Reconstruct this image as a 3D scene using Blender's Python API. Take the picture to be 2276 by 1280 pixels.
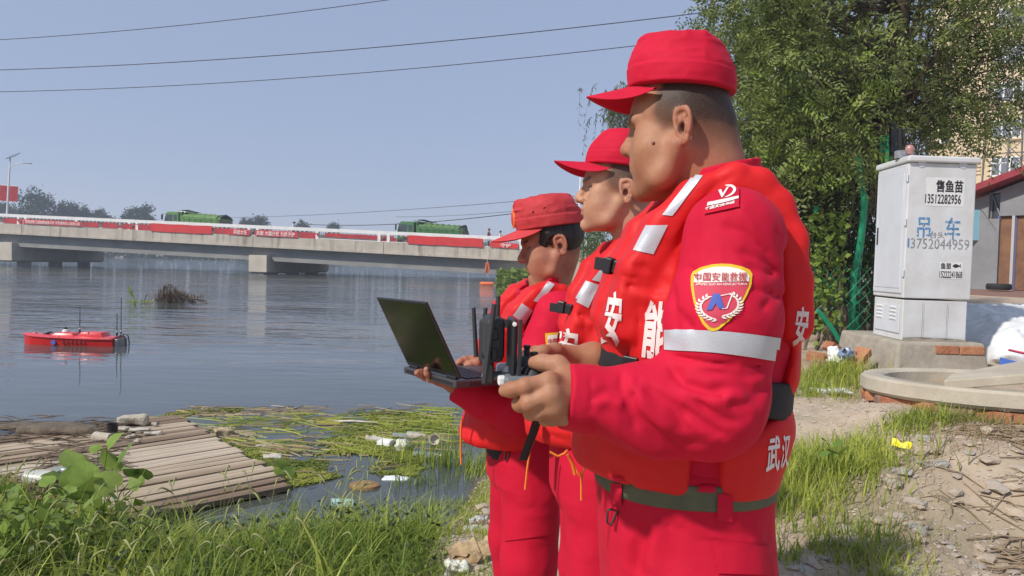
import bpy,bmesh,math,random
import numpy as np
from mathutils import Vector,Matrix
from mathutils.bvhtree import BVHTree
for o in list(bpy.data.objects):
 bpy.data.objects.remove(o)
SC=bpy.context.scene
COL=SC.collection
R=math.radians
rng=np.random.default_rng(7)
random.seed(7)
# ------------------------------------------------------------------ camera
FPX,CX0,CY0=1700.0,1138.0,640.0
CAMZ,PITCH,ROLL=1.65,R(1.99),R(1.4)
_F=Vector((0,math.cos(PITCH),-math.sin(PITCH)))
_U0=Vector((1,0,0)).cross(_F)
_RV=math.cos(ROLL)*Vector((1,0,0))+math.sin(ROLL)*_U0
_UV=-math.sin(ROLL)*Vector((1,0,0))+math.cos(ROLL)*_U0
CAMPOS=Vector((0,0,CAMZ))
cam_data=bpy.data.cameras.new('camera')
cam_data.sensor_width=36
cam_data.lens=FPX/2276*36
cam_data.clip_start=0.05
cam_data.clip_end=6000
cam=bpy.data.objects.new('camera',cam_data)
COL.objects.link(cam)
_m=Matrix((_RV,_UV,-_F)).transposed().to_4x4()
_m.translation=CAMPOS
cam.matrix_world=_m
SC.camera=cam
# ------------------------------------------------------------------ sky and sun
SUN_DIR=Vector((-0.70,-0.52,0.80)).normalized()
SUN_EL=math.asin(SUN_DIR.z)
SUN_AZ=math.atan2(SUN_DIR.x,SUN_DIR.y)
world=bpy.data.worlds.new('World')
SC.world=world
world.use_nodes=True
nt=world.node_tree
bg=nt.nodes['Background']
sky_n=nt.nodes.new('ShaderNodeTexSky')
sky_n.sky_type='NISHITA'
sky_n.sun_disc=False
sky_n.sun_elevation=SUN_EL
sky_n.sun_rotation=SUN_AZ
sky_n.altitude=0
sky_n.air_density=0.8
sky_n.dust_density=1.0
sky_n.ozone_density=5.0
veil=nt.nodes.new('ShaderNodeMix');veil.data_type='RGBA'
veil.inputs[0].default_value=0.74
veil.inputs[7].default_value=(2.42,2.90,4.08,1)
nt.links.new(sky_n.outputs[0],veil.inputs[6])
nt.links.new(veil.outputs[2],bg.inputs[0])
bg.inputs[1].default_value=0.11
sun_d=bpy.data.lights.new('sun','SUN')
sun_d.energy=3.1
sun_d.angle=R(2.2)
sun_d.color=(1.0,0.945,0.86)
sun=bpy.data.objects.new('sun',sun_d)
COL.objects.link(sun)
sun.rotation_euler=(-SUN_DIR).to_track_quat('-Z','Y').to_euler()
sun.location=(-6,-6,12)
SC.view_settings.view_transform='Standard'
SC.view_settings.look='None'
SC.view_settings.gamma=1
SC.view_settings.use_curve_mapping=False
SC.view_settings.exposure=0.46
SC.render.engine='CYCLES'
SC.cycles.use_denoising=True
SC.cycles.max_bounces=8
SC.cycles.transparent_max_bounces=12
SC.cycles.volume_bounces=1
SC.cycles.use_adaptive_sampling=True
SC.cycles.caustics_reflective=False
SC.cycles.caustics_refractive=False
# ------------------------------------------------------------------ picture geometry helpers
def ray(px,py):
 return(_F+_RV*((px-CX0)/FPX)-_UV*((py-CY0)/FPX))
def P(px,py,d):
 """world point seen at photo pixel (px,py) at distance d along +Y"""
 v=ray(px,py)
 return CAMPOS+v*(d/v.y)
def PZ(px,py,z=0.0):
 """world point seen at photo pixel on the level z"""
 v=ray(px,py)
 return CAMPOS+v*((z-CAMZ)/v.z)
 # ------------------------------------------------------------------ object helpers
def tag(o,label=None,cat=None,group=None,kind=None):
 if label:o['label']=label
 if cat:o['category']=cat
 if group:o['group']=group
 if kind:o['kind']=kind
 return o
def empty(name,loc=(0,0,0),rotz=0.0):
 o=bpy.data.objects.new(name,None)
 o.empty_display_size=0.1
 o.location=loc
 o.rotation_euler=(0,0,rotz)
 COL.objects.link(o)
 return o
def link(name,me,mat=None,parent=None,loc=None):
 o=bpy.data.objects.new(name,me)
 if mat is not None and len(me.materials)==0:
  me.materials.append(mat)
 COL.objects.link(o)
 if parent is not None:o.parent=parent
 if loc is not None:o.location=loc
 return o
def fast_mesh(name,V,quads=None,tris=None,smooth=True):
 me=bpy.data.meshes.new(name)
 V=np.asarray(V,dtype=np.float32)
 nq=0 if quads is None else len(quads)
 ntr=0 if tris is None else len(tris)
 loops,starts,totals=[],[],[]
 if nq:
  loops.append(np.asarray(quads,dtype=np.int32).ravel())
  starts.append(np.arange(nq,dtype=np.int32)*4)
  totals.append(np.full(nq,4,dtype=np.int32))
 if ntr:
  loops.append(np.asarray(tris,dtype=np.int32).ravel())
  starts.append(nq*4+np.arange(ntr,dtype=np.int32)*3)
  totals.append(np.full(ntr,3,dtype=np.int32))
 loops=np.concatenate(loops);starts=np.concatenate(starts);totals=np.concatenate(totals)
 me.vertices.add(len(V));me.vertices.foreach_set('co',V.ravel())
 me.loops.add(len(loops));me.loops.foreach_set('vertex_index',loops)
 me.polygons.add(len(starts))
 me.polygons.foreach_set('loop_start',starts)
 me.polygons.foreach_set('loop_total',totals)
 me.polygons.foreach_set('use_smooth',np.full(len(starts),smooth,dtype=bool))
 me.update(calc_edges=True)
 return me
class MB:
 """collects simple shapes and links them as ONE mesh"""
 def __init__(s):
  s.v=[];s.f=[]
 def add(s,verts,faces):
  n=len(s.v)
  s.v+=[tuple(p)for p in verts]
  s.f+=[tuple(i+n for i in f)for f in faces]
  return s
 def box(s,c,size,M=None,taper=1.0):
  hx,hy,hz=size[0]/2,size[1]/2,size[2]/2
  pts=[]
  for z,t in((-hz,1.0),(hz,taper)):
   pts+=[Vector((-hx*t,-hy*t,z)),Vector((hx*t,-hy*t,z)),Vector((hx*t,hy*t,z)),Vector((-hx*t,hy*t,z))]
  if M is not None:pts=[M@p for p in pts]
  c=Vector(c)
  return s.add([p+c for p in pts],[(3,2,1,0),(4,5,6,7),(0,1,5,4),(1,2,6,5),(2,3,7,6),(3,0,4,7)])
 def hexa(s,p):
  return s.add(p,[(3,2,1,0),(4,5,6,7),(0,1,5,4),(1,2,6,5),(2,3,7,6),(3,0,4,7)])
 def tube(s,pts,r,n=8,cap=True,flat=1.0):
  pts=[Vector(p)for p in pts]
  rs=r if isinstance(r,(list,tuple))else[r]*len(pts)
  up=Vector((0,0,1))
  base=len(s.v);prev=None
  for i,p in enumerate(pts):
   a=pts[max(i-1,0)];b=pts[min(i+1,len(pts)-1)]
   t=(b-a).normalized()
   if prev is None:
    u=t.cross(up)
    if u.length<0.05:u=t.cross(Vector((1,0,0)))
   else:
    u=prev-t*prev.dot(t)
    if u.length<1e-4:u=t.cross(Vector((1,0,0)))
   u.normalize();prev=u
   w=t.cross(u)
   for k in range(n):
    a_=2*math.pi*k/n
    s.v.append(tuple(p+u*(math.cos(a_)*rs[i])+w*(math.sin(a_)*rs[i]*flat)))
  for i in range(len(pts)-1):
   for k in range(n):
    k2=(k+1)%n
    s.f.append((base+i*n+k,base+i*n+k2,base+(i+1)*n+k2,base+(i+1)*n+k))
  if cap:
   s.f.append(tuple(base+k for k in range(n))[::-1])
   s.f.append(tuple(base+(len(pts)-1)*n+k for k in range(n)))
  return s
 def lathe(s,prof,c=(0,0,0),n=16,M=None):
  base=len(s.v);c=Vector(c)
  for r,z in prof:
   for k in range(n):
    a=2*math.pi*k/n
    p=Vector((r*math.cos(a),r*math.sin(a),z))
    if M is not None:p=M@p
    s.v.append(tuple(p+c))
  for i in range(len(prof)-1):
   for k in range(n):
    k2=(k+1)%n
    s.f.append((base+i*n+k,base+i*n+k2,base+(i+1)*n+k2,base+(i+1)*n+k))
  s.f.append(tuple(base+k for k in range(n))[::-1])
  s.f.append(tuple(base+(len(prof)-1)*n+k for k in range(n)))
  return s
 def prism(s,poly,ext,c=(0,0,0)):
  """polygon (list of 3D points) extruded by the vector ext"""
  ext=Vector(ext);n=len(poly)
  a=[Vector(p)+Vector(c)for p in poly]
  return s.add(a+[p+ext for p in a],[tuple(range(n))[::-1],tuple(range(n,2*n))]+[(i,(i+1)%n,n+(i+1)%n,n+i)for i in range(n)])
 def build(s,name,mat=None,parent=None,loc=None,bevel=0.0,smooth=False,seg=2):
  me=bpy.data.meshes.new(name)
  me.from_pydata(s.v,[],s.f)
  bm=bmesh.new();bm.from_mesh(me)
  bmesh.ops.recalc_face_normals(bm,faces=bm.faces)
  if bevel>0:
   es=[e for e in bm.edges if len(e.link_faces)==2 and e.calc_face_angle(0)>0.6]
   bmesh.ops.bevel(bm,geom=es,offset=bevel,segments=seg,affect='EDGES',profile=0.5)
  bm.to_mesh(me);bm.free()
  if smooth:
   me.polygons.foreach_set('use_smooth',np.ones(len(me.polygons),dtype=bool))
   try:me.set_sharp_from_angle(angle=R(40))
   except Exception:pass
  me.update()
  return link(name,me,mat,parent,loc)
def copy_tree(o,parent=None):
 c=o.copy();COL.objects.link(c)
 if parent is not None:c.parent=parent
 for ch in[x for x in o.children]:
  copy_tree(ch,c)
 return c
 # ------------------------------------------------------------------ materials
def lin(r,g,b):
 f=lambda c:((c/255)/12.92)if c<=10 else(((c/255)+0.055)/1.055)**2.4
 return(f(r),f(g),f(b),1)
def mat(name,col,rough=0.6,var=0.0,vscale=6.0,col2=None,bump=0.0,bscale=60.0,metal=0.0,spec=0.5,sss=0.0,trans=0.0,coat=0.0,detail=6,twoside=None,stretch=None):
 """Principled material with a noise between two base colours and a noise bump"""
 m=bpy.data.materials.new(name);m.use_nodes=True
 t=m.node_tree;b=t.nodes['Principled BSDF']
 col=tuple(col[:3])+(1,)
 b.inputs['Base Color'].default_value=col
 b.inputs['Roughness'].default_value=rough
 b.inputs['Metallic'].default_value=metal
 b.inputs['Specular IOR Level'].default_value=spec
 if coat:b.inputs['Coat Weight'].default_value=coat
 if trans:b.inputs['Transmission Weight'].default_value=trans
 if sss:
  b.inputs['Subsurface Weight'].default_value=sss
  b.inputs['Subsurface Radius'].default_value=(0.009,0.0035,0.0018)
  b.inputs['Subsurface Scale'].default_value=1.0
 tc=t.nodes.new('ShaderNodeTexCoord')
 src=tc.outputs['Object']
 if stretch:
  mp=t.nodes.new('ShaderNodeMapping');mp.inputs['Scale'].default_value=stretch
  t.links.new(src,mp.inputs[0]);src=mp.outputs[0]
 if var or col2:
  n=t.nodes.new('ShaderNodeTexNoise');n.inputs['Scale'].default_value=vscale
  n.inputs['Detail'].default_value=detail;n.inputs['Roughness'].default_value=0.62
  t.links.new(src,n.inputs['Vector'])
  rp=t.nodes.new('ShaderNodeValToRGB')
  c2=tuple(col2[:3])+(1,)if col2 else tuple(c*(1-var)for c in col[:3])+(1,)
  c1=col if col2 else tuple(min(1,c*(1+var*0.6))for c in col[:3])+(1,)
  rp.color_ramp.elements[0].position=0.36;rp.color_ramp.elements[0].color=c2
  rp.color_ramp.elements[1].position=0.64;rp.color_ramp.elements[1].color=c1
  t.links.new(n.outputs['Fac'],rp.inputs[0]);t.links.new(rp.outputs[0],b.inputs['Base Color'])
 if bump:
  n2=t.nodes.new('ShaderNodeTexNoise');n2.inputs['Scale'].default_value=bscale
  n2.inputs['Detail'].default_value=5
  t.links.new(src,n2.inputs['Vector'])
  bp=t.nodes.new('ShaderNodeBump');bp.inputs['Strength'].default_value=bump
  bp.inputs['Distance'].default_value=0.01
  t.links.new(n2.outputs['Fac'],bp.inputs['Height']);t.links.new(bp.outputs[0],b.inputs['Normal'])
 return m
def leaf_mat(name,c1,c2,rough=0.5,trans=0.35,attr=None):
 """foliage: diffuse + translucent, colour varied per leaf by the mesh attribute 'tint'"""
 m=bpy.data.materials.new(name);m.use_nodes=True
 t=m.node_tree;b=t.nodes['Principled BSDF'];out=t.nodes['Material Output']
 b.inputs['Roughness'].default_value=rough
 b.inputs['Specular IOR Level'].default_value=0.35
 at=t.nodes.new('ShaderNodeAttribute');at.attribute_name='tint'
 mx=t.nodes.new('ShaderNodeMix');mx.data_type='RGBA'
 mx.inputs[6].default_value=tuple(c1[:3])+(1,);mx.inputs[7].default_value=tuple(c2[:3])+(1,)
 t.links.new(at.outputs['Fac'],mx.inputs[0])
 t.links.new(mx.outputs[2],b.inputs['Base Color'])
 tr=t.nodes.new('ShaderNodeBsdfTranslucent')
 t.links.new(mx.outputs[2],tr.inputs['Color'])
 ms=t.nodes.new('ShaderNodeMixShader');ms.inputs[0].default_value=trans
 t.links.new(b.outputs[0],ms.inputs[1]);t.links.new(tr.outputs[0],ms.inputs[2])
 t.links.new(ms.outputs[0],out.inputs['Surface'])
 return m
def set_tint(me,vals,name='tint'):
 a=me.attributes.new(name,'FLOAT','POINT')
 a.data.foreach_set('value',np.asarray(vals,dtype=np.float32))
 # ------------------------------------------------------------------ numpy noise
def _h3(i,j,k,seed):
 n=(i.astype(np.int64)*73856093)^(j.astype(np.int64)*19349663)^(k.astype(np.int64)*83492791)^(seed*2654435761)
 n=(n^(n>>13))*1274126177
 n=n^(n>>16)
 return(n&0xffff).astype(np.float32)/32767.5-1.0
def vnoise(X,scale=1.0,seed=0):
 X=np.asarray(X,dtype=np.float64)*scale
 I=np.floor(X).astype(np.int64);Fr=(X-I).astype(np.float32)
 U=Fr*Fr*Fr*(Fr*(Fr*6-15)+10)
 i,j,k=I[:,0],I[:,1],I[:,2]
 u,v,w=U[:,0],U[:,1],U[:,2]
 c={}
 for a in(0,1):
  for b in(0,1):
   for d in(0,1):
    c[a,b,d]=_h3(i+a,j+b,k+d,seed)
 x00=c[0,0,0]*(1-u)+c[1,0,0]*u;x10=c[0,1,0]*(1-u)+c[1,1,0]*u
 x01=c[0,0,1]*(1-u)+c[1,0,1]*u;x11=c[0,1,1]*(1-u)+c[1,1,1]*u
 return(x00*(1-v)+x10*v)*(1-w)+(x01*(1-v)+x11*v)*w
def fbm(X,scale=1.0,octs=4,seed=0,gain=0.5):
 s=0;a=1.0
 for o in range(octs):
  s=s+a*vnoise(X,scale,seed+o*17);scale*=2.03;a*=gain
 return s
def sstep(a,b,x):
 t=np.clip((x-a)/(b-a),0,1)
 return t*t*(3-2*t)
 # ------------------------------------------------------------------ implicit surfaces
def A(*p):
 return np.array(p,dtype=np.float64)
def smin(a,b,k):
 h=np.clip(0.5+0.5*(b-a)/k,0,1)
 return b*(1-h)+a*h-k*h*(1-h)
def smax(a,b,k):
 return-smin(-a,-b,k)
def sph(X,c,r):
 return np.sqrt(((X-np.asarray(c))**2).sum(1))-r
def ell(X,c,r,M=None):
 Q=X-np.asarray(c)
 if M is not None:Q=Q@np.asarray(M)
 r=np.asarray(r,dtype=np.float64)
 k0=np.sqrt(((Q/r)**2).sum(1));k1=np.sqrt(((Q/(r*r))**2).sum(1))+1e-9
 return np.where(k0<1e-6,-r.min(),k0*(k0-1)/k1)
def cone(X,a,b,ra,rb):
 a=np.asarray(a,dtype=np.float64);b=np.asarray(b,dtype=np.float64)
 ba=b-a;L2=(ba*ba).sum()
 t=np.clip(((X-a)@ba)/L2,0,1)
 D=X-a-t[:,None]*ba
 return np.sqrt((D*D).sum(1))-(ra+(rb-ra)*t)
def chain(X,pts,rs,k=0.012):
 d=None
 for i in range(len(pts)-1):
  c=cone(X,pts[i],pts[i+1],rs[i],rs[i+1])
  d=c if d is None else smin(d,c,k)
 return d
def rbox(X,c,h,r,M=None):
 Q=X-np.asarray(c)
 if M is not None:Q=Q@np.asarray(M)
 q=np.abs(Q)-(np.asarray(h)-r)
 return np.sqrt((np.maximum(q,0)**2).sum(1))+np.minimum(q.max(1),0)-r
def seg_dist(X,a,b):
 a=np.asarray(a,dtype=np.float64);ba=np.asarray(b)-a;L2=(ba*ba).sum()+1e-12
 t=np.clip(((X-a)@ba)/L2,0,1)
 D=X-a-t[:,None]*ba
 return np.sqrt((D*D).sum(1)),t
def loft(X,T):
 """upright body: rows (z, cx, a_front, a_back, b, power)"""
 T=np.asarray(T,dtype=np.float64);z=X[:,2]
 g=lambda i:np.interp(z,T[:,0],T[:,i])
 dx=X[:,0]-g(1)
 a=np.where(dx>0,g(2),g(3));b=g(4);n=g(5)
 q=((np.abs(dx)/a)**n+(np.abs(X[:,1])/b)**n)**(1/n)
 gx=(np.abs(dx)/a)**(n-1)/a;gy=(np.abs(X[:,1])/b)**(n-1)/b
 gr=np.sqrt(gx*gx+gy*gy)/np.maximum(q,1e-3)**(n-1)+1e-6
 d=(q-1)/np.maximum(gr,0.6/np.maximum(a,b))
 e=np.maximum(z-T[-1,0],T[0,0]-z)
 return smax(d,e,0.02)
def surfnet(f,lo,hi,h,margin=0.012,s=6):
 lo=np.asarray(lo,dtype=np.float64);hi=np.asarray(hi,dtype=np.float64)
 n=np.ceil((hi-lo)/h/s).astype(int)*s+s
 nc=n//s
 ax=[lo[i]+(np.arange(nc[i])*s+(s-1)/2)*h for i in range(3)]
 G=np.stack(np.meshgrid(*ax,indexing='ij'),-1).reshape(-1,3)
 cv=np.concatenate([f(G[i:i+200000])for i in range(0,len(G),200000)])
 cm=np.abs(cv)<s*h*0.87*1.45+margin
 V=np.repeat(np.repeat(np.repeat(cv.reshape(nc),s,0),s,1),s,2).astype(np.float32)
 idx=np.argwhere(cm.reshape(nc))
 off=np.stack(np.meshgrid(*[np.arange(s)]*3,indexing='ij'),-1).reshape(-1,3)
 for i in range(0,len(idx),1200):
  I=(idx[i:i+1200,None,:]*s+off[None]).reshape(-1,3)
  V[I[:,0],I[:,1],I[:,2]]=f(lo+I*h)
 S=V<0
 m=S[:-1,:-1,:-1]
 allc=[S[a:n[0]-1+a,b:n[1]-1+b,c:n[2]-1+c]for a in(0,1)for b in(0,1)for c in(0,1)]
 cnt=sum(x.astype(np.int8)for x in allc)
 act=(cnt>0)&(cnt<8)
 C=np.argwhere(act)
 vid=np.full(act.shape,-1,dtype=np.int64);vid[act]=np.arange(len(C))
 corner=np.array([(a,b,c)for a in(0,1)for b in(0,1)for c in(0,1)])
 val=np.stack([V[C[:,0]+a,C[:,1]+b,C[:,2]+c]for a,b,c in corner],1)
 acc=np.zeros((len(C),3));num=np.zeros(len(C))
 for p in range(8):
  for q in range(p+1,8):
   if np.abs(corner[p]-corner[q]).sum()!=1:continue
   cr=(val[:,p]<0)!=(val[:,q]<0)
   t=np.where(cr,val[:,p]/np.where(cr,val[:,p]-val[:,q],1),0)
   pt=corner[p]+t[:,None]*(corner[q]-corner[p])
   acc+=pt*cr[:,None];num+=cr
 pos=lo+(C+acc/num[:,None])*h
 quads=[]
 for axis in range(3):
  a1,a2=(axis+1)%3,(axis+2)%3
  sl0=[slice(None)]*3;sl1=[slice(None)]*3
  sl0[axis]=slice(0,-1);sl1[axis]=slice(1,None)
  s0,s1=S[tuple(sl0)],S[tuple(sl1)]
  E=np.argwhere(s0!=s1)
  E=E[(E[:,a1]>0)&(E[:,a2]>0)&(E[:,a1]<n[a1]-1)&(E[:,a2]<n[a2]-1)]
  flip=s0[E[:,0],E[:,1],E[:,2]]
  def cell(d1,d2):
   K=E.copy();K[:,a1]-=d1;K[:,a2]-=d2
   return vid[K[:,0],K[:,1],K[:,2]]
  q=np.stack([cell(1,1),cell(0,1),cell(0,0),cell(1,0)],1)
  q[~flip]=q[~flip][:,::-1]
  quads.append(q)
 Q=np.concatenate(quads)
 return pos,Q[(Q>=0).all(1)]
def bvh_of(V,Q):
 return BVHTree.FromPolygons([Vector(v)for v in V],[tuple(int(i)for i in q)for q in Q])
def bvh_obj(*obs):
 """ray-cast tree, in world space, of objects whose parents are plain empties"""
 VV,FF=[],[]
 for o in obs:
  M=Matrix.Identity(4);p=o
  while p is not None:
   M=Matrix.LocRotScale(p.location,p.rotation_euler,p.scale)@M;p=p.parent
  n=len(VV)
  VV+=[M@v.co for v in o.data.vertices]
  FF+=[tuple(i+n for i in q.vertices)for q in o.data.polygons]
 return BVHTree.FromPolygons(VV,FF)
 # ================================================================== land, water, air
def w2(px,py,z=0.0):
 p=PZ(px,py,z);return(p.x,p.y)
SHORE=[(-60,5.4),(-9,5.3)]+[w2(*p)for p in((-260,1120),(0,1120),(90,1150),(200,1205),(420,1225),(640,1215),(770,1195),(870,1195),(925,1190),(958,1165),(985,1125),(1040,1062),(1085,992),(1112,900),(1118,800),(1108,720),(1098,665))]+[(-1.2,52),(-0.6,62),(1.5,90),(6,150),(10,205),(14,240)]
FARSHORE=[(14,240),(-60,250),(-160,242),(-320,226),(-900,200)]
def shore_dist(x,y,line):
 X=np.stack([x,y],1);best=np.full(len(x),1e9);sgn=np.ones(len(x))
 for(a,b)in zip(line[:-1],line[1:]):
  a=np.array(a);b=np.array(b);ba=b-a
  t=np.clip(((X-a)@ba)/(ba@ba),0,1)
  D=X-a-t[:,None]*ba;d=np.sqrt((D*D).sum(1))
  cr=ba[0]*(X[:,1]-a[1])-ba[1]*(X[:,0]-a[0])
  m=d<best-1e-9
  best=np.where(m,d,best);sgn=np.where(m,np.sign(cr),sgn)
 return best*-sgn
def ctrl(px,py,d):p=P(px,py,d);return(p.x,p.y,p.z)
CTRL=[(0.33,1.35,.25),(.33,2.1,.27),(.08,2.62,.16),(0,0,.25),(-1.5,2.2,.22),(-3,3.0,.22),(-1.6,3.6,.17),(-3,4.2,.16),(-6,3.5,.25),(-6,0,.4),(-.3,3.6,.20),(-.2,4.6,.14),ctrl(2000,1280,2.75),ctrl(1760,1280,2.6),ctrl(2276,1280,2.9),ctrl(1800,1000,4.2),ctrl(2276,1000,4.0),ctrl(2050,920,4.75),ctrl(1900,885,5.15),ctrl(2270,905,4.45),ctrl(1890,815,5.9),ctrl(2020,884,4.5),ctrl(2225,862,4.75),ctrl(2290,850,5.3),ctrl(2150,940,3.95),ctrl(2276,940,3.8),ctrl(2000,960,4.0),ctrl(2190,815,5.75),ctrl(1800,800,6.6),ctrl(2200,702,9.5),ctrl(2250,655,16.0),(4,24,1.20),(7.5,24,1.25),(12,26,1.25),(20,20,1.4),(2.0,10,1.05),(6,8,1.15),(3.2,3.0,.72),(5,2,.9),(4,-1,.7),(.8,8,.55),(.6,14,.5),(1.0,30,.6),(3,45,1.0),(8,70,3.0),(25,60,2.6),(40,40,1.5),(60,100,2.0),(15,140,2.0),(100,20,1.5),(0,-20,.8),(-40,-30,1.0),(50,-60,1.2)]
def land_base(x,y):
 w=0;s=0
 for(cx,cy,cz)in CTRL:
  k=1/((x-cx)**2+(y-cy)**2+0.03)**1.6
  w=w+k;s=s+k*cz
 return s/w
def land_h(x,y,rough=True):
 x=np.asarray(x,dtype=np.float64).ravel();y=np.asarray(y,dtype=np.float64).ravel()
 d=shore_dist(x,y,SHORE)
 df=shore_dist(x,y,FARSHORE)
 far=(y>150)&(df<1e8)
 D=np.where(y>120,np.maximum(d,np.where(df>-400,df,-400)),d)
 base=land_base(x,y)
 far_h=1.6+0*x
 base=np.where((y>120)&(df>d),far_h,base)
 wdt=np.clip(0.45+0.06*np.hypot(x,y),.45,4)
 z=base*sstep(-.03,1.0,D/wdt)-0.02-0.5*sstep(0.0,-1.6,D/wdt)
 if rough:
  Q=np.stack([x,y,0*x],1);near=np.exp(-np.hypot(x,y)/14)
  n=fbm(Q,1.3,3,4)*.022+fbm(Q,6.0,3,9)*.012
  lump=np.clip(vnoise(Q,11,31),0,1)*.016
  z=z+(n+lump)*np.clip(near*1.6,0,1)*sstep(-.4,.6,D)
 return z
def land_z(x,y):
 return float(land_h(np.array([x]),np.array([y]))[0])
def axis_steps(lo,hi,fine_lo,fine_hi,step,g=1.10):
 a=list(np.arange(fine_lo,fine_hi+step/2,step))
 s=step;v=fine_hi
 while v<hi:s*=g;v+=s;a.append(v)
 s=step;v=fine_lo;b=[]
 while v>lo:s*=g;v-=s;b.append(v)
 return np.array(b[::-1]+a)
gx=np.clip(axis_steps(-760,680,-3.6,3.6,.040),-760,680);gy=np.clip(axis_steps(-28,975,.9,8.0,.040),-28,975)
XX,YY=np.meshgrid(gx,gy,indexing='ij')
ZZ=land_h(XX.ravel(),YY.ravel())
nxg,nyg=XX.shape
ii=np.arange(nxg*nyg).reshape(nxg,nyg)
quads=np.stack([ii[:-1,:-1],ii[1:,:-1],ii[1:,1:],ii[:-1,1:]],-1).reshape(-1,4)
me=fast_mesh('ground',np.stack([XX.ravel(),YY.ravel(),ZZ],1),quads)
M_SOIL=mat('dry_soil',(0.50,0.40,0.305),rough=.95,col2=(0.36,0.28,0.20),vscale=3.2,bump=.9,bscale=28,spec=.15,detail=9)
t=M_SOIL.node_tree;b=t.nodes['Principled BSDF']
# damp, darker earth low down by the water and a green-brown cast inland: mixed by height and by a second noise
geo=t.nodes.new('ShaderNodeNewGeometry');sp=t.nodes.new('ShaderNodeSeparateXYZ');t.links.new(geo.outputs['Position'],sp.inputs[0])
mr=t.nodes.new('ShaderNodeMapRange');mr.inputs[1].default_value=.0;mr.inputs[2].default_value=.13;t.links.new(sp.outputs['Z'],mr.inputs[0])
mx=t.nodes.new('ShaderNodeMix');mx.data_type='RGBA';mx.inputs[6].default_value=(.10,.085,.06,1)
src=b.inputs['Base Color'].links[0].from_socket
n3=t.nodes.new('ShaderNodeTexNoise');n3.inputs['Scale'].default_value=.9;n3.inputs['Detail'].default_value=8
tc=[n for n in t.nodes if n.type=='TEX_COORD'][0];t.links.new(tc.outputs['Object'],n3.inputs['Vector'])
r3_=t.nodes.new('ShaderNodeMapRange');r3_.inputs[1].default_value=.5;r3_.inputs[2].default_value=.72;r3_.inputs[4].default_value=.55;t.links.new(n3.outputs['Fac'],r3_.inputs[0])
mg=t.nodes.new('ShaderNodeMix');mg.data_type='RGBA';mg.inputs[7].default_value=(.19,.175,.09,1)
t.links.new(r3_.outputs[0],mg.inputs[0]);t.links.new(src,mg.inputs[6])
t.links.new(mr.outputs[0],mx.inputs[0]);t.links.new(mg.outputs[2],mx.inputs[7]);t.links.new(mx.outputs[2],b.inputs['Base Color'])
ground=tag(link('ground',me,M_SOIL),kind='structure')
# river
def water_mat():
 m=bpy.data.materials.new('river_water');m.use_nodes=True
 t=m.node_tree;b=t.nodes['Principled BSDF']
 b.inputs['Base Color'].default_value=(0.070,0.078,0.072,1)
 b.inputs['Roughness'].default_value=.035;b.inputs['IOR'].default_value=1.333
 b.inputs['Specular IOR Level'].default_value=.5
 geo=t.nodes.new('ShaderNodeNewGeometry')
 def layer(scale,stretch,detail,rot=0.0):
  mp=t.nodes.new('ShaderNodeMapping');mp.inputs['Scale'].default_value=stretch;mp.inputs['Rotation'].default_value=(0,0,rot)
  n=t.nodes.new('ShaderNodeTexNoise');n.inputs['Scale'].default_value=scale;n.inputs['Detail'].default_value=detail;n.inputs['Roughness'].default_value=.5
  t.links.new(geo.outputs['Position'],mp.inputs[0]);t.links.new(mp.outputs[0],n.inputs['Vector']);return n.outputs['Fac']
 def mth(op,a,b_):
  x=t.nodes.new('ShaderNodeMath');x.operation=op
  for s,v in((x.inputs[0],a),(x.inputs[1],b_)):
   if isinstance(v,(int,float)):s.default_value=v
   else:t.links.new(v,s)
  return x.outputs[0]
 big=layer(.9,(.45,1.3,1),3,.15);mid=layer(2.6,(.35,1.25,1),3,-.08);fine=layer(9,(.6,1.2,1),2,.1)
 patch=layer(.11,(1,1.6,1),2)
 pr=t.nodes.new('ShaderNodeMapRange');pr.inputs[1].default_value=.40;pr.inputs[2].default_value=.62;pr.inputs[3].default_value=.35;pr.inputs[4].default_value=1.0
 t.links.new(patch,pr.inputs[0])
 sp=t.nodes.new('ShaderNodeSeparateXYZ');t.links.new(geo.outputs['Position'],sp.inputs[0])
 # the sheltered water by the bank is calmer than the open river
 cr=t.nodes.new('ShaderNodeMapRange');cr.inputs[1].default_value=10;cr.inputs[2].default_value=30;cr.inputs[3].default_value=.07;cr.inputs[4].default_value=1.0
 t.links.new(sp.outputs['Y'],cr.inputs[0])
 h=mth('ADD',mth('MULTIPLY',big,.24),mth('ADD',mth('MULTIPLY',mid,.13),mth('MULTIPLY',fine,.012)))
 h=mth('MULTIPLY',h,mth('MULTIPLY',pr.outputs[0],cr.outputs[0]))
 bp=t.nodes.new('ShaderNodeBump');bp.inputs['Strength'].default_value=1.0;bp.inputs['Distance'].default_value=1.0
 t.links.new(h,bp.inputs['Height']);t.links.new(bp.outputs[0],b.inputs['Normal'])
 return m
wx=np.array([-750,-400,-60,-20,0,40,400.0]);wy=np.array([2.0,6,12,40,120,240,700.0])
V=[(x,y,0.0)for x in wx for y in wy];nw=len(wy)
F=[(i*nw+j,(i+1)*nw+j,(i+1)*nw+j+1,i*nw+j+1)for i in range(len(wx)-1)for j in range(nw-1)]
me=bpy.data.meshes.new('river');me.from_pydata(V,[],F)
tag(link('river',me,water_mat()),kind='structure')
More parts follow.
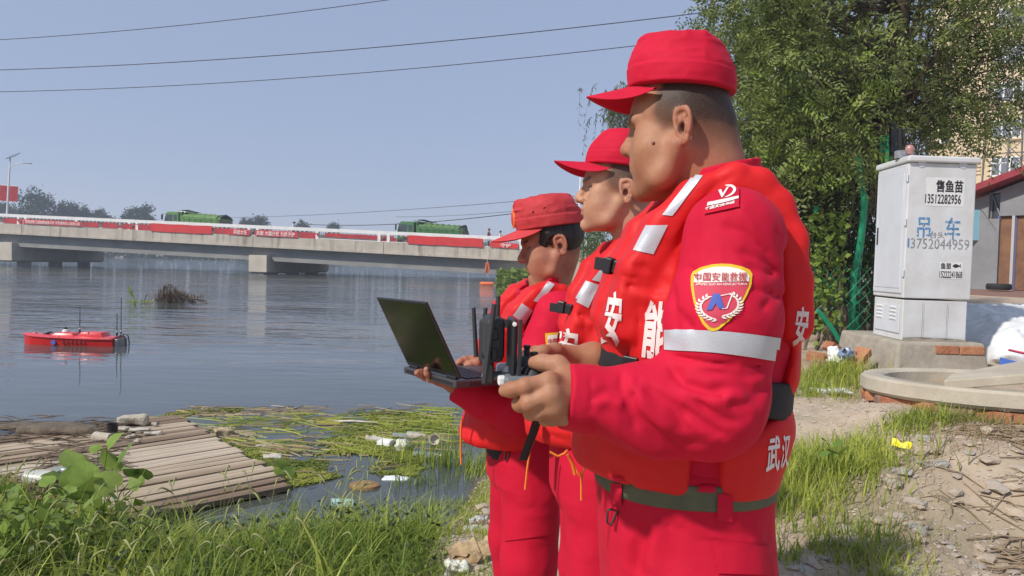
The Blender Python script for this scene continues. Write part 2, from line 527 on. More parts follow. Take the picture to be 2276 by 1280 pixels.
# haze: one closed box of thin air
def haze(density):
 m=bpy.data.materials.new('haze_air');m.use_nodes=True
 t=m.node_tree;t.nodes.remove(t.nodes['Principled BSDF'])
 v=t.nodes.new('ShaderNodeVolumePrincipled')
 v.inputs['Color'].default_value=(.80,.88,1.0,1);v.inputs['Density'].default_value=density;v.inputs['Anisotropy'].default_value=.25
 t.links.new(v.outputs[0],t.nodes['Material Output'].inputs['Volume'])
 o=MB().box((-40,480,22),(1500,1020,51)).build('haze',m)
 o.display_type='WIRE'
 return tag(o,kind='stuff')
 # ================================================================== vegetation builders
def unit(v):return v/(np.linalg.norm(v,axis=1,keepdims=True)+1e-12)
def perp(D,r):
 A_=r.normal(size=D.shape);A_-=(A_*D).sum(1,keepdims=True)*D
 return unit(A_)
def leaf_quads(C,D,N,L,W,fold=.18):
 """leaf blades: base C, direction D, face normal N, length, width -> 6 vertices, two quads folded at the midrib"""
 S=np.cross(D,N);L=np.asarray(L)[:,None];W=np.asarray(W)[:,None]
 b=C;m=C+D*L*.5-N*W*fold;tip=C+D*L-N*W*fold*.6
 l1=C+D*L*.42+S*W*.5;r1=C+D*L*.42-S*W*.5
 V=np.stack([b,l1,m,tip,r1],1).reshape(-1,3)
 n=np.arange(len(C))[:,None]*5
 Q=np.concatenate([n+np.array([[0,1,3,2]])*1,n+np.array([[0,2,3,4]])],0)
 return V,Q
def simple_leaves(C,D,L,W,r,droop=.0):
 N=perp(D,r);return leaf_quads(C,D,N,L,W)
def pinnate(C,D,L,npair,lw,r,sag=.35,ll=None):
 """feathered leaves: arrays of base points C, directions D, lengths L; npair leaflet pairs and an end leaflet"""
 n=len(C);N=unit(np.cross(D,r.normal(size=(n,3))));N=np.where(N[:,2:3]<0,-N,N)
 S=np.cross(D,N)
 out=[]
 for k in range(npair+1):
  t=.22+.78*k/npair
  base=C+D*(L*t)[:,None]-np.array([0,0,1.0])*(L*sag*t*t)[:,None]
  tang=unit(D-np.array([0,0,1.0])*(2*sag*t))
  for s in((-1,1)if k<npair else(0,)):
   dd=unit(tang*(.55 if s else 1.0)+S*s+r.normal(size=(n,3))*.16)
   nn=unit(N+r.normal(size=(n,3))*.35);nn=unit(nn-(nn*dd).sum(1,keepdims=True)*dd)
   ln=(L*.23 if ll is None else ll)*(1-.25*abs(t-.55))*r.uniform(.8,1.15,n)
   out.append((base,dd,nn,ln,ln*lw))
 C2=np.concatenate([o[0]for o in out]);D2=np.concatenate([o[1]for o in out]);N2=np.concatenate([o[2]for o in out])
 L2=np.concatenate([o[3]for o in out]);W2=np.concatenate([o[4]for o in out])
 V,Q=leaf_quads(C2,D2,N2,L2,W2)
 return V,Q,len(C2),np.tile(np.arange(n),2*npair+1)
def tint_for(nleaf,per,r,base=None):
 t=r.uniform(0,1,nleaf)if base is None else base
 return np.repeat(np.clip(t,0,1),per)
def limb(a,b,r,wob=.08,n=6):
 a=Vector(a);b=Vector(b);L=(b-a).length;pts=[]
 for i in range(n+1):
  t=i/n;q=a.lerp(b,t)
  if 0<i<n:q+=Vector(r.normal(size=3))*L*wob*(.3+t*.5)
  pts.append(q)
 return pts
def blades(B,H,Wd,r,bend=.5,seg=3,lean=None):
 """grass blades as tapering strips: base points, heights, widths"""
 n=len(B);a=r.uniform(0,2*math.pi,n);dirv=np.stack([np.cos(a),np.sin(a),0*a],1)
 if lean is not None:dirv=unit(dirv+np.array(lean));dirv[:,2]=0
 side=np.stack([-dirv[:,1],dirv[:,0],0*a],1)
 tw=r.uniform(-.6,.6,n)[:,None];side=unit(side+dirv*tw)
 bd=(bend*r.uniform(.25,1.3,n))[:,None]
 Vs=[]
 for k in range(seg+1):
  t=k/seg
  c=B+np.array([0,0,1.0])*(H[:,None]*t*(1-.35*bd*t))+dirv*H[:,None]*bd*t*t*.75
  w=(Wd[:,None]*.5)*(1-t**1.6*.97)
  Vs+=[c+side*w,c-side*w]
 V=np.stack(Vs,1).reshape(-1,3);m=2*(seg+1);base=np.arange(n)[:,None]*m
 Q=np.concatenate([base+np.array([[2*k,2*k+1,2*k+3,2*k+2]])for k in range(seg)],0)
 return V,Q,m
def join_arrays(parts):
 VV,QQ,TT,n=[],[],[],0
 for V,Q,T in parts:
  VV.append(V);QQ.append(Q+n);TT.append(T);n+=len(V)
 return np.concatenate(VV),np.concatenate(QQ),np.concatenate(TT)
def leaf_obj(name,V,Q,T,m,parent=None,loc=None):
 me=fast_mesh(name,V,Q,smooth=True);set_tint(me,T)
 return link(name,me,m,parent,loc)
M_BARK=mat('bark',(0.115,0.085,0.065),rough=.95,var=.45,vscale=9,bump=1.0,bscale=30,stretch=(1,1,.3))
M_TWIG=mat('twig_bark',(0.16,0.115,0.08),rough=.9,var=.3,vscale=20)
M_LEAF_TREE=leaf_mat('locust_leaf',(0.068,0.105,0.028),(0.34,0.39,0.115))
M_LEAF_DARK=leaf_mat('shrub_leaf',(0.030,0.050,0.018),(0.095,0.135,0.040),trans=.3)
M_LEAF_LIGHT=leaf_mat('vine_leaf',(0.13,0.20,0.034),(0.27,0.37,0.065))
M_LEAF_WILLOW=leaf_mat('willow_leaf',(0.060,0.095,0.022),(0.13,0.17,0.045))
M_LEAF_FAR=leaf_mat('far_leaf',(0.030,0.052,0.022),(0.062,0.088,0.032),trans=.2)
M_GRASS=leaf_mat('grass_blade',(0.23,0.31,0.040),(0.54,0.58,0.12),rough=.55,trans=.45)
M_GRASS_DRY=leaf_mat('dry_straw',(0.20,0.14,0.075),(0.40,0.32,0.18),trans=.15)
def crown_tree(name,base,height,crown_c,crown_r,nclump,per,leaf,label,group=None,m=None,trunk_r=.14,seed=1,lw=.5,gap=.0,flat=1.0,cat='tree'):
 """tapered trunk with limbs to every clump; crown of separate leaves"""
 r=np.random.default_rng(seed);root=empty(name,base);tag(root,label,cat,group)
 cc=Vector(crown_c)-Vector(base);cr=np.array(crown_r)
 dirs=unit(r.normal(size=(nclump,3)));rad=r.uniform(.35,1.0,nclump)**.6
 K=np.array(cc)+dirs*rad[:,None]*cr
 tb=MB();top=Vector((r.normal()*.1,r.normal()*.1,height*.72))
 tb.tube(limb((0,0,-.2),top,r,.03,7),[trunk_r*(1-.75*i/7)for i in range(8)],8)
 tb.build('trunk',M_BARK,root,smooth=True)
 lb=MB()
 for k in K[::3]:
  t=r.uniform(.45,1.0);s=Vector((0,0,0)).lerp(top,t)
  lb.tube(limb(s,k,r,.07,4),[trunk_r*.30,trunk_r*.22,trunk_r*.15,trunk_r*.1,trunk_r*.05],5)
 lb.build('branches',M_BARK,root,smooth=True)
 n=nclump*per;ci=np.repeat(np.arange(nclump),per)
 cs=r.uniform(.55,1.25,nclump)[ci][:,None]
 off=r.normal(size=(n,3))*cr*.17*cs*np.array([1,1,.75*flat])
 C=K[ci]+off;D=unit(off/cr+dirs[ci]*.4+r.normal(size=(n,3))*.5+np.array([0,0,-.15]))
 L=leaf*r.uniform(.6,1.3,n)
 V,Q=simple_leaves(C,D,L,L*lw,r)
 T=np.clip(r.uniform(0,.7,n)+.3*r.uniform(0,1,nclump)[ci],0,1)
 leaf_obj('crown',V,Q,np.repeat(T,5),m or M_LEAF_FAR,root)
 return root
 # ================================================================== people: builders
def weave_mat(name,col,col2,rough=0.75,sheen=0.05,bump=0.10,bscale=900,fold=0.0,spec=0.2):
 m=mat(name,col,rough=rough,col2=col2,vscale=7,spec=spec)
 t=m.node_tree;b=t.nodes['Principled BSDF']
 b.inputs['Sheen Weight'].default_value=sheen
 b.inputs['Sheen Roughness'].default_value=0.4
 b.inputs['Sheen Tint'].default_value=(1,0.45,0.5,1)
 tc=t.nodes['Texture Coordinate']if 'Texture Coordinate' in t.nodes else t.nodes.new('ShaderNodeTexCoord')
 w=t.nodes.new('ShaderNodeTexNoise');w.inputs['Scale'].default_value=bscale;w.inputs['Detail'].default_value=2
 w2=t.nodes.new('ShaderNodeTexNoise');w2.inputs['Scale'].default_value=15;w2.inputs['Detail'].default_value=4
 w2.inputs['Distortion'].default_value=0.25
 t.links.new(tc.outputs['Object'],w.inputs['Vector']);t.links.new(tc.outputs['Object'],w2.inputs['Vector'])
 b1=t.nodes.new('ShaderNodeBump');b1.inputs['Strength'].default_value=bump;b1.inputs['Distance'].default_value=0.002
 b2=t.nodes.new('ShaderNodeBump');b2.inputs['Strength'].default_value=fold;b2.inputs['Distance'].default_value=0.02
 t.links.new(w2.outputs['Fac'],b2.inputs['Height']);t.links.new(w.outputs['Fac'],b1.inputs['Height'])
 t.links.new(b2.outputs[0],b1.inputs['Normal']);t.links.new(b1.outputs[0],b.inputs['Normal'])
 return m
def skin_mat(name,base,red,hair):
 """skin with blotches; attribute 'hair' = stubble pigment, 'lip' = lip/ear redness, 'dark' = brows, lashes"""
 m=bpy.data.materials.new(name);m.use_nodes=True
 t=m.node_tree;b=t.nodes['Principled BSDF']
 b.inputs['Roughness'].default_value=0.56;b.inputs['Specular IOR Level'].default_value=0.34
 b.inputs['Subsurface Weight'].default_value=0.18
 b.inputs['Subsurface Radius'].default_value=(0.008,0.003,0.0015);b.inputs['Subsurface Scale'].default_value=1.0
 tc=t.nodes.new('ShaderNodeTexCoord')
 def noise(s,d=4):
  n=t.nodes.new('ShaderNodeTexNoise');n.inputs['Scale'].default_value=s;n.inputs['Detail'].default_value=d
  t.links.new(tc.outputs['Object'],n.inputs['Vector']);return n
 def mixc(fac,c1,c2,f=None):
  x=t.nodes.new('ShaderNodeMix');x.data_type='RGBA'
  for sock,c in((x.inputs[6],c1),(x.inputs[7],c2)):
   if isinstance(c,tuple):sock.default_value=c
   else:t.links.new(c,sock)
  if fac is not None:t.links.new(fac,x.inputs[0])
  else:x.inputs[0].default_value=f
  return x.outputs[2]
 def attr(nm):
  a=t.nodes.new('ShaderNodeAttribute');a.attribute_name=nm;return a.outputs['Fac']
 def mul(a,k0,k1):
  r=t.nodes.new('ShaderNodeMapRange');r.inputs[1].default_value=k0;r.inputs[2].default_value=k1
  t.links.new(a,r.inputs[0]);return r.outputs[0]
 c=mixc(mul(noise(22).outputs['Fac'],0.4,0.66),base,red)
 c=mixc(mul(noise(150).outputs['Fac'],0.5,0.95),c,tuple(x*0.78 for x in base[:3])+(1,))
 c=mixc(attr('lip'),c,(0.36,0.105,0.075,1))
 n=noise(700,2)
 ma=t.nodes.new('ShaderNodeMath');ma.operation='MULTIPLY_ADD'
 t.links.new(n.outputs['Fac'],ma.inputs[0]);ma.inputs[1].default_value=0.8;ma.inputs[2].default_value=0.55
 mb=t.nodes.new('ShaderNodeMath');mb.operation='MULTIPLY';mb.use_clamp=True
 t.links.new(ma.outputs[0],mb.inputs[0]);t.links.new(attr('hair'),mb.inputs[1])
 c=mixc(mb.outputs[0],c,hair)
 c=mixc(attr('dark'),c,(0.018,0.012,0.010,1))
 t.links.new(c,b.inputs['Base Color'])
 bn=noise(420,3)
 bp=t.nodes.new('ShaderNodeBump');bp.inputs['Strength'].default_value=0.2;bp.inputs['Distance'].default_value=0.002
 t.links.new(bn.outputs['Fac'],bp.inputs['Height']);t.links.new(bp.outputs[0],b.inputs['Normal'])
 return m
class Man:
 def __init__(s,base,yaw):
  """base: world point between the feet; yaw: angle of the facing direction from +X"""
  s.G=Vector(base);s.yaw=yaw
  s.M=Matrix.Translation(s.G)@Matrix.Rotation(yaw,4,'Z')
  s.Mi=s.M.inverted()
 def L(s,p):return np.array(s.Mi@Vector(p))
 bk=1.0
 def px(s,x,y,d):return s.L(P(x,y,d))
 def head_frame(s,ear,fwd_yaw,pitch,roll=0.0,ear_off=0.078,scale=1.0,bk=1.0):
  """ear: world point of the left ear; fwd_yaw: world angle of the face; pitch: nodding down positive"""
  Mw=Matrix.Rotation(fwd_yaw,3,'Z')@Matrix.Rotation(pitch,3,'Y')@Matrix.Rotation(roll,3,'X')
  s.hs=scale;s.bk=bk
  c=Vector(ear)-Mw@Vector((0,ear_off*scale,0))
  s.Hc=s.L(c)
  s.Hm=np.array(Matrix.Rotation(-s.yaw,3,'Z')@Mw)
 def toh(s,X):
  H=(X-s.Hc)@s.Hm/s.hs
  H[:,0]=np.where(H[:,0]<0,H[:,0]/s.bk,H[:,0]);return H
 def fromh(s,X):return(np.asarray(X)*s.hs)@s.Hm.T+s.Hc
 def trace(s,f,pts,step=0.8,n=60):
  """march from the camera through photo pixels to the surface f (man's frame)"""
  O=s.L(CAMPOS)
  D=[]
  for x,y in pts:
   v=s.Mi.to_3x3()@ray(x,y);v.normalize();D.append(np.array(v))
  D=np.array(D);T=np.full(len(D),0.75)
  for _ in range(n):
   T=T+np.clip(f(O+D*T[:,None]),-0.05,0.05)*step
  return O+D*T[:,None]
def head_sdf(H,fat=0.0,jaw=0.0,nose=0.0,eyes=0.0022,frown=0.0):
 """H: points in the head frame (x forward, y left, z up, origin between the ears)"""
 Y=H.copy();Y[:,1]=np.abs(H[:,1])
 d=ell(Y,(-0.002,0,0.042),(0.095,0.077,0.086))
 d=smin(d,ell(Y,(0.030,0,0.035),(0.068,0.066,0.062)),0.02)
 d=smin(d,ell(Y,(0.040,0,-0.030),(0.054+fat*.3,0.060+fat,0.072)),0.02)
 d=smin(d,cone(Y,(0.002,0.056+fat,-0.030),(0.028,0.050+fat,-0.074-jaw),0.020,0.020),0.02)
 d=smin(d,cone(Y,(0.028,0.050+fat,-0.074-jaw),(0.076,0.010,-0.094-jaw),0.020,0.017),0.022)
 d=smin(d,sph(Y,(0.050,0.040+fat*.75,-0.030),0.029),0.025)
 d=smin(d,sph(Y,(0.058,0.046,-0.004),0.019),0.015)
 d=smin(d,sph(Y,(0.080,0.0,-0.091-jaw),0.017),0.016)
 d=smin(d,ell(Y,(0.070,0,-0.056),(0.026,0.032,0.028)),0.016)
 d=smin(d,ell(Y,(0.056,0.026,-0.060),(0.030,0.030+fat*.5,0.032)),0.022)
 d=smin(d,cone(Y,(0.078,0.048,0.026),(0.094,0.010,0.027),0.009,0.009),0.014)
 d=smax(d,-ell(Y,(0.101,0.033,0.008),(0.017,0.020,0.013)),0.014)
 d=smin(d,sph(Y,(0.0735,0.033,0.009),0.0138),0.004)
 a,t=seg_dist(Y,(0.0895,0.020,0.0065),(0.080,0.046,0.0090))
 d=smax(d,-(a-eyes*np.clip(np.minimum(t,1-t)*4,.25,1)),0.001)
 a,t=seg_dist(Y,(0.090,0.018,0.0135),(0.081,0.047,0.0155))
 d=smax(d,-(a-0.0010),0.003)
 nz=cone(Y,(0.0915,0,0.016),(0.1085+nose,0,-0.019),0.0078,0.0115)
 nz=smin(nz,sph(Y,(0.1080+nose,0,-0.0235),0.0128),0.006)
 nz=smin(nz,ell(Y,(0.0975+nose*.7,0.0140,-0.0270),(0.0130,0.0088,0.0090)),0.006)
 d=smin(d,nz,0.008)
 d=smax(d,-ell(Y,(0.1030+nose*.7,0.0085,-0.0368),(0.006,0.0036,0.0042)),0.003)
 a,t=seg_dist(Y,(0.0945,0.021,-0.026),(0.088,0.024,-0.034))
 d=smax(d,-(a-0.0012),0.004)
 ul=chain(Y,[A(0.0965,0,-0.0512),A(0.0928,0.012,-0.0530),A(0.0830,0.0245,-0.0575)],[0.0056,0.0053,0.003],0.006)
 ll=chain(Y,[A(0.0940,0,-0.0632),A(0.0910,0.011,-0.0630),A(0.0830,0.0235,-0.0590)],[0.0062,0.0058,0.003],0.006)
 d=smin(d,ul,0.005);d=smin(d,ll,0.005)
 a=np.minimum(seg_dist(Y,(0.1030,0,-0.0572),(0.0955,0.013,-0.0575))[0],seg_dist(Y,(0.0955,0.013,-0.0575),(0.0835,0.0265,-0.0585-frown))[0])
 d=smax(d,-(a-0.0014),0.003)
 a,t=seg_dist(Y,(0.0930,0.0,-0.0765),(0.0875,0.014,-0.0755))
 d=smax(d,-(a-0.0035),0.010)
 a,t=seg_dist(Y,(0.094,0.022,-0.030),(0.083,0.034,-0.056))
 d=d+0.0006*np.exp(-(a/0.004)**2)
 # ear
 ce,se=math.cos(0.42),math.sin(0.42);ct,st=math.cos(0.16),math.sin(0.16)
 Q=Y-np.array((-0.006,0.0765,0.002))
 ex=Q[:,0]*ce+Q[:,1]*-se;ey=Q[:,0]*se+Q[:,1]*ce
 # ex: across the ear (forward +), ey: outwards
 ez=Q[:,2]*ct+ex*st;ex2=ex*ct-Q[:,2]*st
 E=np.stack([ex2+0.012,ey-0.004,ez],1)
 wid=0.0192*(1+0.25*np.clip(E[:,2]/0.03,-1,1))
 rr=np.sqrt((E[:,0]/wid)**2+(E[:,2]/0.0325)**2)
 flat=np.maximum((rr-1)*0.016,np.abs(E[:,1]+.001)-0.0030)
 rim=np.sqrt(((rr-0.90)*0.0180)**2+(E[:,1]-0.0035)**2)-0.0036
 rim=rim+0.003*sstep(-0.014,-0.024,E[:,2])
 ear=smin(flat,rim,0.003)
 ear=smin(ear,ell(E,(0.001,0.001,-0.0265),(0.0098,0.0055,0.0090)),0.005)
 a,t=seg_dist(E,(-0.004,0.004,0.014),(-0.0075,0.004,-0.004));a2,t=seg_dist(E,(-0.0075,0.004,-0.004),(-0.001,0.004,-0.0175))
 ear=smin(ear,np.minimum(a,a2)-0.0034,0.003)
 ear=smax(ear,-ell(E,(0.0045,0.0070,-0.0040),(0.0088,0.0110,0.0120)),0.002)
 ear=smax(ear,-ell(E,(0.0035,0.0075,0.0185),(0.0100,0.0060,0.0050)),0.003)
 ear=smin(ear,ell(E,(0.0150,0.002,-0.006),(0.0042,0.0050,0.0072)),0.003)
 d=smin(d,ear,0.005)
 return d
def paint_head(me,H,man,stub=1.0,hairline=0.035):
 """pigment and painted shade attributes on the skin from head coordinates"""
 x,y,z=H[:,0],np.abs(H[:,1]),H[:,2]
 inh=(z>-0.16)&(np.abs(x)<0.2)
 # side hairline: temple runs down in front of the ear, round it and down to the nape
 n1=vnoise(H,90,3)*0.004
 front=x-(0.048+(z-0.03)*-0.25+n1)
 hair=sstep(0.014,-0.014,front)*sstep(-0.012,0.016,z+n1-0.02*sstep(.02,.05,x))
 back=sstep(-0.018,-0.040,x+n1)*sstep(-0.055,-0.012,z+n1)
 hair=np.maximum(hair,back*(.55+.45*sstep(-.03,.05,z)))*stub
 dens=0.55+0.50*sstep(-0.03,0.065,z-x*0.35)
 hair=hair*dens
 earm=(y>0.0775)&(x>-0.045)&(x<0.012)&(z>-0.04)&(z<0.036)
 hair=np.where(earm,0,hair)
 lip=np.exp(-(((z+0.0572)/0.0075)**2))*sstep(0.079,0.086,x)*sstep(0.030,0.022,y)*0.75
 lip=np.maximum(lip,np.where(earm,0.30,0))
 P0=np.stack([x,y,z],1)
 b1,t1=seg_dist(P0,(0.097,0.014,0.0275),(0.084,0.046,0.0310))
 brow=sstep(0.0085,0.0040,b1+n1*.4)*0.9
 l1,_=seg_dist(P0,(0.0895,0.020,0.0072),(0.080,0.047,0.0095))
 lash=sstep(0.0046,0.0030,l1)*(0.35+0.6*(z>.0078))
 nostril_shade=sstep(0.0056,0.0035,np.sqrt(((P0-np.array((0.1010,0.0085,-0.0370)))**2).sum(1)))*0.75  # shade inside the nostrils, painted dark into the skin colour
 ear_shade=sstep(0.013,0.004,np.sqrt((((P0-np.array((-0.0105,0.081,-0.003)))*np.array((1,1,.75)))**2).sum(1)))*0.62  # shade of the ear hollow put into the colour
 dark=np.maximum.reduce([brow,lash,nostril_shade,ear_shade])
 set_tint(me,np.where(inh,hair,0),'hair');set_tint(me,np.where(inh,lip,0),'lip');set_tint(me,np.where(inh,dark,0),'dark')
def cap_sdf(H,zt=0.165,rx=0.112,ry=0.0925,slope=0.10,z0=0.066,topx=0.088,topy=0.072,seed=1,wr=0.0022,lean=0.0):
 z=H[:,2]-slope*(H[:,0])
 t=np.clip((z-z0)/(zt-z0),0,1)
 x=H[:,0]+lean*t
 bul=1+0.035*np.sin(np.clip(t*1.3,0,1)*math.pi)
 ax=(rx+(topx-rx)*t**2.4)*bul;ay=(ry+(topy-ry)*t**2.4)*bul
 q=np.sqrt((x/ax)**2+(H[:,1]/ay)**2)
 d=(q-1)*np.minimum(ax,ay)*0.95
 dome=z-zt-0.010*(1-np.clip(q,0,1)**2)
 d=smax(d,dome,0.010)
 d=d+.0016*np.exp(-np.abs(dome+.012)/.0022)
 # seam of the band, stitched crease
 d=d+0.0026*np.exp(-np.abs(z-(z0+0.038))/0.0018)
 d=d-0.0010*np.exp(-((z-(z0+0.0345))/0.0035)**2)
 d=d-0.0012*np.exp(-((z-(z0+0.003))/0.003)**2)
 S=H*np.array((1.0,1.0,1.6))
 soft=sstep(z0+0.030,z0+0.06,z)
 d=d+(vnoise(S,14,seed)*wr*2.0+np.abs(vnoise(S,30,seed+5))*wr*1.6)*(0.35+0.65*soft)
 d=smax(d,z0-z,0.004)
 return d
def visor_mesh(L=0.075,rx=0.112,ry=0.0925,slope=0.10,z0=0.068,droop=0.016,curl=0.030,half=1.18,th=0.0035,up=0.0):
 nu,nv=40,10
 V=[];Q=[]
 for side in(0,1):
  for i in range(nu+1):
   u=-1+2*i/nu;a=u*half
   root=Vector((rx*math.cos(a),ry*math.sin(a),0))
   for j in range(nv+1):
    v=j/nv
    ln=L*(max(0.0,1-abs(u)**2.4))**0.75
    x=root.x-0.006+(ln+0.006)*v;y=root.y*(1+0.06*v)
    z=z0+slope*root.x-(droop-up)*v*(ln/L)-curl*(u*u)*(0.35+0.65*v)*(ln/L+0.12)-curl*0.25*abs(u)**3
    V.append((x,y,z-(th if side else 0)*(1-0.3*v)))
 n1=(nu+1)*(nv+1);g=lambda s,i,j:s*n1+i*(nv+1)+j
 for i in range(nu):
  for j in range(nv):
   Q.append((g(0,i,j),g(0,i,j+1),g(0,i+1,j+1),g(0,i+1,j))[::-1])
   Q.append((g(1,i,j),g(1,i,j+1),g(1,i+1,j+1),g(1,i+1,j)))
 for i in range(nu):
  Q.append((g(0,i,nv),g(1,i,nv),g(1,i+1,nv),g(0,i+1,nv))[::-1])
  Q.append((g(0,i,0),g(1,i,0),g(1,i+1,0),g(0,i+1,0)))
 return np.array(V),np.array(Q)
def eyeballs(man,parent):
 for s in(1,-1):
  c=A(.0735,s*.033,.0085)
  o=skin_obj(man,[surfnet(lambda X:sph(man.toh(X),c,.0126)*man.hs,man.fromh(c)-.016,man.fromh(c)+.016,.0022)],'eye',M_EYE,parent)[0]
  d=A(.98,-s*.10,-.04);d=d/np.linalg.norm(d);k=c+d*.0098
  skin_obj(man,[surfnet(lambda X:sph(man.toh(X),k,.0046)*man.hs,man.fromh(k)-.007,man.fromh(k)+.007,.0012)],'iris',M_IRIS,o)
def creases(X,man,base,list_px,cache):
 """valleys and ridges drawn through photo pixels onto the undisturbed cloth; entries (points, width, depth)"""
 if 'c' not in cache:
  cache['c']=[]
  for pts,w,h in list_px:
   p3=man.trace(base,pts)
   cache['c'].append((p3,w,h))
 d=np.zeros(len(X))
 for p3,w,h in cache['c']:
  lo=p3.min(0)-3*w;hi=p3.max(0)+3*w
  m=((X>lo)&(X<hi)).all(1)
  if not m.any():continue
  Y=X[m];best=None;tt=None
  n=len(p3)-1
  for i in range(n):
   a,t=seg_dist(Y,p3[i],p3[i+1])
   if best is None:best=a;tt=(i+t)/n
   else:
    k=a<best;best=np.where(k,a,best);tt=np.where(k,(i+t)/n,tt)
  env=np.clip(np.minimum(tt,1-tt)*5+0.25,0,1)
  d[m]+=h*env*(np.exp(-best/(w*.75))if h>0 else np.exp(-(best/w)**2))
 return d
def hand_sdf(X,wrist,knuckles,fingers,thumb,fr=0.0105,wr=0.026):
 """wrist point; 4 knuckles; 4 finger chains (points after the knuckle); thumb chain from its base"""
 d=None
 for i,k in enumerate(knuckles):
  w=np.asarray(wrist)+(np.asarray(knuckles[i])-np.mean(knuckles,0))*0.45
  c=cone(X,w,k,wr*0.62,0.0135)
  d=c if d is None else smin(d,c,0.014)
 d=smin(d,cone(X,np.asarray(wrist)*1.0,np.mean(knuckles,0),wr,0.014),0.014)
 for i,ch in enumerate(fingers):
  sc=(1.0,1.03,0.97,0.85)[i]
  pts=[np.asarray(knuckles[i])]+[np.asarray(p)for p in ch]
  rs=[fr*sc*(1.14,1.04,0.97,0.86)[min(j,3)]for j in range(len(pts))]
  f=chain(X,pts,rs,0.005)
  for j in range(1,len(pts)-1):
   f=smin(f,sph(X,pts[j],rs[j]*1.06),0.004)
  d=smin(d,f,0.006)
 tp=[np.asarray(p)for p in thumb]
 rs=[0.019,0.0145,0.0120,0.0098][:len(tp)]
 d=smin(d,chain(X,tp,rs,0.008),0.010)
 return d
def wrinkle(X,seed,amp,scale=14,st=(1,1,0.45),dirs=None):
 Q=X*np.array(st)
 w=np.stack([vnoise(Q,5,seed+1),vnoise(Q,5,seed+2),vnoise(Q,5,seed+3)],1)*0.05
 a=1-np.abs(vnoise(Q+w,scale,seed))*2.0
 b=1-np.abs(vnoise(Q+w*1.4,scale*2.1,seed+9))*2.0
 return-(np.clip(a,-0.4,1)*0.7+np.clip(b,-0.4,1)*0.3)*amp
def skin_obj(man,parts,name,m,parent,smooth_iter=0):
 """join grids (V,Q) in the man's frame as one object"""
 VV,QQ,n=[],[],0
 for V,Q in parts:
  VV.append(V);QQ.append(Q+n);n+=len(V)
 V=np.concatenate(VV);Q=np.concatenate(QQ)
 me=fast_mesh(name,V,Q)
 o=link(name,me,m,parent)
 return o,V
def strap_sdf(X,pts,wid,thk):
# flat padded band along a polyline lying in planes of constant y: half width along y, half thickness across
 best=None
 for i in range(len(pts)-1):
  a,b=pts[i],pts[i+1];ba=(b-a)*np.array((1,0,1));L2=ba@ba
  t=np.clip(((X-a)*np.array((1,0,1)))@ba/L2,0,1)
  c=a+t[:,None]*(b-a);dx=np.hypot(X[:,0]-c[:,0],X[:,2]-c[:,2]);dy=np.abs(X[:,1]-c[:,1])
  w=wid[i]+(wid[i+1]-wid[i])*t;h=thk[i]+(thk[i+1]-thk[i])*t
  qx,qy=dx-h+.018,dy-w+.018
  d=np.hypot(np.maximum(qx,0),np.maximum(qy,0))+np.minimum(np.maximum(qx,qy),0)-.018
  best=d if best is None else smin(best,d,.012)
 return best
 # ------------------------------------------------------------------ decals laid on surfaces
def decal(name,loops2d,to_ray,bvh,off,m,parent,Minv,cell=None,thick=0.0):
 """flat polygons (lists of faces over 2-D points) dropped onto a surface along rays; real geometry lying 'off' above it.
  loops2d: (points Nx2, faces);  to_ray(u,v) -> origin, direction (world)"""
 pts,faces=loops2d
 V=[];ok=[]
 for u,v in pts:
  o,dr=to_ray(u,v)
  hit,nrm,idx,dist=bvh.ray_cast(o,dr)
  if hit is None:
   V.append(None);continue
  if nrm.dot(dr)>0:nrm=-nrm
  V.append((hit,nrm))
 out=[];mp={}
 for i,h in enumerate(V):
  if h is not None:
   mp[i]=len(out);out.append(Minv@(h[0]+h[1]*off))
 F=[tuple(mp[i]for i in f)for f in faces if all(i in mp for i in f)]
 F2=[]
 for f in F:
  q=[out[i]for i in f]
  if max((a-b).length for a in q for b in q)<(cell or 1e9):F2.append(f)
 me=bpy.data.meshes.new(name);me.from_pydata(out,[],F2)
 me.polygons.foreach_set('use_smooth',np.ones(len(me.polygons),dtype=bool))
 me.update()
 return link(name,me,m,parent)
def quad_grid(p00,p10,p11,p01,nu,nv,curve=None):
 """bilinear patch in photo pixels -> (points, faces)"""
 pts=[];F=[]
 p00,p10,p11,p01=[np.array(p,dtype=float)for p in(p00,p10,p11,p01)]
 for j in range(nv+1):
  for i in range(nu+1):
   u,v=i/nu,j/nv
   p=(p00*(1-u)+p10*u)*(1-v)+(p01*(1-u)+p11*u)*v
   if curve is not None:p=p+np.array(curve(u,v))
   pts.append(tuple(p))
 for j in range(nv):
  for i in range(nu):
   a=j*(nu+1)+i
   F.append((a,a+1,a+nu+2,a+nu+1))
 return pts,F
def poly_fill(outline,size):
 """outline (2-D) filled with small faces"""
 bm=bmesh.new()
 vs=[bm.verts.new((x,y,0))for x,y in outline]
 f=bm.faces.new(vs)
 bmesh.ops.triangulate(bm,faces=[f])
 return _slice(bm,size)
def _slice(bm,size):
 xs=[v.co.x for v in bm.verts];ys=[v.co.y for v in bm.verts]
 for ax,lo,hi in((0,min(xs),max(xs)),(1,min(ys),max(ys))):
  n=int((hi-lo)/size)
  for i in range(1,n+1):
   c=[0,0,0];c[ax]=lo+(hi-lo)*i/(n+1)
   nn=[0,0,0];nn[ax]=1
   bmesh.ops.bisect_plane(bm,geom=bm.verts[:]+bm.edges[:]+bm.faces[:],plane_co=c,plane_no=nn)
 bm.verts.index_update()
 pts=[(v.co.x,v.co.y)for v in bm.verts];F=[tuple(v.index for v in f.verts)for f in bm.faces]
 bm.free()
 return pts,F
_txt_cache={}
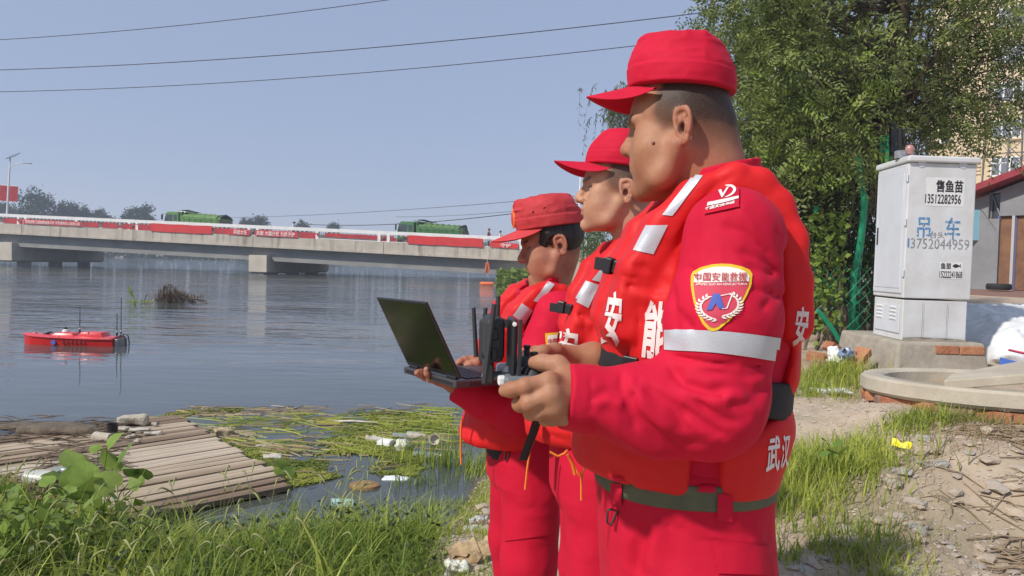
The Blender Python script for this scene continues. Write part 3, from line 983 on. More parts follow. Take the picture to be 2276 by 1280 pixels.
def text_shape(body,bold=0.0,size=None,space=1.0):
 """letters as flat faces in a unit box (x 0..1, y 0..1 upward)"""
 key=(body,bold,size,space)
 if key in _txt_cache:return _txt_cache[key]
 cu=bpy.data.curves.new('lettering','FONT');cu.body=body;cu.resolution_u=2
 cu.space_character=space
 o=bpy.data.objects.new('lettering',cu);COL.objects.link(o)
 dg=bpy.context.evaluated_depsgraph_get()
 me=bpy.data.meshes.new_from_object(o.evaluated_get(dg))
 bm=bmesh.new();bm.from_mesh(me)
 bpy.data.objects.remove(o);bpy.data.curves.remove(cu);bpy.data.meshes.remove(me)
 if bold:
  bmesh.ops.remove_doubles(bm,verts=bm.verts,dist=1e-5)
  mv={}
  for e in bm.edges:
   if len(e.link_faces)!=1:continue
   a,b=e.verts;d=(b.co-a.co)
   if d.length<1e-7:continue
   n=Vector((d.y,-d.x,0)).normalized()
   if n.dot(e.link_faces[0].calc_center_median()-a.co)>0:n=-n
   for v in(a,b):mv.setdefault(v,[]).append(n)
  for v,ns in mv.items():
   s=sum(ns,Vector((0,0,0)))
   if s.length>1e-6:
    s.normalize();k=max(0.5,s.dot(ns[0]));v.co+=s*min(bold/k,bold*1.6)
 xs=[v.co.x for v in bm.verts];ys=[v.co.y for v in bm.verts]
 x0,x1,y0,y1=min(xs),max(xs),min(ys),max(ys)
 for v in bm.verts:
  v.co.x=(v.co.x-x0)/(x1-x0);v.co.y=(v.co.y-y0)/(y1-y0)
 if size:r=_slice(bm,size)
 else:
  bm.verts.index_update()
  r=([(v.co.x,v.co.y)for v in bm.verts],[tuple(v.index for v in f.verts)for f in bm.faces]);bm.free()
 _txt_cache[key]=r
 return r
def warp(shape,tl,tr,br,bl):
 """unit-box shape -> quad given by its four corners (any dimension)"""
 pts,F=shape
 tl,tr,br,bl=[np.array(p,dtype=float)for p in(tl,tr,br,bl)]
 out=[]
 for u,v in pts:
  top=tl*(1-u)+tr*u;bot=bl*(1-u)+br*u
  out.append(tuple(bot*(1-v)+top*v))
 return out,F
def px_ray(u,v):return CAMPOS,ray(u,v).normalized()
# ================================================================== materials of the uniforms
M_JACKET=weave_mat('crimson_cotton',(0.60,0.0078,0.040),(0.51,0.0060,0.031),fold=0.22)
M_CAP=weave_mat('crimson_cap_cotton',(0.58,0.0085,0.038),(0.50,0.0065,0.030),fold=0.22)
M_CAP_FADED=weave_mat('faded_cap_cotton',(0.56,0.060,0.065),(0.47,0.036,0.044),fold=0.10)
M_TROUSER=weave_mat('crimson_trouser_cotton',(0.58,0.0075,0.036),(0.51,0.006,0.029),fold=0.26)
M_VEST=weave_mat('vest_nylon',(0.70,0.0145,0.017),(0.63,0.0115,0.013),rough=0.6,sheen=0.03,bump=0.05,fold=0.22,spec=0.3)
M_WHITE_PRINT=mat('white_print',(0.80,0.72,0.68),rough=0.7,var=0.06)
M_REFLECT=mat('reflective_tape',(0.55,0.57,0.60),rough=0.42,var=0.05,vscale=30,metal=0.15,bump=0.12,bscale=350)
M_BLACK_WEB=mat('black_webbing',(0.012,0.012,0.014),rough=0.7,var=0.2,vscale=40,bump=0.25,bscale=500)
M_BLACK_PL=mat('black_plastic',(0.016,0.016,0.018),rough=0.42,var=0.15,vscale=20,bump=0.05,bscale=300)
M_BELT_GREEN=mat('olive_webbing',(0.105,0.115,0.062),rough=0.75,var=0.14,vscale=30,bump=0.3,bscale=520)
M_STEEL=mat('dark_steel',(0.10,0.09,0.08),rough=0.35,metal=0.9)
M_CORD=mat('orange_cord',(0.85,0.22,0.02),rough=0.7,var=0.15,vscale=60)
M_YELLOW=mat('yellow_embroidery',(0.80,0.50,0.02),rough=0.7,var=0.08,vscale=80,bump=0.2,bscale=900)
M_PATCH_RED=mat('patch_red',(0.60,0.05,0.09),rough=0.7,var=0.06,vscale=60,bump=0.1,bscale=900)
M_PATCH_WHITE=mat('patch_white',(0.82,0.78,0.72),rough=0.75,bump=0.1,bscale=900)
M_PATCH_BLUE=mat('patch_blue',(0.07,0.11,0.42),rough=0.7)
M_PATCH_TEXT=mat('patch_text_red',(0.50,0.06,0.06),rough=0.7)
M_EYE=mat('eye_white',(.62,.56,.52),rough=.25)
M_IRIS=mat('dark_iris',(.02,.012,.008),rough=.15)
M_BOOT=mat('boot_leather',(0.02,0.02,0.02),rough=0.5,bump=0.1,bscale=120)
M_SKIN1=skin_mat('skin_tanned',(0.410,0.200,0.112,1),(0.360,0.155,0.083,1),(0.030,0.022,0.018,1))
M_SKIN2=skin_mat('skin_fair',(0.510,0.285,0.180,1),(0.455,0.225,0.135,1),(0.045,0.036,0.030,1))
M_SKIN3=skin_mat('skin_brown',(0.440,0.210,0.130,1),(0.370,0.145,0.088,1),(0.016,0.013,0.012,1))
M_WPAINT=mat('white_rail_paint',(0.78,0.77,0.74),rough=.6,var=.08,vscale=2)
# ================================================================== road bridge
BL=Vector((-48.9,73.0,0));BR=Vector((-1.4,62.0,0))
BU=(BR-BL).normalized();BV=Vector((-BU.y,BU.x,0));BLEN=(BR-BL).length
def bz(s):return 5.02-1.36*s/BLEN
def bp(s,v,dz):p=BL+BU*s+BV*v;return Vector((p.x,p.y,bz(s)+dz))
def bs(px):
 lo,hi=-60.0,90.0
 f=lambda s:(BL+BU*s)
 for _ in range(50):
  mid=(lo+hi)/2;p=f(mid);q=p-CAMPOS
  x=CX0+FPX*q.dot(_RV)/q.dot(_F)
  if x<px:lo=mid
  else:hi=mid
 return(lo+hi)/2
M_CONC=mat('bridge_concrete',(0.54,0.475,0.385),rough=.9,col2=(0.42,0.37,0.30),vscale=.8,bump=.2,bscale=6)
# dark runs of water down the edge beam
t=M_CONC.node_tree;b=t.nodes['Principled BSDF'];src=b.inputs['Base Color'].links[0].from_socket
tc=[n for n in t.nodes if n.type=='TEX_COORD'][0]
mp=t.nodes.new('ShaderNodeMapping');mp.inputs['Scale'].default_value=(2.6,2.6,.22);t.links.new(tc.outputs['Object'],mp.inputs[0])
n=t.nodes.new('ShaderNodeTexNoise');n.inputs['Scale'].default_value=1.0;n.inputs['Detail'].default_value=6;t.links.new(mp.outputs[0],n.inputs['Vector'])
rr_=t.nodes.new('ShaderNodeMapRange');rr_.inputs[1].default_value=.54;rr_.inputs[2].default_value=.72;rr_.inputs[4].default_value=.75;t.links.new(n.outputs['Fac'],rr_.inputs[0])
mx=t.nodes.new('ShaderNodeMix');mx.data_type='RGBA';mx.inputs[7].default_value=(.12,.105,.085,1)
t.links.new(rr_.outputs[0],mx.inputs[0]);t.links.new(src,mx.inputs[6]);t.links.new(mx.outputs[2],b.inputs['Base Color'])
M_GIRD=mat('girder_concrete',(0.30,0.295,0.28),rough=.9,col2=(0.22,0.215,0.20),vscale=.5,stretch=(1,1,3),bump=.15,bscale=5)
M_PIER=mat('pier_concrete',(0.56,0.50,0.41),rough=.9,col2=(0.46,0.41,0.33),vscale=1.2,bump=.2,bscale=8)
M_BAL=mat('grey_baluster_paint',(0.14,0.13,0.13),rough=.6)
M_ASPH=mat('asphalt',(0.055,0.055,0.055),rough=.9,var=.2,vscale=3)
M_BAN=mat('banner_red',(0.62,0.022,0.020),rough=.7,var=.12,vscale=1.5)
M_BAN2=mat('banner_red_faded',(0.42,0.025,0.03),rough=.8,var=.25,vscale=1.2)
S0,S1,BW=-28.0,66.0,12.0
br=empty('bridge',bp(0,0,-5.0));tag(br,'long concrete road bridge crossing the river, white rail and red banners along it','bridge')
def bmesh_run(name,segs,m,parent=br):
 mb=MB()
 for(sa,sb,v0,v1,d0,d1)in segs:
  mb.hexa([bp(sa,v0,d0)-br.location,bp(sb,v0,d0)-br.location,bp(sb,v1,d0)-br.location,bp(sa,v1,d0)-br.location,bp(sa,v0,d1)-br.location,bp(sb,v0,d1)-br.location,bp(sb,v1,d1)-br.location,bp(sa,v1,d1)-br.location])
 return mb.build(name,m,parent)
def runs(step=12.2,gap=.03,a=S0,b=S1):
 s=bs(561)-12.2*8;out=[]
 while s<b:
  if s+step>a:out.append((max(s,a)+gap,min(s+step,b)))
  s+=step
 return out
RH=.93
for(a,b)in runs(12.2,.05):
 bmesh_run('edge_beam',[(a,b,0,.55,-RH-.98,-RH),(a,b,-.06,0,-RH-.98,-RH-.78)],M_CONC)
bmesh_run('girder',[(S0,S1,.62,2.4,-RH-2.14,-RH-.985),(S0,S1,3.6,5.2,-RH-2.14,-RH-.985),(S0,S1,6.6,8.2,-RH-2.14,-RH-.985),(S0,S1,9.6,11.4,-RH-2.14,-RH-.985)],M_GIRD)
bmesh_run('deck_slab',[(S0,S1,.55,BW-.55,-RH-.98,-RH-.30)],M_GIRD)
bmesh_run('roadway',[(S0,S1,.56,BW-.56,-RH-.296,-RH-.28)],M_ASPH)
bmesh_run('edge_beam',[(S0,S1,BW-.55,BW,-RH-.98,-RH)],M_CONC)
def pier(s,zc0,zc1,cols,w=1.75):
 a=BL+BU*s;mb=MB();L=br.location
 q=lambda ds,v,z:Vector(((a+BU*ds+BV*v).x,(a+BU*ds+BV*v).y,z))-L
 mb.hexa([q(0,-.05,zc0+.12),q(w,-.05,zc0+.12),q(w,BW-.3,zc0+.12),q(0,BW-.3,zc0+.12),q(0,-.05,zc1),q(w,-.05,zc1),q(w,BW-.3,zc1),q(0,BW-.3,zc1)])
 mb.hexa([q(.2,.25,zc0),q(w-.2,.25,zc0),q(w-.2,BW-.6,zc0),q(.2,BW-.6,zc0),q(0,-.05,zc0+.12),q(w,-.05,zc0+.12),q(w,BW-.3,zc0+.12),q(0,BW-.3,zc0+.12)])
 mb.build('pier_cap',M_PIER,br,bevel=.03)
 for v in cols:
  c=a+BU*(w/2)+BV*v
  MB().tube([Vector((c.x,c.y,-1))-L,Vector((c.x,c.y,zc0+.01))-L],.62,14).build('pier_column',M_GIRD,br,smooth=True)
sp_=bs(553)
pier(sp_,.06,1.66,(2.2,6,9.8))
pier(bs(27)-1.75,.45,2.30,(2.2,6,9.8))
pier(sp_+25.5,-.6,.95,(2.2,6,9.8))
# abutment and approach bank on the right
bmesh_run('abutment',[(54,S1,-.3,BW+.3,-6.5,-RH-.99)],M_PIER)
# parapet railing, near and far
def railing(v,name_suffix=''):
 rl=bmesh_run('railing',[(S0,S1,v-.07,v+.07,-.29,0.0)],M_WPAINT)
 k=bmesh_run('bottom_rail',[(S0,S1,v-.03,v+.03,-RH+.02,-RH+.07)],M_WPAINT,rl)
 mb=MB();s=S0+.1
 while s<S1:
  p0=bp(s,v,-RH)-br.location
  mb.box(p0+Vector((0,0,(RH-.29)/2)),(.035,.035,RH-.29-.002),Matrix.Rotation(math.atan2(BU.y,BU.x),3,'Z'))
  s+=.165
 tag(mb.build('balusters',M_BAL,rl),kind='stuff')
 mb=MB();s=S0+.1
 while s<S1:
  mb.box(bp(s,v-.02,-.345)-br.location,(.16,.03,.06),Matrix.Rotation(math.atan2(BU.y,BU.x),3,'Z'));s+=.42
 tag(mb.build('ornaments',M_WPAINT,rl),kind='stuff')
 s=bs(561)-12.2*8
 i=0
 while s<S1:
  if s>S0:
   for ds,w in(((-.55,.26),(.28,.26))if i%2==0 else((-.13,.26),)):
    bmesh_run('rail_post',[(s+ds,s+ds+w,v-.09,v+.09,-RH,-.292)],M_WPAINT,rl)
   if i%2==0:MB().lathe([(.005,-.20),(.20,-.05),(.20,.05),(.005,.20)],bp(s-.02,v,-.60)-br.location,8).build('post_ornament',M_BAL,rl)
  s+=6.1;i+=1
 return rl
railing(.12)
rl_=bmesh_run('far_parapet',[(S0,S1,BW-.2,BW-.05,-RH+.004,-.35)],mat('far_parapet_grey',(.20,.17,.165),rough=.9,var=.3,vscale=1))
# banners tied along the rail
def banner(px0,px1,d0,d1,v,m,label,text=None,tx=None,bulge=.03,group='red banners tied along the bridge rail'):
 sa,sb=bs(px0),bs(px1);n=max(4,int((sb-sa)/.35));mb=MB();r=np.random.default_rng(int(px0*7+3))
 loc=bp(sa,v,d1)
 for side in(0,.012):
  for i in range(n+1):
   s=sa+(sb-sa)*i/n
   for j in range(4):
    q=bp(s,v+side+bulge*math.sin(i*1.7+j)*(.4+.3*math.sin(i*.6)),d1+(d0-d1)*j/3+.015*math.sin(i*.9))-loc
    mb.v.append(tuple(q))
 N=(n+1)*4
 for sd in(0,1):
  for i in range(n):
   for j in range(3):
    a=sd*N+i*4+j;f=(a,a+4,a+5,a+1);mb.f.append(f if sd==0 else f[::-1])
 o=mb.build('banner',m,None,loc,smooth=True)
 tag(o,label,'banner',group)
 if text:
  sh=text_shape(text,.012)
  s0,s1=(bs(tx[0]),bs(tx[1]));V=[bp(s0+(s1-s0)*u,v-.075,d1+.05+(d0-d1-.10)*w)-loc for u,w in sh[0]]
  me=bpy.data.meshes.new('banner_text');me.from_pydata(V,[],sh[1]);link('banner_text',me,M_WPAINT,o)
 return o
banner(50,184,-.44,-.86,-.09,M_BAN,'red banner with one long line of white characters, beside the solar lamp','厂职免伯职工团结建设奋斗外 不失使命为人民的心安',(54,180))
banner(186,218,-.42,-.88,.03,M_BAN2,'short faded banner between the long lettered banner and the first rail posts')
banner(226,259,-.40,-.88,.03,M_BAN2,'short faded red banner left of the first double rail post')
banner(270,335,-.40,-.90,.03,M_BAN2,'faded red banner right of the first double rail post, left of the bright plain one')
banner(335,471,-.26,-.98,-.09,M_BAN,'bright plain red banner draped over the rail below the left dump truck')
banner(507,555,-.42,-.92,-.09,M_BAN,'red banner with four white characters left of the middle pier','共担大任',(520,550))
banner(567,661,-.42,-.92,-.09,M_BAN,'red banner with three groups of white characters above the middle pier','风雨 大国分忧 为民守护',(571,656))
banner(664,706,-.42,-.92,.03,M_BAN2,'faded red banner right of the lettered one above the middle pier')
banner(905,1072,-.26,-.97,-.09,M_BAN,'bright plain red banner draped over the rail below the right dump truck')
banner(1088,1150,-.50,-.92,-.09,M_BAN,'red banner with two white characters, nearest to the bowed man\'s cap','守护',(1112,1134))
banner(6,48,-.42,-.88,.03,M_BAN2,'short faded banner at the far left end of the rail, under the lamp post')
banner(473,505,-.40,-.90,.03,M_BAN2,'short faded banner between the plain banner of the left truck and the four-character one')
banner(720,872,-.40,-.74,.05,M_BAN2,'long narrow faded banner behind the balusters, between the middle pier and the right truck')
banner(20,215,-.36,-.86,BW-.3,M_BAN2,'dull red banner on the far rail, left end, seen through the balusters')
banner(720,880,-.36,-.86,BW-.3,M_BAN2,'dull red banner on the far rail, between the middle pier and the right truck')
# ------------------------------------------------------------------ dump trucks
M_GREEN=mat('truck_green',(0.045,0.17,0.040),rough=.6,var=.15,vscale=2,coat=.2)
M_TARP_A=mat('green_tarp',(0.10,0.19,0.05),rough=.75,var=.25,vscale=2,bump=.3,bscale=5)
M_GLASS=mat('dark_window',(0.05,0.06,0.07),rough=.08,spec=.6)
M_TYRE=mat('tyre_rubber',(0.02,0.02,0.02),rough=.8)
M_DUST=mat('dusty_steel',(0.22,0.17,0.12),rough=.8,var=.3,vscale=4)
M_DARK=mat('dark_canvas',(0.025,0.03,0.028),rough=.8)
M_MUD=mat('rust_panel',(0.32,0.15,0.05),rough=.8,var=.3,vscale=5)
def truck(px0,v,label,colour,tarp_m,bright):
 s0=bs(px0);o=bp(s0,v,-RH-.28);a=math.atan2((bp(s0+1,v,0)-bp(s0,v,0)).y,(bp(s0+1,v,0)-bp(s0,v,0)).x)
 root=empty('dump_truck',o,a);tag(root,label,'truck','green dump trucks on the bridge')
 root.rotation_euler=(0,math.atan2(1.36,BLEN),a);root.scale=(.80,.9,.78)
 # local: x along the bridge from the front bumper backwards, y away from the camera
 cab=MB().prism([(.10,0,.75),(.02,0,1.55),(.22,0,2.55),(.45,0,2.78),(1.85,0,2.80),(1.95,0,2.7),(1.95,0,.75)],(0,2.3,0)).build('cab',colour,root,bevel=.05)
 for y in(-.012,2.292):
  MB().prism([(.32,y,1.65),(.42,y,2.45),(1.15,y,2.45),(1.15,y,1.65)],(0,.02,0)).build('side_window',M_GLASS,cab)
  MB().prism([(1.32,y,1.75),(1.32,y,2.42),(1.72,y,2.42),(1.72,y,1.75)],(0,.02,0)).build('side_window',M_GLASS,cab)
 MB().hexa([(-.005,.2,1.62),(.01,.2,1.6),(.01,2.1,1.6),(-.005,2.1,1.62),(.175,.2,2.48),(.195,.2,2.46),(.195,2.1,2.46),(.175,2.1,2.48)]).build('windscreen',M_GLASS,cab)
 MB().box((.08,1.15,.55),(.25,2.35,.45)).build('bumper',M_MUD,cab,bevel=.04)
 for y in(.35,1.95):MB().lathe([(.01,.03),(.11,.02),(.12,0)],(-.02,y,.98),10,Matrix.Rotation(-math.pi/2,3,'Y')).build('headlight',M_WPAINT,cab)
 for y in(-.28,2.58):
  mb=MB().tube([(.25,1.15+(y-1.15)*.82,2.5),(.02,y,2.45),(.02,y,1.7)],.025,5);mb.box((.0,y,2.1),(.08,.22,.6)).build('mirror',M_DARK,cab)
 MB().box((3.9,1.15,.72),(7.0,.9,.28)).build('chassis',M_DUST,root)
 L=7.15;bed=MB()
 bed.hexa([(2.25,.0,1.05),(L,.0,1.05),(L,2.3,1.05),(2.25,2.3,1.05),(2.18,-.06,2.35),(L+.05,-.06,2.2),(L+.05,2.36,2.2),(2.18,2.36,2.35)])
 bd=bed.build('dump_body',colour,root,bevel=.03)
 for i in range(7):
  x=2.6+i*.72;MB().hexa([(x,-.05,1.1),(x+.12,-.05,1.1),(x+.12,.0,1.1),(x,.0,1.1),(x,-.11,2.18),(x+.12,-.11,2.18),(x+.12,-.05,2.18),(x,-.05,2.18)]).build('body_rib',colour,bd)
 MB().hexa([(L+.055,.0,1.1),(L+.12,.0,1.1),(L+.12,2.3,1.1),(L+.055,2.3,1.1),(L+.06,-.04,1.95),(L+.16,-.04,1.95),(L+.16,2.34,1.95),(L+.06,2.34,1.95)]).build('tailgate',M_DUST,bd)
 MB().hexa([(1.9,-.02,2.86),(2.9,-.02,2.72),(2.9,2.32,2.72),(1.9,2.32,2.86),(1.9,-.02,2.95),(2.9,-.02,2.80),(2.9,2.32,2.80),(1.9,2.32,2.95)]).build('cab_guard',colour,bd,bevel=.02)
 MB().box((2.3,1.15,2.55),(.12,2.36,.62)).build('headboard',colour,bd)
 # tarpaulin sagging over the load
 nx,ny=26,10;V,F=[],[];r=np.random.default_rng(int(px0))
 for i in range(nx+1):
  for j in range(ny+1):
   x=2.4+(L-2.2)*i/nx;y=-.10+2.5*j/ny
   e=math.sin(math.pi*j/ny)
   z=2.36-.02*i/nx*5+.42*e**.6*(1-.25*(i/nx))+.05*math.sin(i*1.9+j*.7)+.035*r.normal()
   if j in(0,ny):z=2.02+.05*math.sin(i*1.3)
   if i==nx:z-=.35*(1 if bright else .1)
   V.append((x,y,z))
 for i in range(nx):
  for j in range(ny):a_=i*(ny+1)+j;F.append((a_,a_+ny+1,a_+ny+2,a_+1))
 me=bpy.data.meshes.new('tarpaulin');me.from_pydata(V,[],F);tp=link('tarpaulin',me,tarp_m,bd)
 md=tp.modifiers.new('thick','SOLIDIFY');md.thickness=.03
 MB().tube([(2.35,-.05,2.98),(2.9,.3,3.0),(3.6,.5,2.86),(4.2,.9,2.80)],[.05,.16,.13,.02],7,flat=.7).build('rolled_canvas',M_DARK,bd,smooth=True)
 mb=MB().tube([(L-.25,-.1,2.1),(L-.1,.15,2.42),(L+.1,1.15,2.62),(L-.1,2.2,2.42),(L-.1,2.4,2.1)],[.05,.14,.16,.14,.05],7,flat=.8);mb.build('canvas_edge',M_DARK,bd,smooth=True)
 for x in(1.05,2.75,5.3,6.55):
  for y in(.02,2.02):
   w=MB().lathe([(.30,-.15),(.50,-.15),(.54,-.10),(.54,.10),(.50,.15),(.30,.15)],(x,y+.13,.54),18,Matrix.Rotation(math.pi/2,3,'X')).build('wheel',M_TYRE,root,smooth=True)
   MB().lathe([(.02,.17),(.12,.17),(.22,.13),(.30,.12),(.30,-.12),(.02,-.12)],(x,y+.13,.54),14,Matrix.Rotation(math.pi/2 if y<1 else-math.pi/2,3,'X')).build('rim',M_DUST,w,smooth=True)
 for x in(1.05,):MB().box((x,1.15,1.12),(1.35,2.36,.12)).build('mudguard',M_MUD,root,bevel=.03)
 return root
truck(326,2.2,'light green dump truck on the left of the bridge, open rear canvas showing',mat('truck_light_green',(0.10,0.24,0.045),rough=.6,var=.15,vscale=2,coat=.2),mat('light_green_tarp',(0.14,0.26,0.065),rough=.8,var=.25,vscale=2),False)
truck(860,1.9,'deep green dump truck with crumpled tarpaulin, right on the bridge near two people',M_GREEN,M_TARP_A,True)
# ------------------------------------------------------------------ people on the bridge
def walker(px,v,h,top,legs,skin,label,lean=0.0,stride=.0,vest=None,cap=None):
 s=bs(px);o=bp(s,v,-RH-.22);a=math.atan2(BU.y,BU.x)
 man=Man(o,math.pi+a);root=empty('person',o,man.yaw);tag(root,label,'person','people on the bridge')
 k=h/1.72
 def body(X):
  d=ell(X,A(.02+lean,0,1.60)*k,A(.095,.075,.115)*k)
  d=smin(d,cone(X,A(lean,0,1.5)*k,A(lean*.8,0,1.4)*k,.05,.06),.03)
  return d
 def torso(X):
  d=loft(X/k,[(.88,0,.11,.11,.16,2.2),(1.05,lean*.3,.11,.11,.15,2.2),(1.3,lean*.7,.12,.12,.18,2.2),(1.42,lean,.08,.09,.15,2.2),(1.46,lean,.05,.05,.07,2.)])*k
  for sd in(1,-1):
   d=smin(d,chain(X,[A(lean,sd*.19,1.38)*k,A(lean*.6+.02-stride*sd*.3,sd*.24,1.12)*k,A(.12-stride*sd*.5,sd*.18,.95)*k],[.06,.052,.042],.03),.03)
  return d
 def leg(X):
  d=None
  for sd in(1,-1):
   c=chain(X,[A(0,sd*.09,.9)*k,A(.05+stride*sd,sd*.1,.5)*k,A(-.02+stride*sd*1.4,sd*.1,.06)*k],[.11,.085,.065],.03)
   c=smin(c,cone(X,A(-.02+stride*sd*1.4,sd*.1,.05)*k,A(.14+stride*sd*1.4,sd*.1,.04)*k,.05,.04),.03)
   d=c if d is None else smin(d,c,.04)
  return d
 def hands(X):
  d=None
  for sd in(1,-1):
   c=cone(X,A(.13-stride*sd*.5,sd*.175,.93)*k,A(.18-stride*sd*.5,sd*.17,.86)*k,.035,.025);d=c if d is None else np.minimum(d,c)
  return d
 bo,V=skin_obj(man,[surfnet(body,A(-.2,-.2,1.3)*k,A(.35,.2,1.8)*k,.018),surfnet(hands,A(-.1,-.3,.75)*k,A(.4,.3,1.05)*k,.015)],'body',skin,root)
 skin_obj(man,[surfnet(torso,A(-.3,-.4,.8)*k,A(.4,.4,1.52)*k,.022)],'jacket',top,root)
 skin_obj(man,[surfnet(leg,A(-.6,-.3,-.03)*k,A(.7,.3,1.05)*k,.024)],'trousers',legs,root)
 hc_=A(.0+lean,0,1.645)*k
 skin_obj(man,[surfnet(lambda X:smax(ell(X,hc_+A(-.01,0,.01),A(.11,.09,.10)*k),-(X[:,2]-hc_[2]+.02+(X[:,0]-hc_[0])*-.4),.01),hc_-.16,hc_+.16,.014)],'cap' if cap else 'hair',cap or M_DARK,root)
 if cap:
  MB().box(hc_+A(.14,0,.005),(.12,.13,.012)).build('visor',cap,root)
 if vest:
  for z in(1.02,1.18,1.32):
   for y in(-.08,.08):MB().box(A(lean*.6-.125,y,z)*k,(.03,.05,.12)).build('vest_stripe',M_WPAINT,root)
  skin_obj(man,[surfnet(lambda X:smax(torso(X)-.02,np.maximum(np.abs(X[:,1])-.15,np.abs(X[:,2]-1.16*k)-.25*k),.02),A(-.3,-.4,.8)*k,A(.4,.4,1.52)*k,.022)],'life_vest',vest,root)
 return root
M_PSKIN=mat('walker_skin',(.42,.22,.14),rough=.6);M_NAVY=mat('navy_cloth',(.03,.035,.05),rough=.9);M_WCLOTH=mat('white_shirt',(.7,.7,.7),rough=.9)
walker(640,.9,1.62,M_WCLOTH,M_NAVY,M_PSKIN,'person in a white shirt and black cap walking on the bridge above the middle pier',stride=.14,cap=M_DARK)
walker(1079,.75,1.75,M_NAVY,M_NAVY,M_PSKIN,'person in dark clothes and red vest at the rail, right of the trucks',vest=M_VEST_FAR if 'M_VEST_FAR' in globals()else mat('far_vest_red',(.6,.05,.05),rough=.7))
walker(1107,.75,1.62,M_WCLOTH,M_NAVY,M_PSKIN,'person leaning on the rail close to the bowed man\'s cap, orange vest',lean=.10,vest=mat('far_vest_orange',(.7,.12,.05),rough=.7))
# rope with an orange buoy let down from the rail, and the float below
M_ORANGE=mat('buoy_orange',(.80,.17,.05),rough=.6,var=.1,vscale=4)
q=bs(1083);top_=bp(q,-.12,-.1);bot=Vector((top_.x,top_.y-.1,.35))
ro=empty('throw_line',top_);tag(ro,'rope with an orange bundle hanging from the bridge rail by the two people','rope')
MB().tube([(0,0,0),(0,-.06,-1.6),(0,-.1,bot.z-top_.z)],.012,5).build('rope',M_WPAINT,ro)
mb=MB()
for k_ in range(5):mb.tube([(.05*math.sin(k_*2),-.1+.05*math.cos(k_*2),-2.05),(.16*math.sin(k_*1.9),-.1+.14*math.cos(k_*1.9),-2.5),(.08*math.sin(k_*2.4),-.1,-2.95)],[.05,.08,.04],6)
mb.build('bundle',M_ORANGE,ro,smooth=True)
c=PZ(1082,633,0);fl=empty('float',c);tag(fl,'orange float on the water under the hanging rope, beside the bush','float')
for i in range(3):MB().lathe([(.02,-.48),(.10,-.46),(.13,-.40),(.13,.40),(.10,.46),(.02,.48)],(-.45+i*.0+(i-1)*.0+.45,(i-1)*.3,.07),12,Matrix.Rotation(math.pi/2,3,'Y')).build('float_drum',M_ORANGE,fl,smooth=True)
# ------------------------------------------------------------------ solar street lamp on the left, pale pole on the right
lp=bp(bs(6),.4,-RH-.22);lr=empty('street_lamp',lp);tag(lr,'white street lamp with tilted solar panel and two red flags, left edge of the bridge','street lamp')
lr.rotation_euler=(0,.055,0)
MB().tube([(0,0,0),(0,0,6.5)],[.10,.065],10).build('pole',M_WPAINT,lr,smooth=True)
MB().box((.25,0,6.72),(1.05,.9,.05),Matrix.Rotation(.5,3,'X')@Matrix.Rotation(-.35,3,'Y')).build('solar_panel',mat('solar_cells',(.16,.18,.20),rough=.25,spec=.6),lr)
am=MB().tube([(0,0,5.55),(.5,-.05,5.95),(1.5,-.1,6.12)],[.035,.03,.03],8).build('arm',M_WPAINT,lr,smooth=True)
MB().box((1.75,-.1,6.12),(.75,.24,.09)).build('lamp_head',mat('lamp_grey',(.30,.31,.33),rough=.5),am,bevel=.03)
for x in(-.52,.52):
 fg=MB().box((x,-.02,3.1),(.80,.03,1.45)).build('flag',M_BAN2,lr)
 MB().tube([(x*.15,0,3.87),(x*1.75,0,3.87)],.02,6).build('flag_bar',M_WPAINT,fg)
pp=P(1283,545,62);po=empty('lamp_post',(pp.x,pp.y,1.0));tag(po,'thin pale lamp post standing behind the middle man\'s nose','street lamp')
MB().tube([(0,0,0),(0.12,0,P(1286,392,62).z-1.0)],[.10,.075],8).build('pole',M_WPAINT,po,smooth=True)
MB().tube([(.12,0,P(1286,392,62).z-1.0),(.10,0,P(1286,380,62).z-1.0)],[.12,.03],8).build('pole_cap',M_WPAINT,po)
# ------------------------------------------------------------------ power cables
def cable(name,pts,r,label,cat='cable',group='power cables across the sky',sag=0.0):
 P0,P1=Vector(pts[0]),Vector(pts[1]);mb=MB();L=[]
 for i in range(25):
  t_=i/24;q=P0.lerp(P1,t_);q.z-=sag*4*t_*(1-t_);L.append(q-P0)
 o=mb.tube(L,r,5).build(name,mat('cable_black',(.03,.03,.035),rough=.6),None,P0)
 tag(o,label,cat,group);return o
cable('power_cable',(P(-300,100,36),P(1150,-45,30)),.016,'uppermost of the three long cables, leaving the picture at the top middle',sag=.5)
cable('power_cable',(P(-300,160,36),P(2000,-30,26)),.018,'middle one of the three long cables crossing the sky above the bridge',sag=.7)
cable('power_cable',(P(-300,205,38),P(1900,40,27)),.016,'lowest of the three long cables, running behind the nearest man\'s cap',sag=.75)
cable('power_cable',(P(480,484,130),P(1500,415,70)),.03,'upper thin cable low over the bridge, ending at the pale lamp post',sag=.6,group='low cables beyond the bridge')
cable('power_cable',(P(690,499,120),P(1500,418,70)),.05,'thick sagging cable low over the bridge, passing above the right truck',sag=1.2,group='low cables beyond the bridge')
cable('power_cable',(P(880,482,110),P(1500,425,70)),.025,'lower thin cable meeting the thick sagging one above the right truck',sag=.6,group='low cables beyond the bridge')
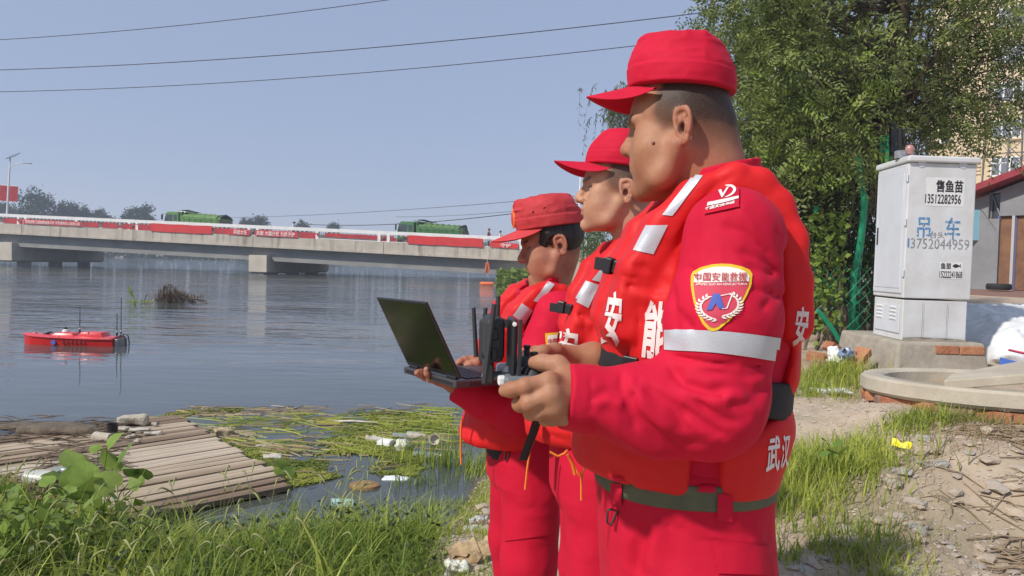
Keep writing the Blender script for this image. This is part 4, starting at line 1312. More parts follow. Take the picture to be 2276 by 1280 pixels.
# ------------------------------------------------------------------ far bank trees
far=[(75,430,44,178,'broad far tree with spreading top, left of the bridge lamp gap',5),(12,452,20,185,'small far tree at the left picture edge behind the lamp',2),(150,447,24,182,'narrow pointed far tree right of the broad one',3),(188,466,18,188,'low far bush right of the pointed tree',2),(225,470,30,192,'low wide far bush midway to the round tree',3),(307,455,34,180,'round far tree just left of the left truck',4),(548,487,20,190,'left one of the twin far trees behind the rail above the middle pier',2),(574,484,26,190,'right one of the twin far trees behind the rail above the middle pier',3),(672,494,18,200,'small far tree right of the walker in white',2),(742,499,14,205,'lowest far tree, between the walker and the right truck',2)]
for i,(px,py,hw,d,lab,nc)in enumerate(far):
 top=P(px,py,d);b=Vector((top.x,top.y,1.5));H=top.z-b.z;rw=hw/FPX*d
 crown_tree('far_tree',b,H,(b.x,b.y,b.z+H*.60),(rw,rw*.8,H*.42),70,90,.55*(rw/4)**.4,lab,'trees on the far bank',trunk_r=.25,seed=40+i,lw=.6)
 # low wood along the far bank (one mass)
r=np.random.default_rng(5);n=14000
tx=r.uniform(-330,60,n);hh=2.2+2.8*(vnoise(np.stack([tx,0*tx,0*tx],1),.035,5)+1)*.5+2.4*np.exp(-((tx+105)/40)**2)
gap_=(tx>-42)&(tx<-12)
hh=np.where(gap_,hh*.35,hh)
C=np.stack([tx,214+r.uniform(0,20,n)-np.abs(tx+60)*.07,.0+hh*r.uniform(0,1,n)**1.7],1)
D=unit(r.normal(size=(n,3))+np.array([0,-.4,.2]));L=r.uniform(.8,1.8,n)
V,Q=simple_leaves(C,D,L,L*.7,r)
tag(leaf_obj('far_wood',V,Q,np.repeat(r.uniform(0,1,n),5),M_LEAF_FAR),kind='stuff')
# ================================================================== raft, boat, litter and plants at the water's edge
r=np.random.default_rng(11)
M_PLANK=[mat('weathered_plank',c,rough=.9,col2=c2,vscale=5,bump=.5,bscale=40,stretch=(.25,2,2),spec=.2)for c,c2 in(((.50,.405,.295),(.34,.26,.18)),((.40,.31,.215),(.26,.19,.13)),((.56,.47,.36),(.40,.315,.23)),((.27,.19,.13),(.17,.12,.085)))]
M_PLANK_WET=mat('muddy_plank',(.22,.185,.155),rough=.8,col2=(.15,.125,.10),vscale=4,bump=.4,bscale=30,stretch=(.3,2,2))
fr,nr=PZ(385,925,.055),PZ(640,1078,.055)
pdir=(PZ(270,1022,.07)-PZ(505,985,.07)).normalized();pdir.z=0
edge=nr-fr;edge.z=0;npl=25
raft=empty('raft',fr);tag(raft,'weathered wooden plank raft floating at the grassy bank, strewn with litter','raft')
ang=math.atan2(pdir.y,pdir.x)
wv=edge-pdir*edge.dot(pdir);stepv=edge/npl;wid=wv.length/npl
for i in range(npl):
 p=stepv*(i+.5)
 segs=[(-.05*r.random()-.02,1.9+.7*r.random()),(None,5.2)]
 a=segs[0][0];b=segs[0][1]
 for k,(x0,x1)in enumerate(((a,b-.012),(b,5.2))):
  m=M_PLANK[int(r.choice([0,0,1,2,2,3]))]if k==0 else(M_PLANK_WET if r.random()<.8 else M_PLANK[1])
  if i<2 or i>npl-3:m=M_PLANK[3]
  w=wid*(.89+.06*r.random());tilt=r.normal()*.012;dz=r.normal()*.006+(.012 if k==0 else 0.0)
  mb=MB();nseg=3
  for q in range(nseg):
   xa,xb=x0+(x1-x0)*q/nseg,x0+(x1-x0)*(q+1)/nseg
   za,zb=.004*math.sin(i+q),.004*math.sin(i+q+1)
   mb.hexa([(xa,-w/2,-.035+za),(xb,-w/2,-.035+zb),(xb,w/2,-.035+zb),(xa,w/2,-.035+za),(xa,-w/2,za),(xb,-w/2,zb),(xb,w/2,zb),(xa,w/2,za)])
  o=mb.build('plank',m,raft,p+Vector((0,0,dz)))
  o.rotation_euler=(tilt,r.normal()*.004,ang+r.normal()*.006)
for q in(.12,1.3,2.6,3.9):
 a=pdir*q+Vector((0,0,-.075));mb=MB().tube([a-edge*.0,a+edge],.045,8);mb.build('beam',M_PLANK[3],raft)
 # ---- things lying on and by the raft
M_FOAM=mat('dirty_foam',(.52,.47,.38),rough=.9,col2=(.40,.35,.26),vscale=14,bump=.7,bscale=45)
M_FOAM_W=mat('white_foam',(.66,.63,.56),rough=.85,col2=(.42,.37,.28),vscale=10,bump=.5,bscale=60)
M_PLASTIC=mat('pale_plastic',(.50,.50,.45),rough=.35,var=.1,vscale=8)
M_PET=mat('clear_bottle',(.55,.66,.62),rough=.15,spec=.7,trans=.55)
M_BAG=mat('plastic_bag',(.66,.66,.55),rough=.4,var=.15,vscale=9,bump=.6,bscale=30)
M_MUD=mat('brown_mud',(.15,.115,.08),rough=.95,var=.4,vscale=9,bump=.9,bscale=40)
def lump(name,loc,size,m,label,cat,seed=1,rough=.25,box=.5,rot=0.0,h=None,group=None):
 """irregular chunk: rounded block with broken faces"""
 sx,sy,sz=[s/2 for s in size]
 f=lambda X:rbox(X,(0,0,sz),(sx,sy,sz),min(sx,sy,sz)*box)+fbm(X,2.2/max(size),3,seed)*min(size)*rough
 h=h or max(size)/15
 V,Q=surfnet(f,A(-sx,-sy,0)*1.5-h*2,A(sx,sy,sz*2)*1.5+h*2,h,margin=min(size)*rough,s=3)
 o=link(name,fast_mesh(name,V,Q),m,None,loc);o.rotation_euler=(0,0,rot)
 return tag(o,label,cat,group)
def bottle(name,loc,L,rad,m,label,rot,cap=None,group='bottles washed ashore'):
 o=MB().lathe([(.3*rad,0),(rad,.02*L),(rad,.30*L),(rad*.93,.34*L),(rad,.38*L),(rad,.66*L),(rad*.42,.86*L),(rad*.38,L*.93)],(0,0,0),14,Matrix.Rotation(math.pi/2,3,'Y')).build(name,m,None,loc,smooth=True)
 MB().lathe([(rad*.43,L*.925),(rad*.43,L),(rad*.1,L)],(0,0,0),12,Matrix.Rotation(math.pi/2,3,'Y')).build('bottle_cap',cap or M_WPAINT,o)
 o.rotation_euler=(0,r.normal()*.05,rot);return tag(o,label,'bottle',group)
zr=.07
def onraft(px,py,z=zr):return PZ(px,py,z)
lump('foam_block',onraft(296,944),(.24,.14,.085),M_FOAM,'large dirty foam block on the far edge of the raft','foam block',3,.16,.3,.2)
lump('foam_slab',onraft(310,960),(.18,.08,.035),M_FOAM_W,'flat pale foam slab just in front of the large foam block','foam block',4,.2,.3,.2)
lump('foam_slab',onraft(272,958),(.12,.08,.035),M_FOAM,'flat brownish foam slab left of the pale one on the raft','foam block',5,.2,.3,-.2)
lump('foam_scrap',onraft(339,967),(.14,.05,.03),M_FOAM_W,'thin pale scrap lying on the sunlit planks right of the slabs','litter',6,.2,.3,.4)
o=MB().lathe([(.038,0),(.046,.10),(.048,.105),(.040,.10),(.033,.008),(.002,.008)],(0,0,0),16).build('cup',M_BLACK_PL,None,onraft(250,968),smooth=True);tag(o,'small black cup standing on the raft by the foam block','cup')
# dented bucket lying on its side
o=MB().lathe([(.036,0),(.048,.16),(.052,.165),(.052,.172),(.046,.168),(.034,.010),(.003,.008)],(0,0,0),18,Matrix.Rotation(math.pi/2,3,'Y')).build('tin',M_FOAM,None,onraft(247,985)+Vector((0,0,.045)),smooth=True)
o.rotation_euler=(0,.1,2.75);tag(o,'pale dented container lying open end first below the black cup','container')
o=MB().lathe([(.05,0),(.068,.19),(.072,.194),(.072,.20),(.064,.197),(.047,.010),(.003,.008)],(0,0,0),20,Matrix.Rotation(math.pi/2,3,'Y')).build('bucket',M_PLASTIC,None,PZ(55,1062,.15),smooth=True)
o.rotation_euler=(0,.12,.1);tag(o,'grubby white bucket lying on its side in the driftwood at the left edge','bucket')
MB().tube([(.195,-.065,0),(.25,-.04,-.04),(.26,0,-.05),(.25,.04,-.04),(.195,.065,0)],.004,5).build('handle',M_STEEL,o)
bottle('bottle',PZ(118,1046,.13),.19,.027,M_PET,'clear blue-green bottle lying beside the white bucket',.05)
bottle('bottle',PZ(175,955,.09),.15,.022,mat('blue_bottle',(.25,.30,.50),rough=.25),'dark blue bottle in the weeds at the far edge of the raft',.5)
for i,(px,py)in enumerate(((286,976),(297,972),(305,984),(344,946))):
 lump('pebble',onraft(px,py),(.05,.04,.03),M_FOAM,('round pebble beside the pale container','pebble farther right beside the container','lowest pebble on the planks near the container','lone pebble near the far edge of the raft')[i],'pebble',20+i,.2,.8,h=.006)
def sticks(name,spots,m,label,cat='driftwood',kind=None,thick=.008,seed=2):
 q=np.random.default_rng(seed);mb=MB()
 for(px,py,z,L,a)in spots:
  c=PZ(px,py,z);d=Vector((math.cos(a),math.sin(a),q.normal()*.12))*L/2
  mid=c+Vector((q.normal()*.02,q.normal()*.02,.012))
  mb.tube([c-d,mid,c+d],[thick*.7,thick,thick*.5],5)
 return tag(mb.build(name,m,None,smooth=True),label,cat,None,kind)
q=np.random.default_rng(8)
sticks('driftwood_pile',[(q.uniform(-40,150),q.uniform(1058,1112),q.uniform(.05,.15),q.uniform(.1,.45),q.normal()*.7)for _ in range(170)],M_PLANK[3],'tangle of brown driftwood and roots at the left edge of the bank',thick=.0055,seed=3)
sticks('driftwood_pile',[(q.uniform(100,280),q.uniform(985,1062),q.uniform(.08,.10),q.uniform(.08,.32),q.normal()*.6+.2)for _ in range(70)],M_MUD,'muddy twigs and roots heaped across the middle of the raft',thick=.005,seed=4)
sticks('driftwood_pile',[(q.uniform(-30,330),975-(q.uniform(-30,330)*.11)+q.normal()*8,q.uniform(.06,.09),q.uniform(.1,.45),q.normal()*.25+.1)for _ in range(90)],M_MUD,'line of dark debris along the far edge of the raft',thick=.006,seed=5)
lump('mud_patch',PZ(40,965,.0),(1.3,.35,.11),M_MUD,'dark mud caught at the far left corner of the raft','mud',9,.25,.9,.1)
lump('mud_patch',onraft(150,962,.06),(.8,.22,.05),M_MUD,'muddy patch with weeds behind the black cup','mud',10,.35,.9,.1)
# ---- litter afloat
def afloat(px,py,z=0.0):return PZ(px,py,z-.008)
lump('foam_block',afloat(497,972),(.16,.12,.08),mat('tan_foam',(.50,.40,.26),rough=.9,col2=(.33,.25,.15),vscale=10,bump=.6,bscale=40),'tan foam chunk with a split top floating right of the raft corner','foam block',31,.3,.35,.5)
lump('foam_scrap',afloat(605,1020),(.15,.09,.03),M_FOAM_W,'ragged pale scrap floating beside the raft, near the reeds','litter',32,.45,.3,.2)
lump('foam_scrap',afloat(588,996),(.14,.07,.03),M_FOAM,'small tan scrap floating above the ragged pale one','litter',33,.4,.3,.2)
lump('foam_block',afloat(832,982),(.15,.09,.05),M_FOAM_W,'yellowish foam chunk, left of the white foam block in the algae','foam block',34,.3,.5,.1)
lump('foam_block',afloat(857,992),(.13,.11,.06),mat('clean_foam',(.80,.80,.78),rough=.8,bump=.4,bscale=60),'clean white square foam block in the algae','foam block',35,.06,.35,-.25)
lump('foam_scrap',afloat(920,972),(.26,.08,.035),M_FOAM,'long tan scrap floating behind the foam blocks','litter',36,.45,.4,-.1)
bottle('bottle',afloat(872,967,.02),.19,.026,M_PET,'pale green bottle floating behind the white foam block',-.1,M_WPAINT)
bottle('bottle',afloat(905,964,.02),.17,.024,mat('teal_bottle',(.25,.45,.42),rough=.25),'teal bottle floating right of the pale green one',-.2,M_WPAINT)
bottle('bottle',afloat(918,1010,.02),.25,.028,M_PET,'long clear bottle floating right of the swollen bag',-.12,M_WPAINT)
o=lump('bag',afloat(892,1012,-.03),(.12,.11,.13),M_BAG,'swollen pale plastic bag floating at the edge of the algae','bag',37,.22,.9)
o=MB().lathe([(.02,0),(.048,.0),(.052,.01),(.052,.06),(.050,.064),(.042,.06),(.040,.014),(.003,.012)],(0,0,0),18,Matrix.Rotation(1.1,3,'X')).build('tub',M_FOAM_W,None,afloat(967,980,.04),smooth=True);tag(o,'round white tub floating upright near the reeds, open end showing','tub')
o=MB().lathe([(.03,0),(.10,.0),(.115,.015),(.11,.045),(.095,.052),(.02,.050)],(0,0,0),20).build('wood_disc',mat('wet_wood',(.36,.21,.09),rough=.7,col2=(.22,.12,.05),vscale=12,bump=.4,bscale=30),None,afloat(810,1090,-.02),smooth=True);o.scale=(1,.8,1);tag(o,'round brown wooden disc floating in the dark pool','wooden disc')
lump('bag',afloat(880,1072,-.02),(.20,.09,.035),mat('white_bag',(.78,.80,.80),rough=.4,bump=.5,bscale=40),'crumpled white bag floating in the dark pool, right of the disc','bag',38,.5,.6)
o=MB().tube([(-.06,0,0),(.08,0,0)],.035,14).build('carton',mat('mint_plastic',(.45,.66,.60),rough=.4,var=.2),None,PZ(757,1120,.03));o.rotation_euler=(.2,.1,.3);tag(o,'mint green carton at the edge of the grass by the dark pool','carton')
lump('weed_clump',afloat(733,943),(.26,.20,.03),mat('yellow_weed',(.30,.28,.05),rough=.9,var=.4,vscale=25,bump=1,bscale=60),'yellow-green weed clump floating alone in open water','weed',39,.5,.9)
o=sticks('reed_stalk',[(785,938,.02,.5,-.1)],M_FOAM_W,'pale stick floating right of the yellow weed clump','stick',thick=.014)
# ---- duckweed, straw and drifting stalks (nobody could count them)
def water_noise(x,y):return fbm(np.stack([x,y,0*x],1),1.6,4,77)
def region_pts(n,poly_px,rr,z=.006):
 poly=np.array([w2(*p)for p in poly_px]);lo,hi=poly.min(0),poly.max(0);out=[]
 while sum(len(o)for o in out)<n:
  X=rr.uniform(lo,hi,(n*2,2));ins=np.zeros(len(X),bool);j=len(poly)-1
  for i in range(len(poly)):
   c=(poly[i,1]>X[:,1])!=(poly[j,1]>X[:,1])
   xi=(poly[j,0]-poly[i,0])*(X[:,1]-poly[i,1])/(poly[j,1]-poly[i,1]+1e-12)+poly[i,0]
   ins^=c&(X[:,0]<xi);j=i
  out.append(X[ins])
 X=np.concatenate(out)[:n]
 return X
M_ALGAE=leaf_mat('duckweed',(0.115,0.150,0.018),(0.30,0.32,0.050),rough=.7,trans=.1)
rr=np.random.default_rng(3)
def flakes(polys,n,thr,size,name):
 X=np.concatenate([region_pts(int(n*f),p,rr)for p,f in polys])
 k=water_noise(X[:,0],X[:,1])+rr.normal(size=len(X))*.12>thr;X=X[k];n=len(X)
 s=size*rr.uniform(.5,1.5,n);a=rr.uniform(0,6.28,n);z=rr.uniform(.003,.012,n)
 V=np.stack([np.stack([X[:,0]+s*np.cos(a+t),X[:,1]+s*np.sin(a+t)*1.0,z+rr.normal(size=n)*.0035],1)for t in(0,1.4,3.0,4.6)],1).reshape(-1,3)
 Q=np.arange(n*4).reshape(-1,4)
 T=np.clip(.5+.8*water_noise(X[:,0]*2.3+9,X[:,1]*2.3)+rr.normal(size=n)*.2,0,1)
 tag(leaf_obj(name,V,Q,np.repeat(T,4),M_ALGAE),kind='stuff')
flakes([([(560,1040),(700,1010),(840,975),(920,1000),(930,1060),(800,1050),(700,1075),(640,1085)],.62),([(420,940),(520,955),(640,1000),(660,1085),(620,1060)],.30)],60000,-.30,.011,'duckweed')
flakes([([(400,925),(700,915),(1000,920),(1040,1010),(900,1060),(640,1080)],1)],30000,.12,.010,'duckweed')
flakes([([(0,985),(330,925),(400,915),(560,905),(700,918),(420,935),(0,1000)],1)],12000,-.05,.010,'duckweed')
def straw(n,poly,name,m,lmin,lmax,wmin,wmax,seed,zz=.008,dirm=0.1,dirs=.45):
 q=np.random.default_rng(seed);X=region_pts(n,poly,q);a=q.normal(size=n)*dirs+dirm;L=q.uniform(lmin,lmax,n)*.5;w=q.uniform(wmin,wmax,n)*.5
 d=np.stack([np.cos(a),np.sin(a)],1);s=np.stack([-d[:,1],d[:,0]],1);z=q.uniform(zz,zz+.014,n);bend=q.normal(size=n)*.12
 V=[]
 for t in(-1,-.3,.35,1):
  c=X+d*(L*t)[:,None]+s*(L*bend*(1-t*t))[:,None]
  for sd in(-1,1):
   p=c+s*(w*sd*(1-.5*abs(t)))[:,None];V.append(np.stack([p[:,0],p[:,1],z+.004*sd],1))
 V=np.stack(V,1).reshape(-1,3);b=np.arange(n)[:,None]*8
 Q=np.concatenate([b+np.array([[2*k,2*k+1,2*k+3,2*k+2]])for k in range(3)],0)
 tag(leaf_obj(name,V,Q,np.repeat(q.uniform(0,1,n),8),m),kind='stuff')
straw(130,[(380,915),(700,905),(1030,900),(1040,1000),(900,1040),(640,1075),(520,985)],'floating_straw',M_GRASS_DRY,.08,.4,.003,.009,5)
straw(170,[(420,930),(700,920),(1020,905),(1030,990),(760,1010),(560,1000)],'floating_stalks',M_GRASS,.12,.6,.003,.008,6,dirm=.2,dirs=.7)
straw(14,[(430,945),(620,960),(760,1000),(620,1030)],'floating_straw',M_GRASS_DRY,.3,.7,.010,.022,15,dirm=-.25,dirs=.3)
straw(150,[(0,985),(330,928),(420,905),(700,905),(700,920),(420,930),(330,940),(0,1000)],'floating_straw',M_GRASS_DRY,.05,.25,.003,.007,7,dirm=.08,dirs=.5)
# ---- survey boat
M_HULL=mat('boat_red',(.62,.014,.012),rough=.30,var=.06,vscale=3,coat=.35,spec=.5)
M_DECK=mat('boat_deck_red',(.68,.045,.05),rough=.32,coat=.3)
b0,b1=PZ(68,763,0),PZ(264,768,0);bl_=(b1-b0).length
boat=empty('survey_boat',b0,math.atan2((b1-b0).y,(b1-b0).x));tag(boat,'small red unmanned survey boat with black whip antennas, reflected in calm water','boat')
st=[(-.10,.02,.0,.165,.150),(.0,.10,-.02,.16,.145),(.12,.17,-.08,.155,.14),(.4,.22,-.11,.145,.13),(.8,.235,-.12,.135,.125),(1.15,.24,-.12,.132,.12),(bl_,.23,-.10,.135,.125)]
V,F=[],[]
for x,hw,kz,dz,cz in st:
 V+=[(x,-hw,dz),(x,-hw*.97,cz-.03),(x,-hw*.82,-.02+kz*.3),(x,0,kz),(x,hw*.82,-.02+kz*.3),(x,hw*.97,cz-.03),(x,hw,dz)]
for i in range(len(st)-1):
 for j in range(6):a=i*7+j;F.append((a,a+1,a+8,a+7))
F.append(tuple(range(7)));F.append(tuple(range((len(st)-1)*7,len(st)*7))[::-1])
hull=MB().add(V,F).build('hull',M_HULL,boat,smooth=True)
V,F=[],[]
for x,hw,kz,dz,cz in st:
 V+=[(x-(.03 if x<0 else 0),-hw-.02,dz),(x,-hw*.5,dz+.028),(x,hw*.5,dz+.028),(x-(.03 if x<0 else 0),hw+.02,dz),(x,hw+.018,dz-.014),(x,-hw-.018,dz-.014)]
for i in range(len(st)-1):
 for j in range(6):a=i*6+j;b=i*6+(j+1)%6;F.append((a,b,b+6,a+6))
F.append(tuple(range(6)));F.append(tuple(range((len(st)-1)*6,len(st)*6))[::-1])
deck=MB().add(V,F).build('deck',M_DECK,boat,bevel=.006,smooth=True)
MB().hexa([(.42,-.14,.15),(.86,-.15,.15),(.86,.15,.15),(.42,.14,.15),(.50,-.11,.215),(.80,-.12,.215),(.80,.12,.215),(.50,.11,.215)]).build('hatch',M_DECK,deck,bevel=.012,smooth=True)
MB().hexa([(.90,-.15,.15),(1.36,-.15,.15),(1.36,.15,.15),(.90,.15,.15),(.96,-.13,.235),(1.32,-.13,.235),(1.32,.13,.235),(.96,.13,.235)]).build('hatch',M_DECK,deck,bevel=.014,smooth=True)
MB().lathe([(.005,.03),(.035,.028),(.05,0)],(.08,0,.17),12).build('bow_light',M_HULL,deck,smooth=True)
MB().lathe([(.02,0),(.055,.004),(.058,.02),(.045,.034),(.045,.04),(.03,.055),(.005,.058)],(.62,0,.212),16).build('positioning_dome',M_WPAINT,deck,smooth=True)
MB().lathe([(.03,.0),(.032,.016),(.02,.03),(.004,.034)],(.62,0,.272),14).build('camera_dome',M_BLACK_PL,deck,smooth=True)
MB().box((.30,-.02,.185),(.12,.10,.03),Matrix.Rotation(-.35,3,'Y')).build('sensor',M_BLACK_PL,deck,bevel=.006)
for x,z0,h in((.86,.20,.42),(1.56,.17,.34),(1.59,.17,.62)):
 an=MB().lathe([(.016,0),(.016,.06),(.010,.075),(.010,.10)],(x,.02 if x!=1.56 else-.06,z0),8).build('antenna',M_BLACK_PL,deck)
 MB().tube([(x,.02 if x!=1.56 else-.06,z0+.10),(x,.02 if x!=1.56 else-.06,z0+h+.06)],[.007,.005],6).build('antenna_whip',M_BLACK_PL,an)
 MB().lathe([(.012,.0),(.014,.01),(.012,.02)],(x,.02 if x!=1.56 else-.06,z0+.075),8).build('antenna_ring',M_WPAINT,an)
for x in(.52,1.44):
 for y in(-.205,.205):
  MB().tube([(x-.09,y,.155),(x-.05,y*1.06,.135),(x+.05,y*1.06,.135),(x+.09,y,.155)],.010,6).build('carry_handle',M_BLACK_PL,deck,smooth=True)
MB().box((bl_+.035,0,.06),(.06,.34,.14)).build('jet_drive',mat('jet_grey',(.30,.30,.32),rough=.4,metal=.4),boat,bevel=.01)
for y in(-.07,.05):
 MB().tube([(bl_-.03,y,.14),(bl_+.08,y,.205),(bl_+.15,y-.02,.17),(bl_+.175,y-.03,.05),(bl_+.15,y,-.05),(bl_+.08,y,-.07),(bl_-.01,y,-.05)],.011,7).build('hose',M_BLACK_PL,boat,smooth=True)
MB().tube([(.54,-.222,.055),(.54,-.232,.056)],.042,14).build('hull_emblem',M_PATCH_BLUE,hull)
for i in range(6):MB().box((.70+i*.075,-.236,.072),(.045,.004,.045)).build('hull_lettering',mat('dark_red_print',(.30,.01,.01),rough=.5),hull)
for x in(1.1,.45):MB().tube([(x,-.13,.212),(x,-.13,.235)],.012,8).build('hatch_knob',M_BLACK_PL,deck)
# ---- drifted reed clumps in the river
def reed_clump(name,px,py,d_lab,nst,spread,hgt,m,seed,lean):
 c=PZ(px,py,0);root=empty(name,c);tag(root,d_lab,'reed clump');q=np.random.default_rng(seed)
 B=np.stack([q.normal(size=nst)*spread[0],q.normal(size=nst)*spread[1],q.uniform(-.02,.05,nst)],1)
 V,Q,k=blades(B,hgt*q.uniform(.5,1.2,nst),q.uniform(.012,.035,nst),q,bend=1.1,seg=4,lean=lean)
 leaf_obj('leaves',V,Q,np.repeat(q.uniform(0,1,nst),k),m,root)
 return root
M_REED_BR=leaf_mat('dead_reed',(0.10,0.065,0.04),(0.27,0.19,0.12),trans=.1)
rc=reed_clump('dead_reed_clump',375,672,'brown dead reed clump drifting in the river, arched like a mane',260,(.26,.14),.62,M_REED_BR,4,(.5,0,0))
mb=MB();q=np.random.default_rng(6)
for i in range(26):
 x=q.uniform(-.25,1.0);h=.48*math.exp(-((x)/.35)**2)+.14;mb.tube([(x-.1,q.normal()*.1,-.02),(x,q.normal()*.1,h),(x+.25,q.normal()*.12,h*.55),(x+.45,q.normal()*.12,-.02)],[.012,.016,.012,.006],5)
mb.build('stalks',M_MUD,rc,smooth=True)
rc2=reed_clump('dead_reed_clump',418,664,'low brown reed litter trailing right behind the arched dead clump',160,(.35,.12),.28,M_REED_BR,7,(.6,0,0))
rc3=reed_clump('green_reed',297,676,'single pale green reed sprouting from the river left of the dead clump',26,(.10,.06),.30,M_GRASS,9,(-.3,0,0))
mb=MB().tube([(.05,0,0),(-.02,0,.25),(-.10,0,.42)],[.010,.008,.005],5);mb.build('stem',M_GRASS,rc3)
q=np.random.default_rng(2);n=60;t_=q.uniform(0,1,n);C=np.stack([.02-.16*t_,q.normal(size=n)*.01,.16+.34*t_],1);D=unit(np.stack([-.5+q.normal(size=n)*.5,q.normal(size=n)*.4,.8+0*t_],1))
V,Q=simple_leaves(C,D,np.full(n,.16),np.full(n,.022),q);leaf_obj('plume',V,Q,np.repeat(q.uniform(.5,1,n),5),M_GRASS,rc3)
reed_clump('dead_reed_clump',328,674,'tiny pale leafy scrap between the green reed and the dead clump',40,(.14,.05),.16,M_GRASS,12,(.3,0,0))
# ================================================================== right-hand bank: cabinet, ring, shed, block of flats
M_CAB=mat('cabinet_paint',(.72,.725,.73),rough=.45,col2=(.60,.595,.575),vscale=3.5,bump=.03,bscale=12)
M_CAB2=mat('cabinet_door_paint',(.68,.70,.74),rough=.4,col2=(.62,.635,.66),vscale=3)
M_INK=mat('black_print',(.025,.025,.03),rough=.8)
M_STENCIL_B=mat('blue_stencil',(.10,.28,.52),rough=.8,var=.35,vscale=40)
M_STENCIL_G=mat('grey_stencil',(.26,.27,.29),rough=.8,var=.3,vscale=50)
M_PAPER=mat('paper_label',(.76,.76,.74),rough=.85,var=.05,vscale=20)
M_CEM=mat('cement_render',(.40,.355,.285),rough=.95,col2=(.30,.26,.205),vscale=7,bump=.5,bscale=30)
M_CEM_L=mat('pale_cement',(.52,.46,.36),rough=.92,col2=(.42,.365,.28),vscale=4,bump=.3,bscale=40)
M_BRICK=[mat('brick_red',c,rough=.95,col2=c2,vscale=14,bump=.6,bscale=50)for c,c2 in(((.42,.17,.085),(.30,.115,.06)),((.48,.22,.11),(.36,.15,.075)),((.33,.20,.15),(.24,.14,.10)))]
# cabinet: corner nearest the camera between the narrow door side and the wide lettered side
DC=5.85
ca=P(2003,735,DC)
zt_=P(2003,345,DC).z;zb_=P(2003,757,DC).z
wl=P(1937,726,6.42);wr_=P(2152,762,5.86)
uL=Vector((wl.x-ca.x,wl.y-ca.y,0));uR=Vector((wr_.x-ca.x,wr_.y-ca.y,0))
cb_=Vector((ca.x,ca.y,zb_));H=zt_-zb_
cab=empty('utility_cabinet',cb_);tag(cab,'tall pale grey metal utility cabinet with stencilled phone numbers on a cement plinth','cabinet')
cab.rotation_euler=(0,R(0.3),0)
def cpt(l,r_,z):return uL*l+uR*r_+Vector((0,0,z))
def cbox(name,l0,l1,r0,r1,z0,z1,m,parent=cab,bevel=.006):
 return MB().hexa([cpt(l0,r0,z0),cpt(l1,r0,z0),cpt(l1,r1,z0),cpt(l0,r1,z0),cpt(l0,r0,z1),cpt(l1,r0,z1),cpt(l1,r1,z1),cpt(l0,r1,z1)]).build(name,m,parent,bevel=bevel)
zm=.335*(H/1.45)
cbox('base',.02,.98,.02,.97,0,zm-.012,M_CAB)
cbox('body',0,1,0,1,zm,H-.05,M_CAB,bevel=.008)
cbox('roof',-.05,1.05,-.03,1.03,H-.048,H,M_CAB,bevel=.012)
door=cbox('door',.05,.97,-.014,-.002,zm+.035,H-.075,M_CAB2)
cbox('door_panel',.10,.92,-.019,-.0145,zm+.075,H-.115,M_CAB2,door,.003)
cbox('door_handle',.86,.90,-.030,-.0195,zm+.42,zm+.56,M_STEEL,door,.002)
pn=cbox('access_panel',.10,.92,.004,.019,.05,zm-.06,M_CAB2)
mb=MB()
for cx_ in(.20,.64):
 for k in range(4):mb.hexa([cpt(cx_,-.004,.15+k*.03),cpt(cx_+.2,-.004,.15+k*.03),cpt(cx_+.2,.003,.15+k*.03),cpt(cx_,.003,.15+k*.03),cpt(cx_,-.012,.160+k*.03),cpt(cx_+.2,-.012,.160+k*.03),cpt(cx_+.2,.003,.164+k*.03),cpt(cx_,.003,.164+k*.03)])
mb.build('louvres',M_WPAINT,pn)
# lettered side (l = 0 plane, seen at slightly less than l=0)
def cface(name,shape,r0,r1,z0,z1,m,off=.002,tilt=0.0,parent=cab):
 nrm=uR.cross(Vector((0,0,1))).normalized()
 if nrm.dot(uL)>0:nrm=-nrm
 V=[cpt(0,r0+(r1-r0)*u,z0+(z1-z0)*v+tilt*u)+nrm*off for u,v in shape[0]]
 me=bpy.data.meshes.new(name);me.from_pydata(V,[],shape[1]);return link(name,me,m,parent)
def broken(sh,f=.10):
 q_=np.random.default_rng(5);return sh[0],[x for x in sh[1]if q_.random()>f]
def cz(py):return zb_ and(P(2085,py,5.83).z-zb_)
def cr(px):return(px-2003)/(2170-2003)
unit_sq=([(0,0),(1,0),(1,1),(0,1)],[(0,1,2,3)])
cface('label_sheet',unit_sq,cr(2046),cr(2142),cz(457),cz(393),M_PAPER,.0015)
cface('label_text',text_shape('售鱼苗',.028),cr(2071),cr(2138),cz(426),cz(398),M_INK,.0028)
cface('label_text',text_shape('13512282956',.020),cr(2046),cr(2134),cz(452),cz(430),M_INK,.0028)
cface('label_text',broken(text_shape('吊',.012,0.09),0.16),cr(2030),cr(2063),cz(530),cz(483),M_STENCIL_B)
cface('label_text',broken(text_shape('车',.012,0.09),0.16),cr(2098),cr(2136),cz(531),cz(481),M_STENCIL_B)
cface('label_text',broken(text_shape('台头',.008,0.06),0.22),cr(2062),cr(2098),cz(529),cz(513),M_STENCIL_G)
cface('label_text',text_shape('1',.0),cr(2008),cr(2012),cz(551),cz(531),M_STENCIL_B)
cface('label_text',broken(text_shape('3752044959',.0,0.03),0.22),cr(2016),cr(2160),cz(553),cz(530),M_STENCIL_G)
cface('label_sheet',unit_sq,cr(2090),cr(2147),cz(619),cz(581),M_PAPER,.0015)
cface('label_text',text_shape('鱼苗',.022),cr(2092),cr(2118),cz(597),cz(583),M_INK,.0028)
cface('label_text',text_shape('15222241868',.016),cr(2090),cr(2146),cz(617),cz(601),M_INK,.0028)
fish=[(0,.5),(.12,.72),(.35,.9),(.6,.82),(.8,.6),(1.0,.95),(.95,.5),(1.0,.1),(.8,.42),(.6,.2),(.35,.1),(.12,.28)]
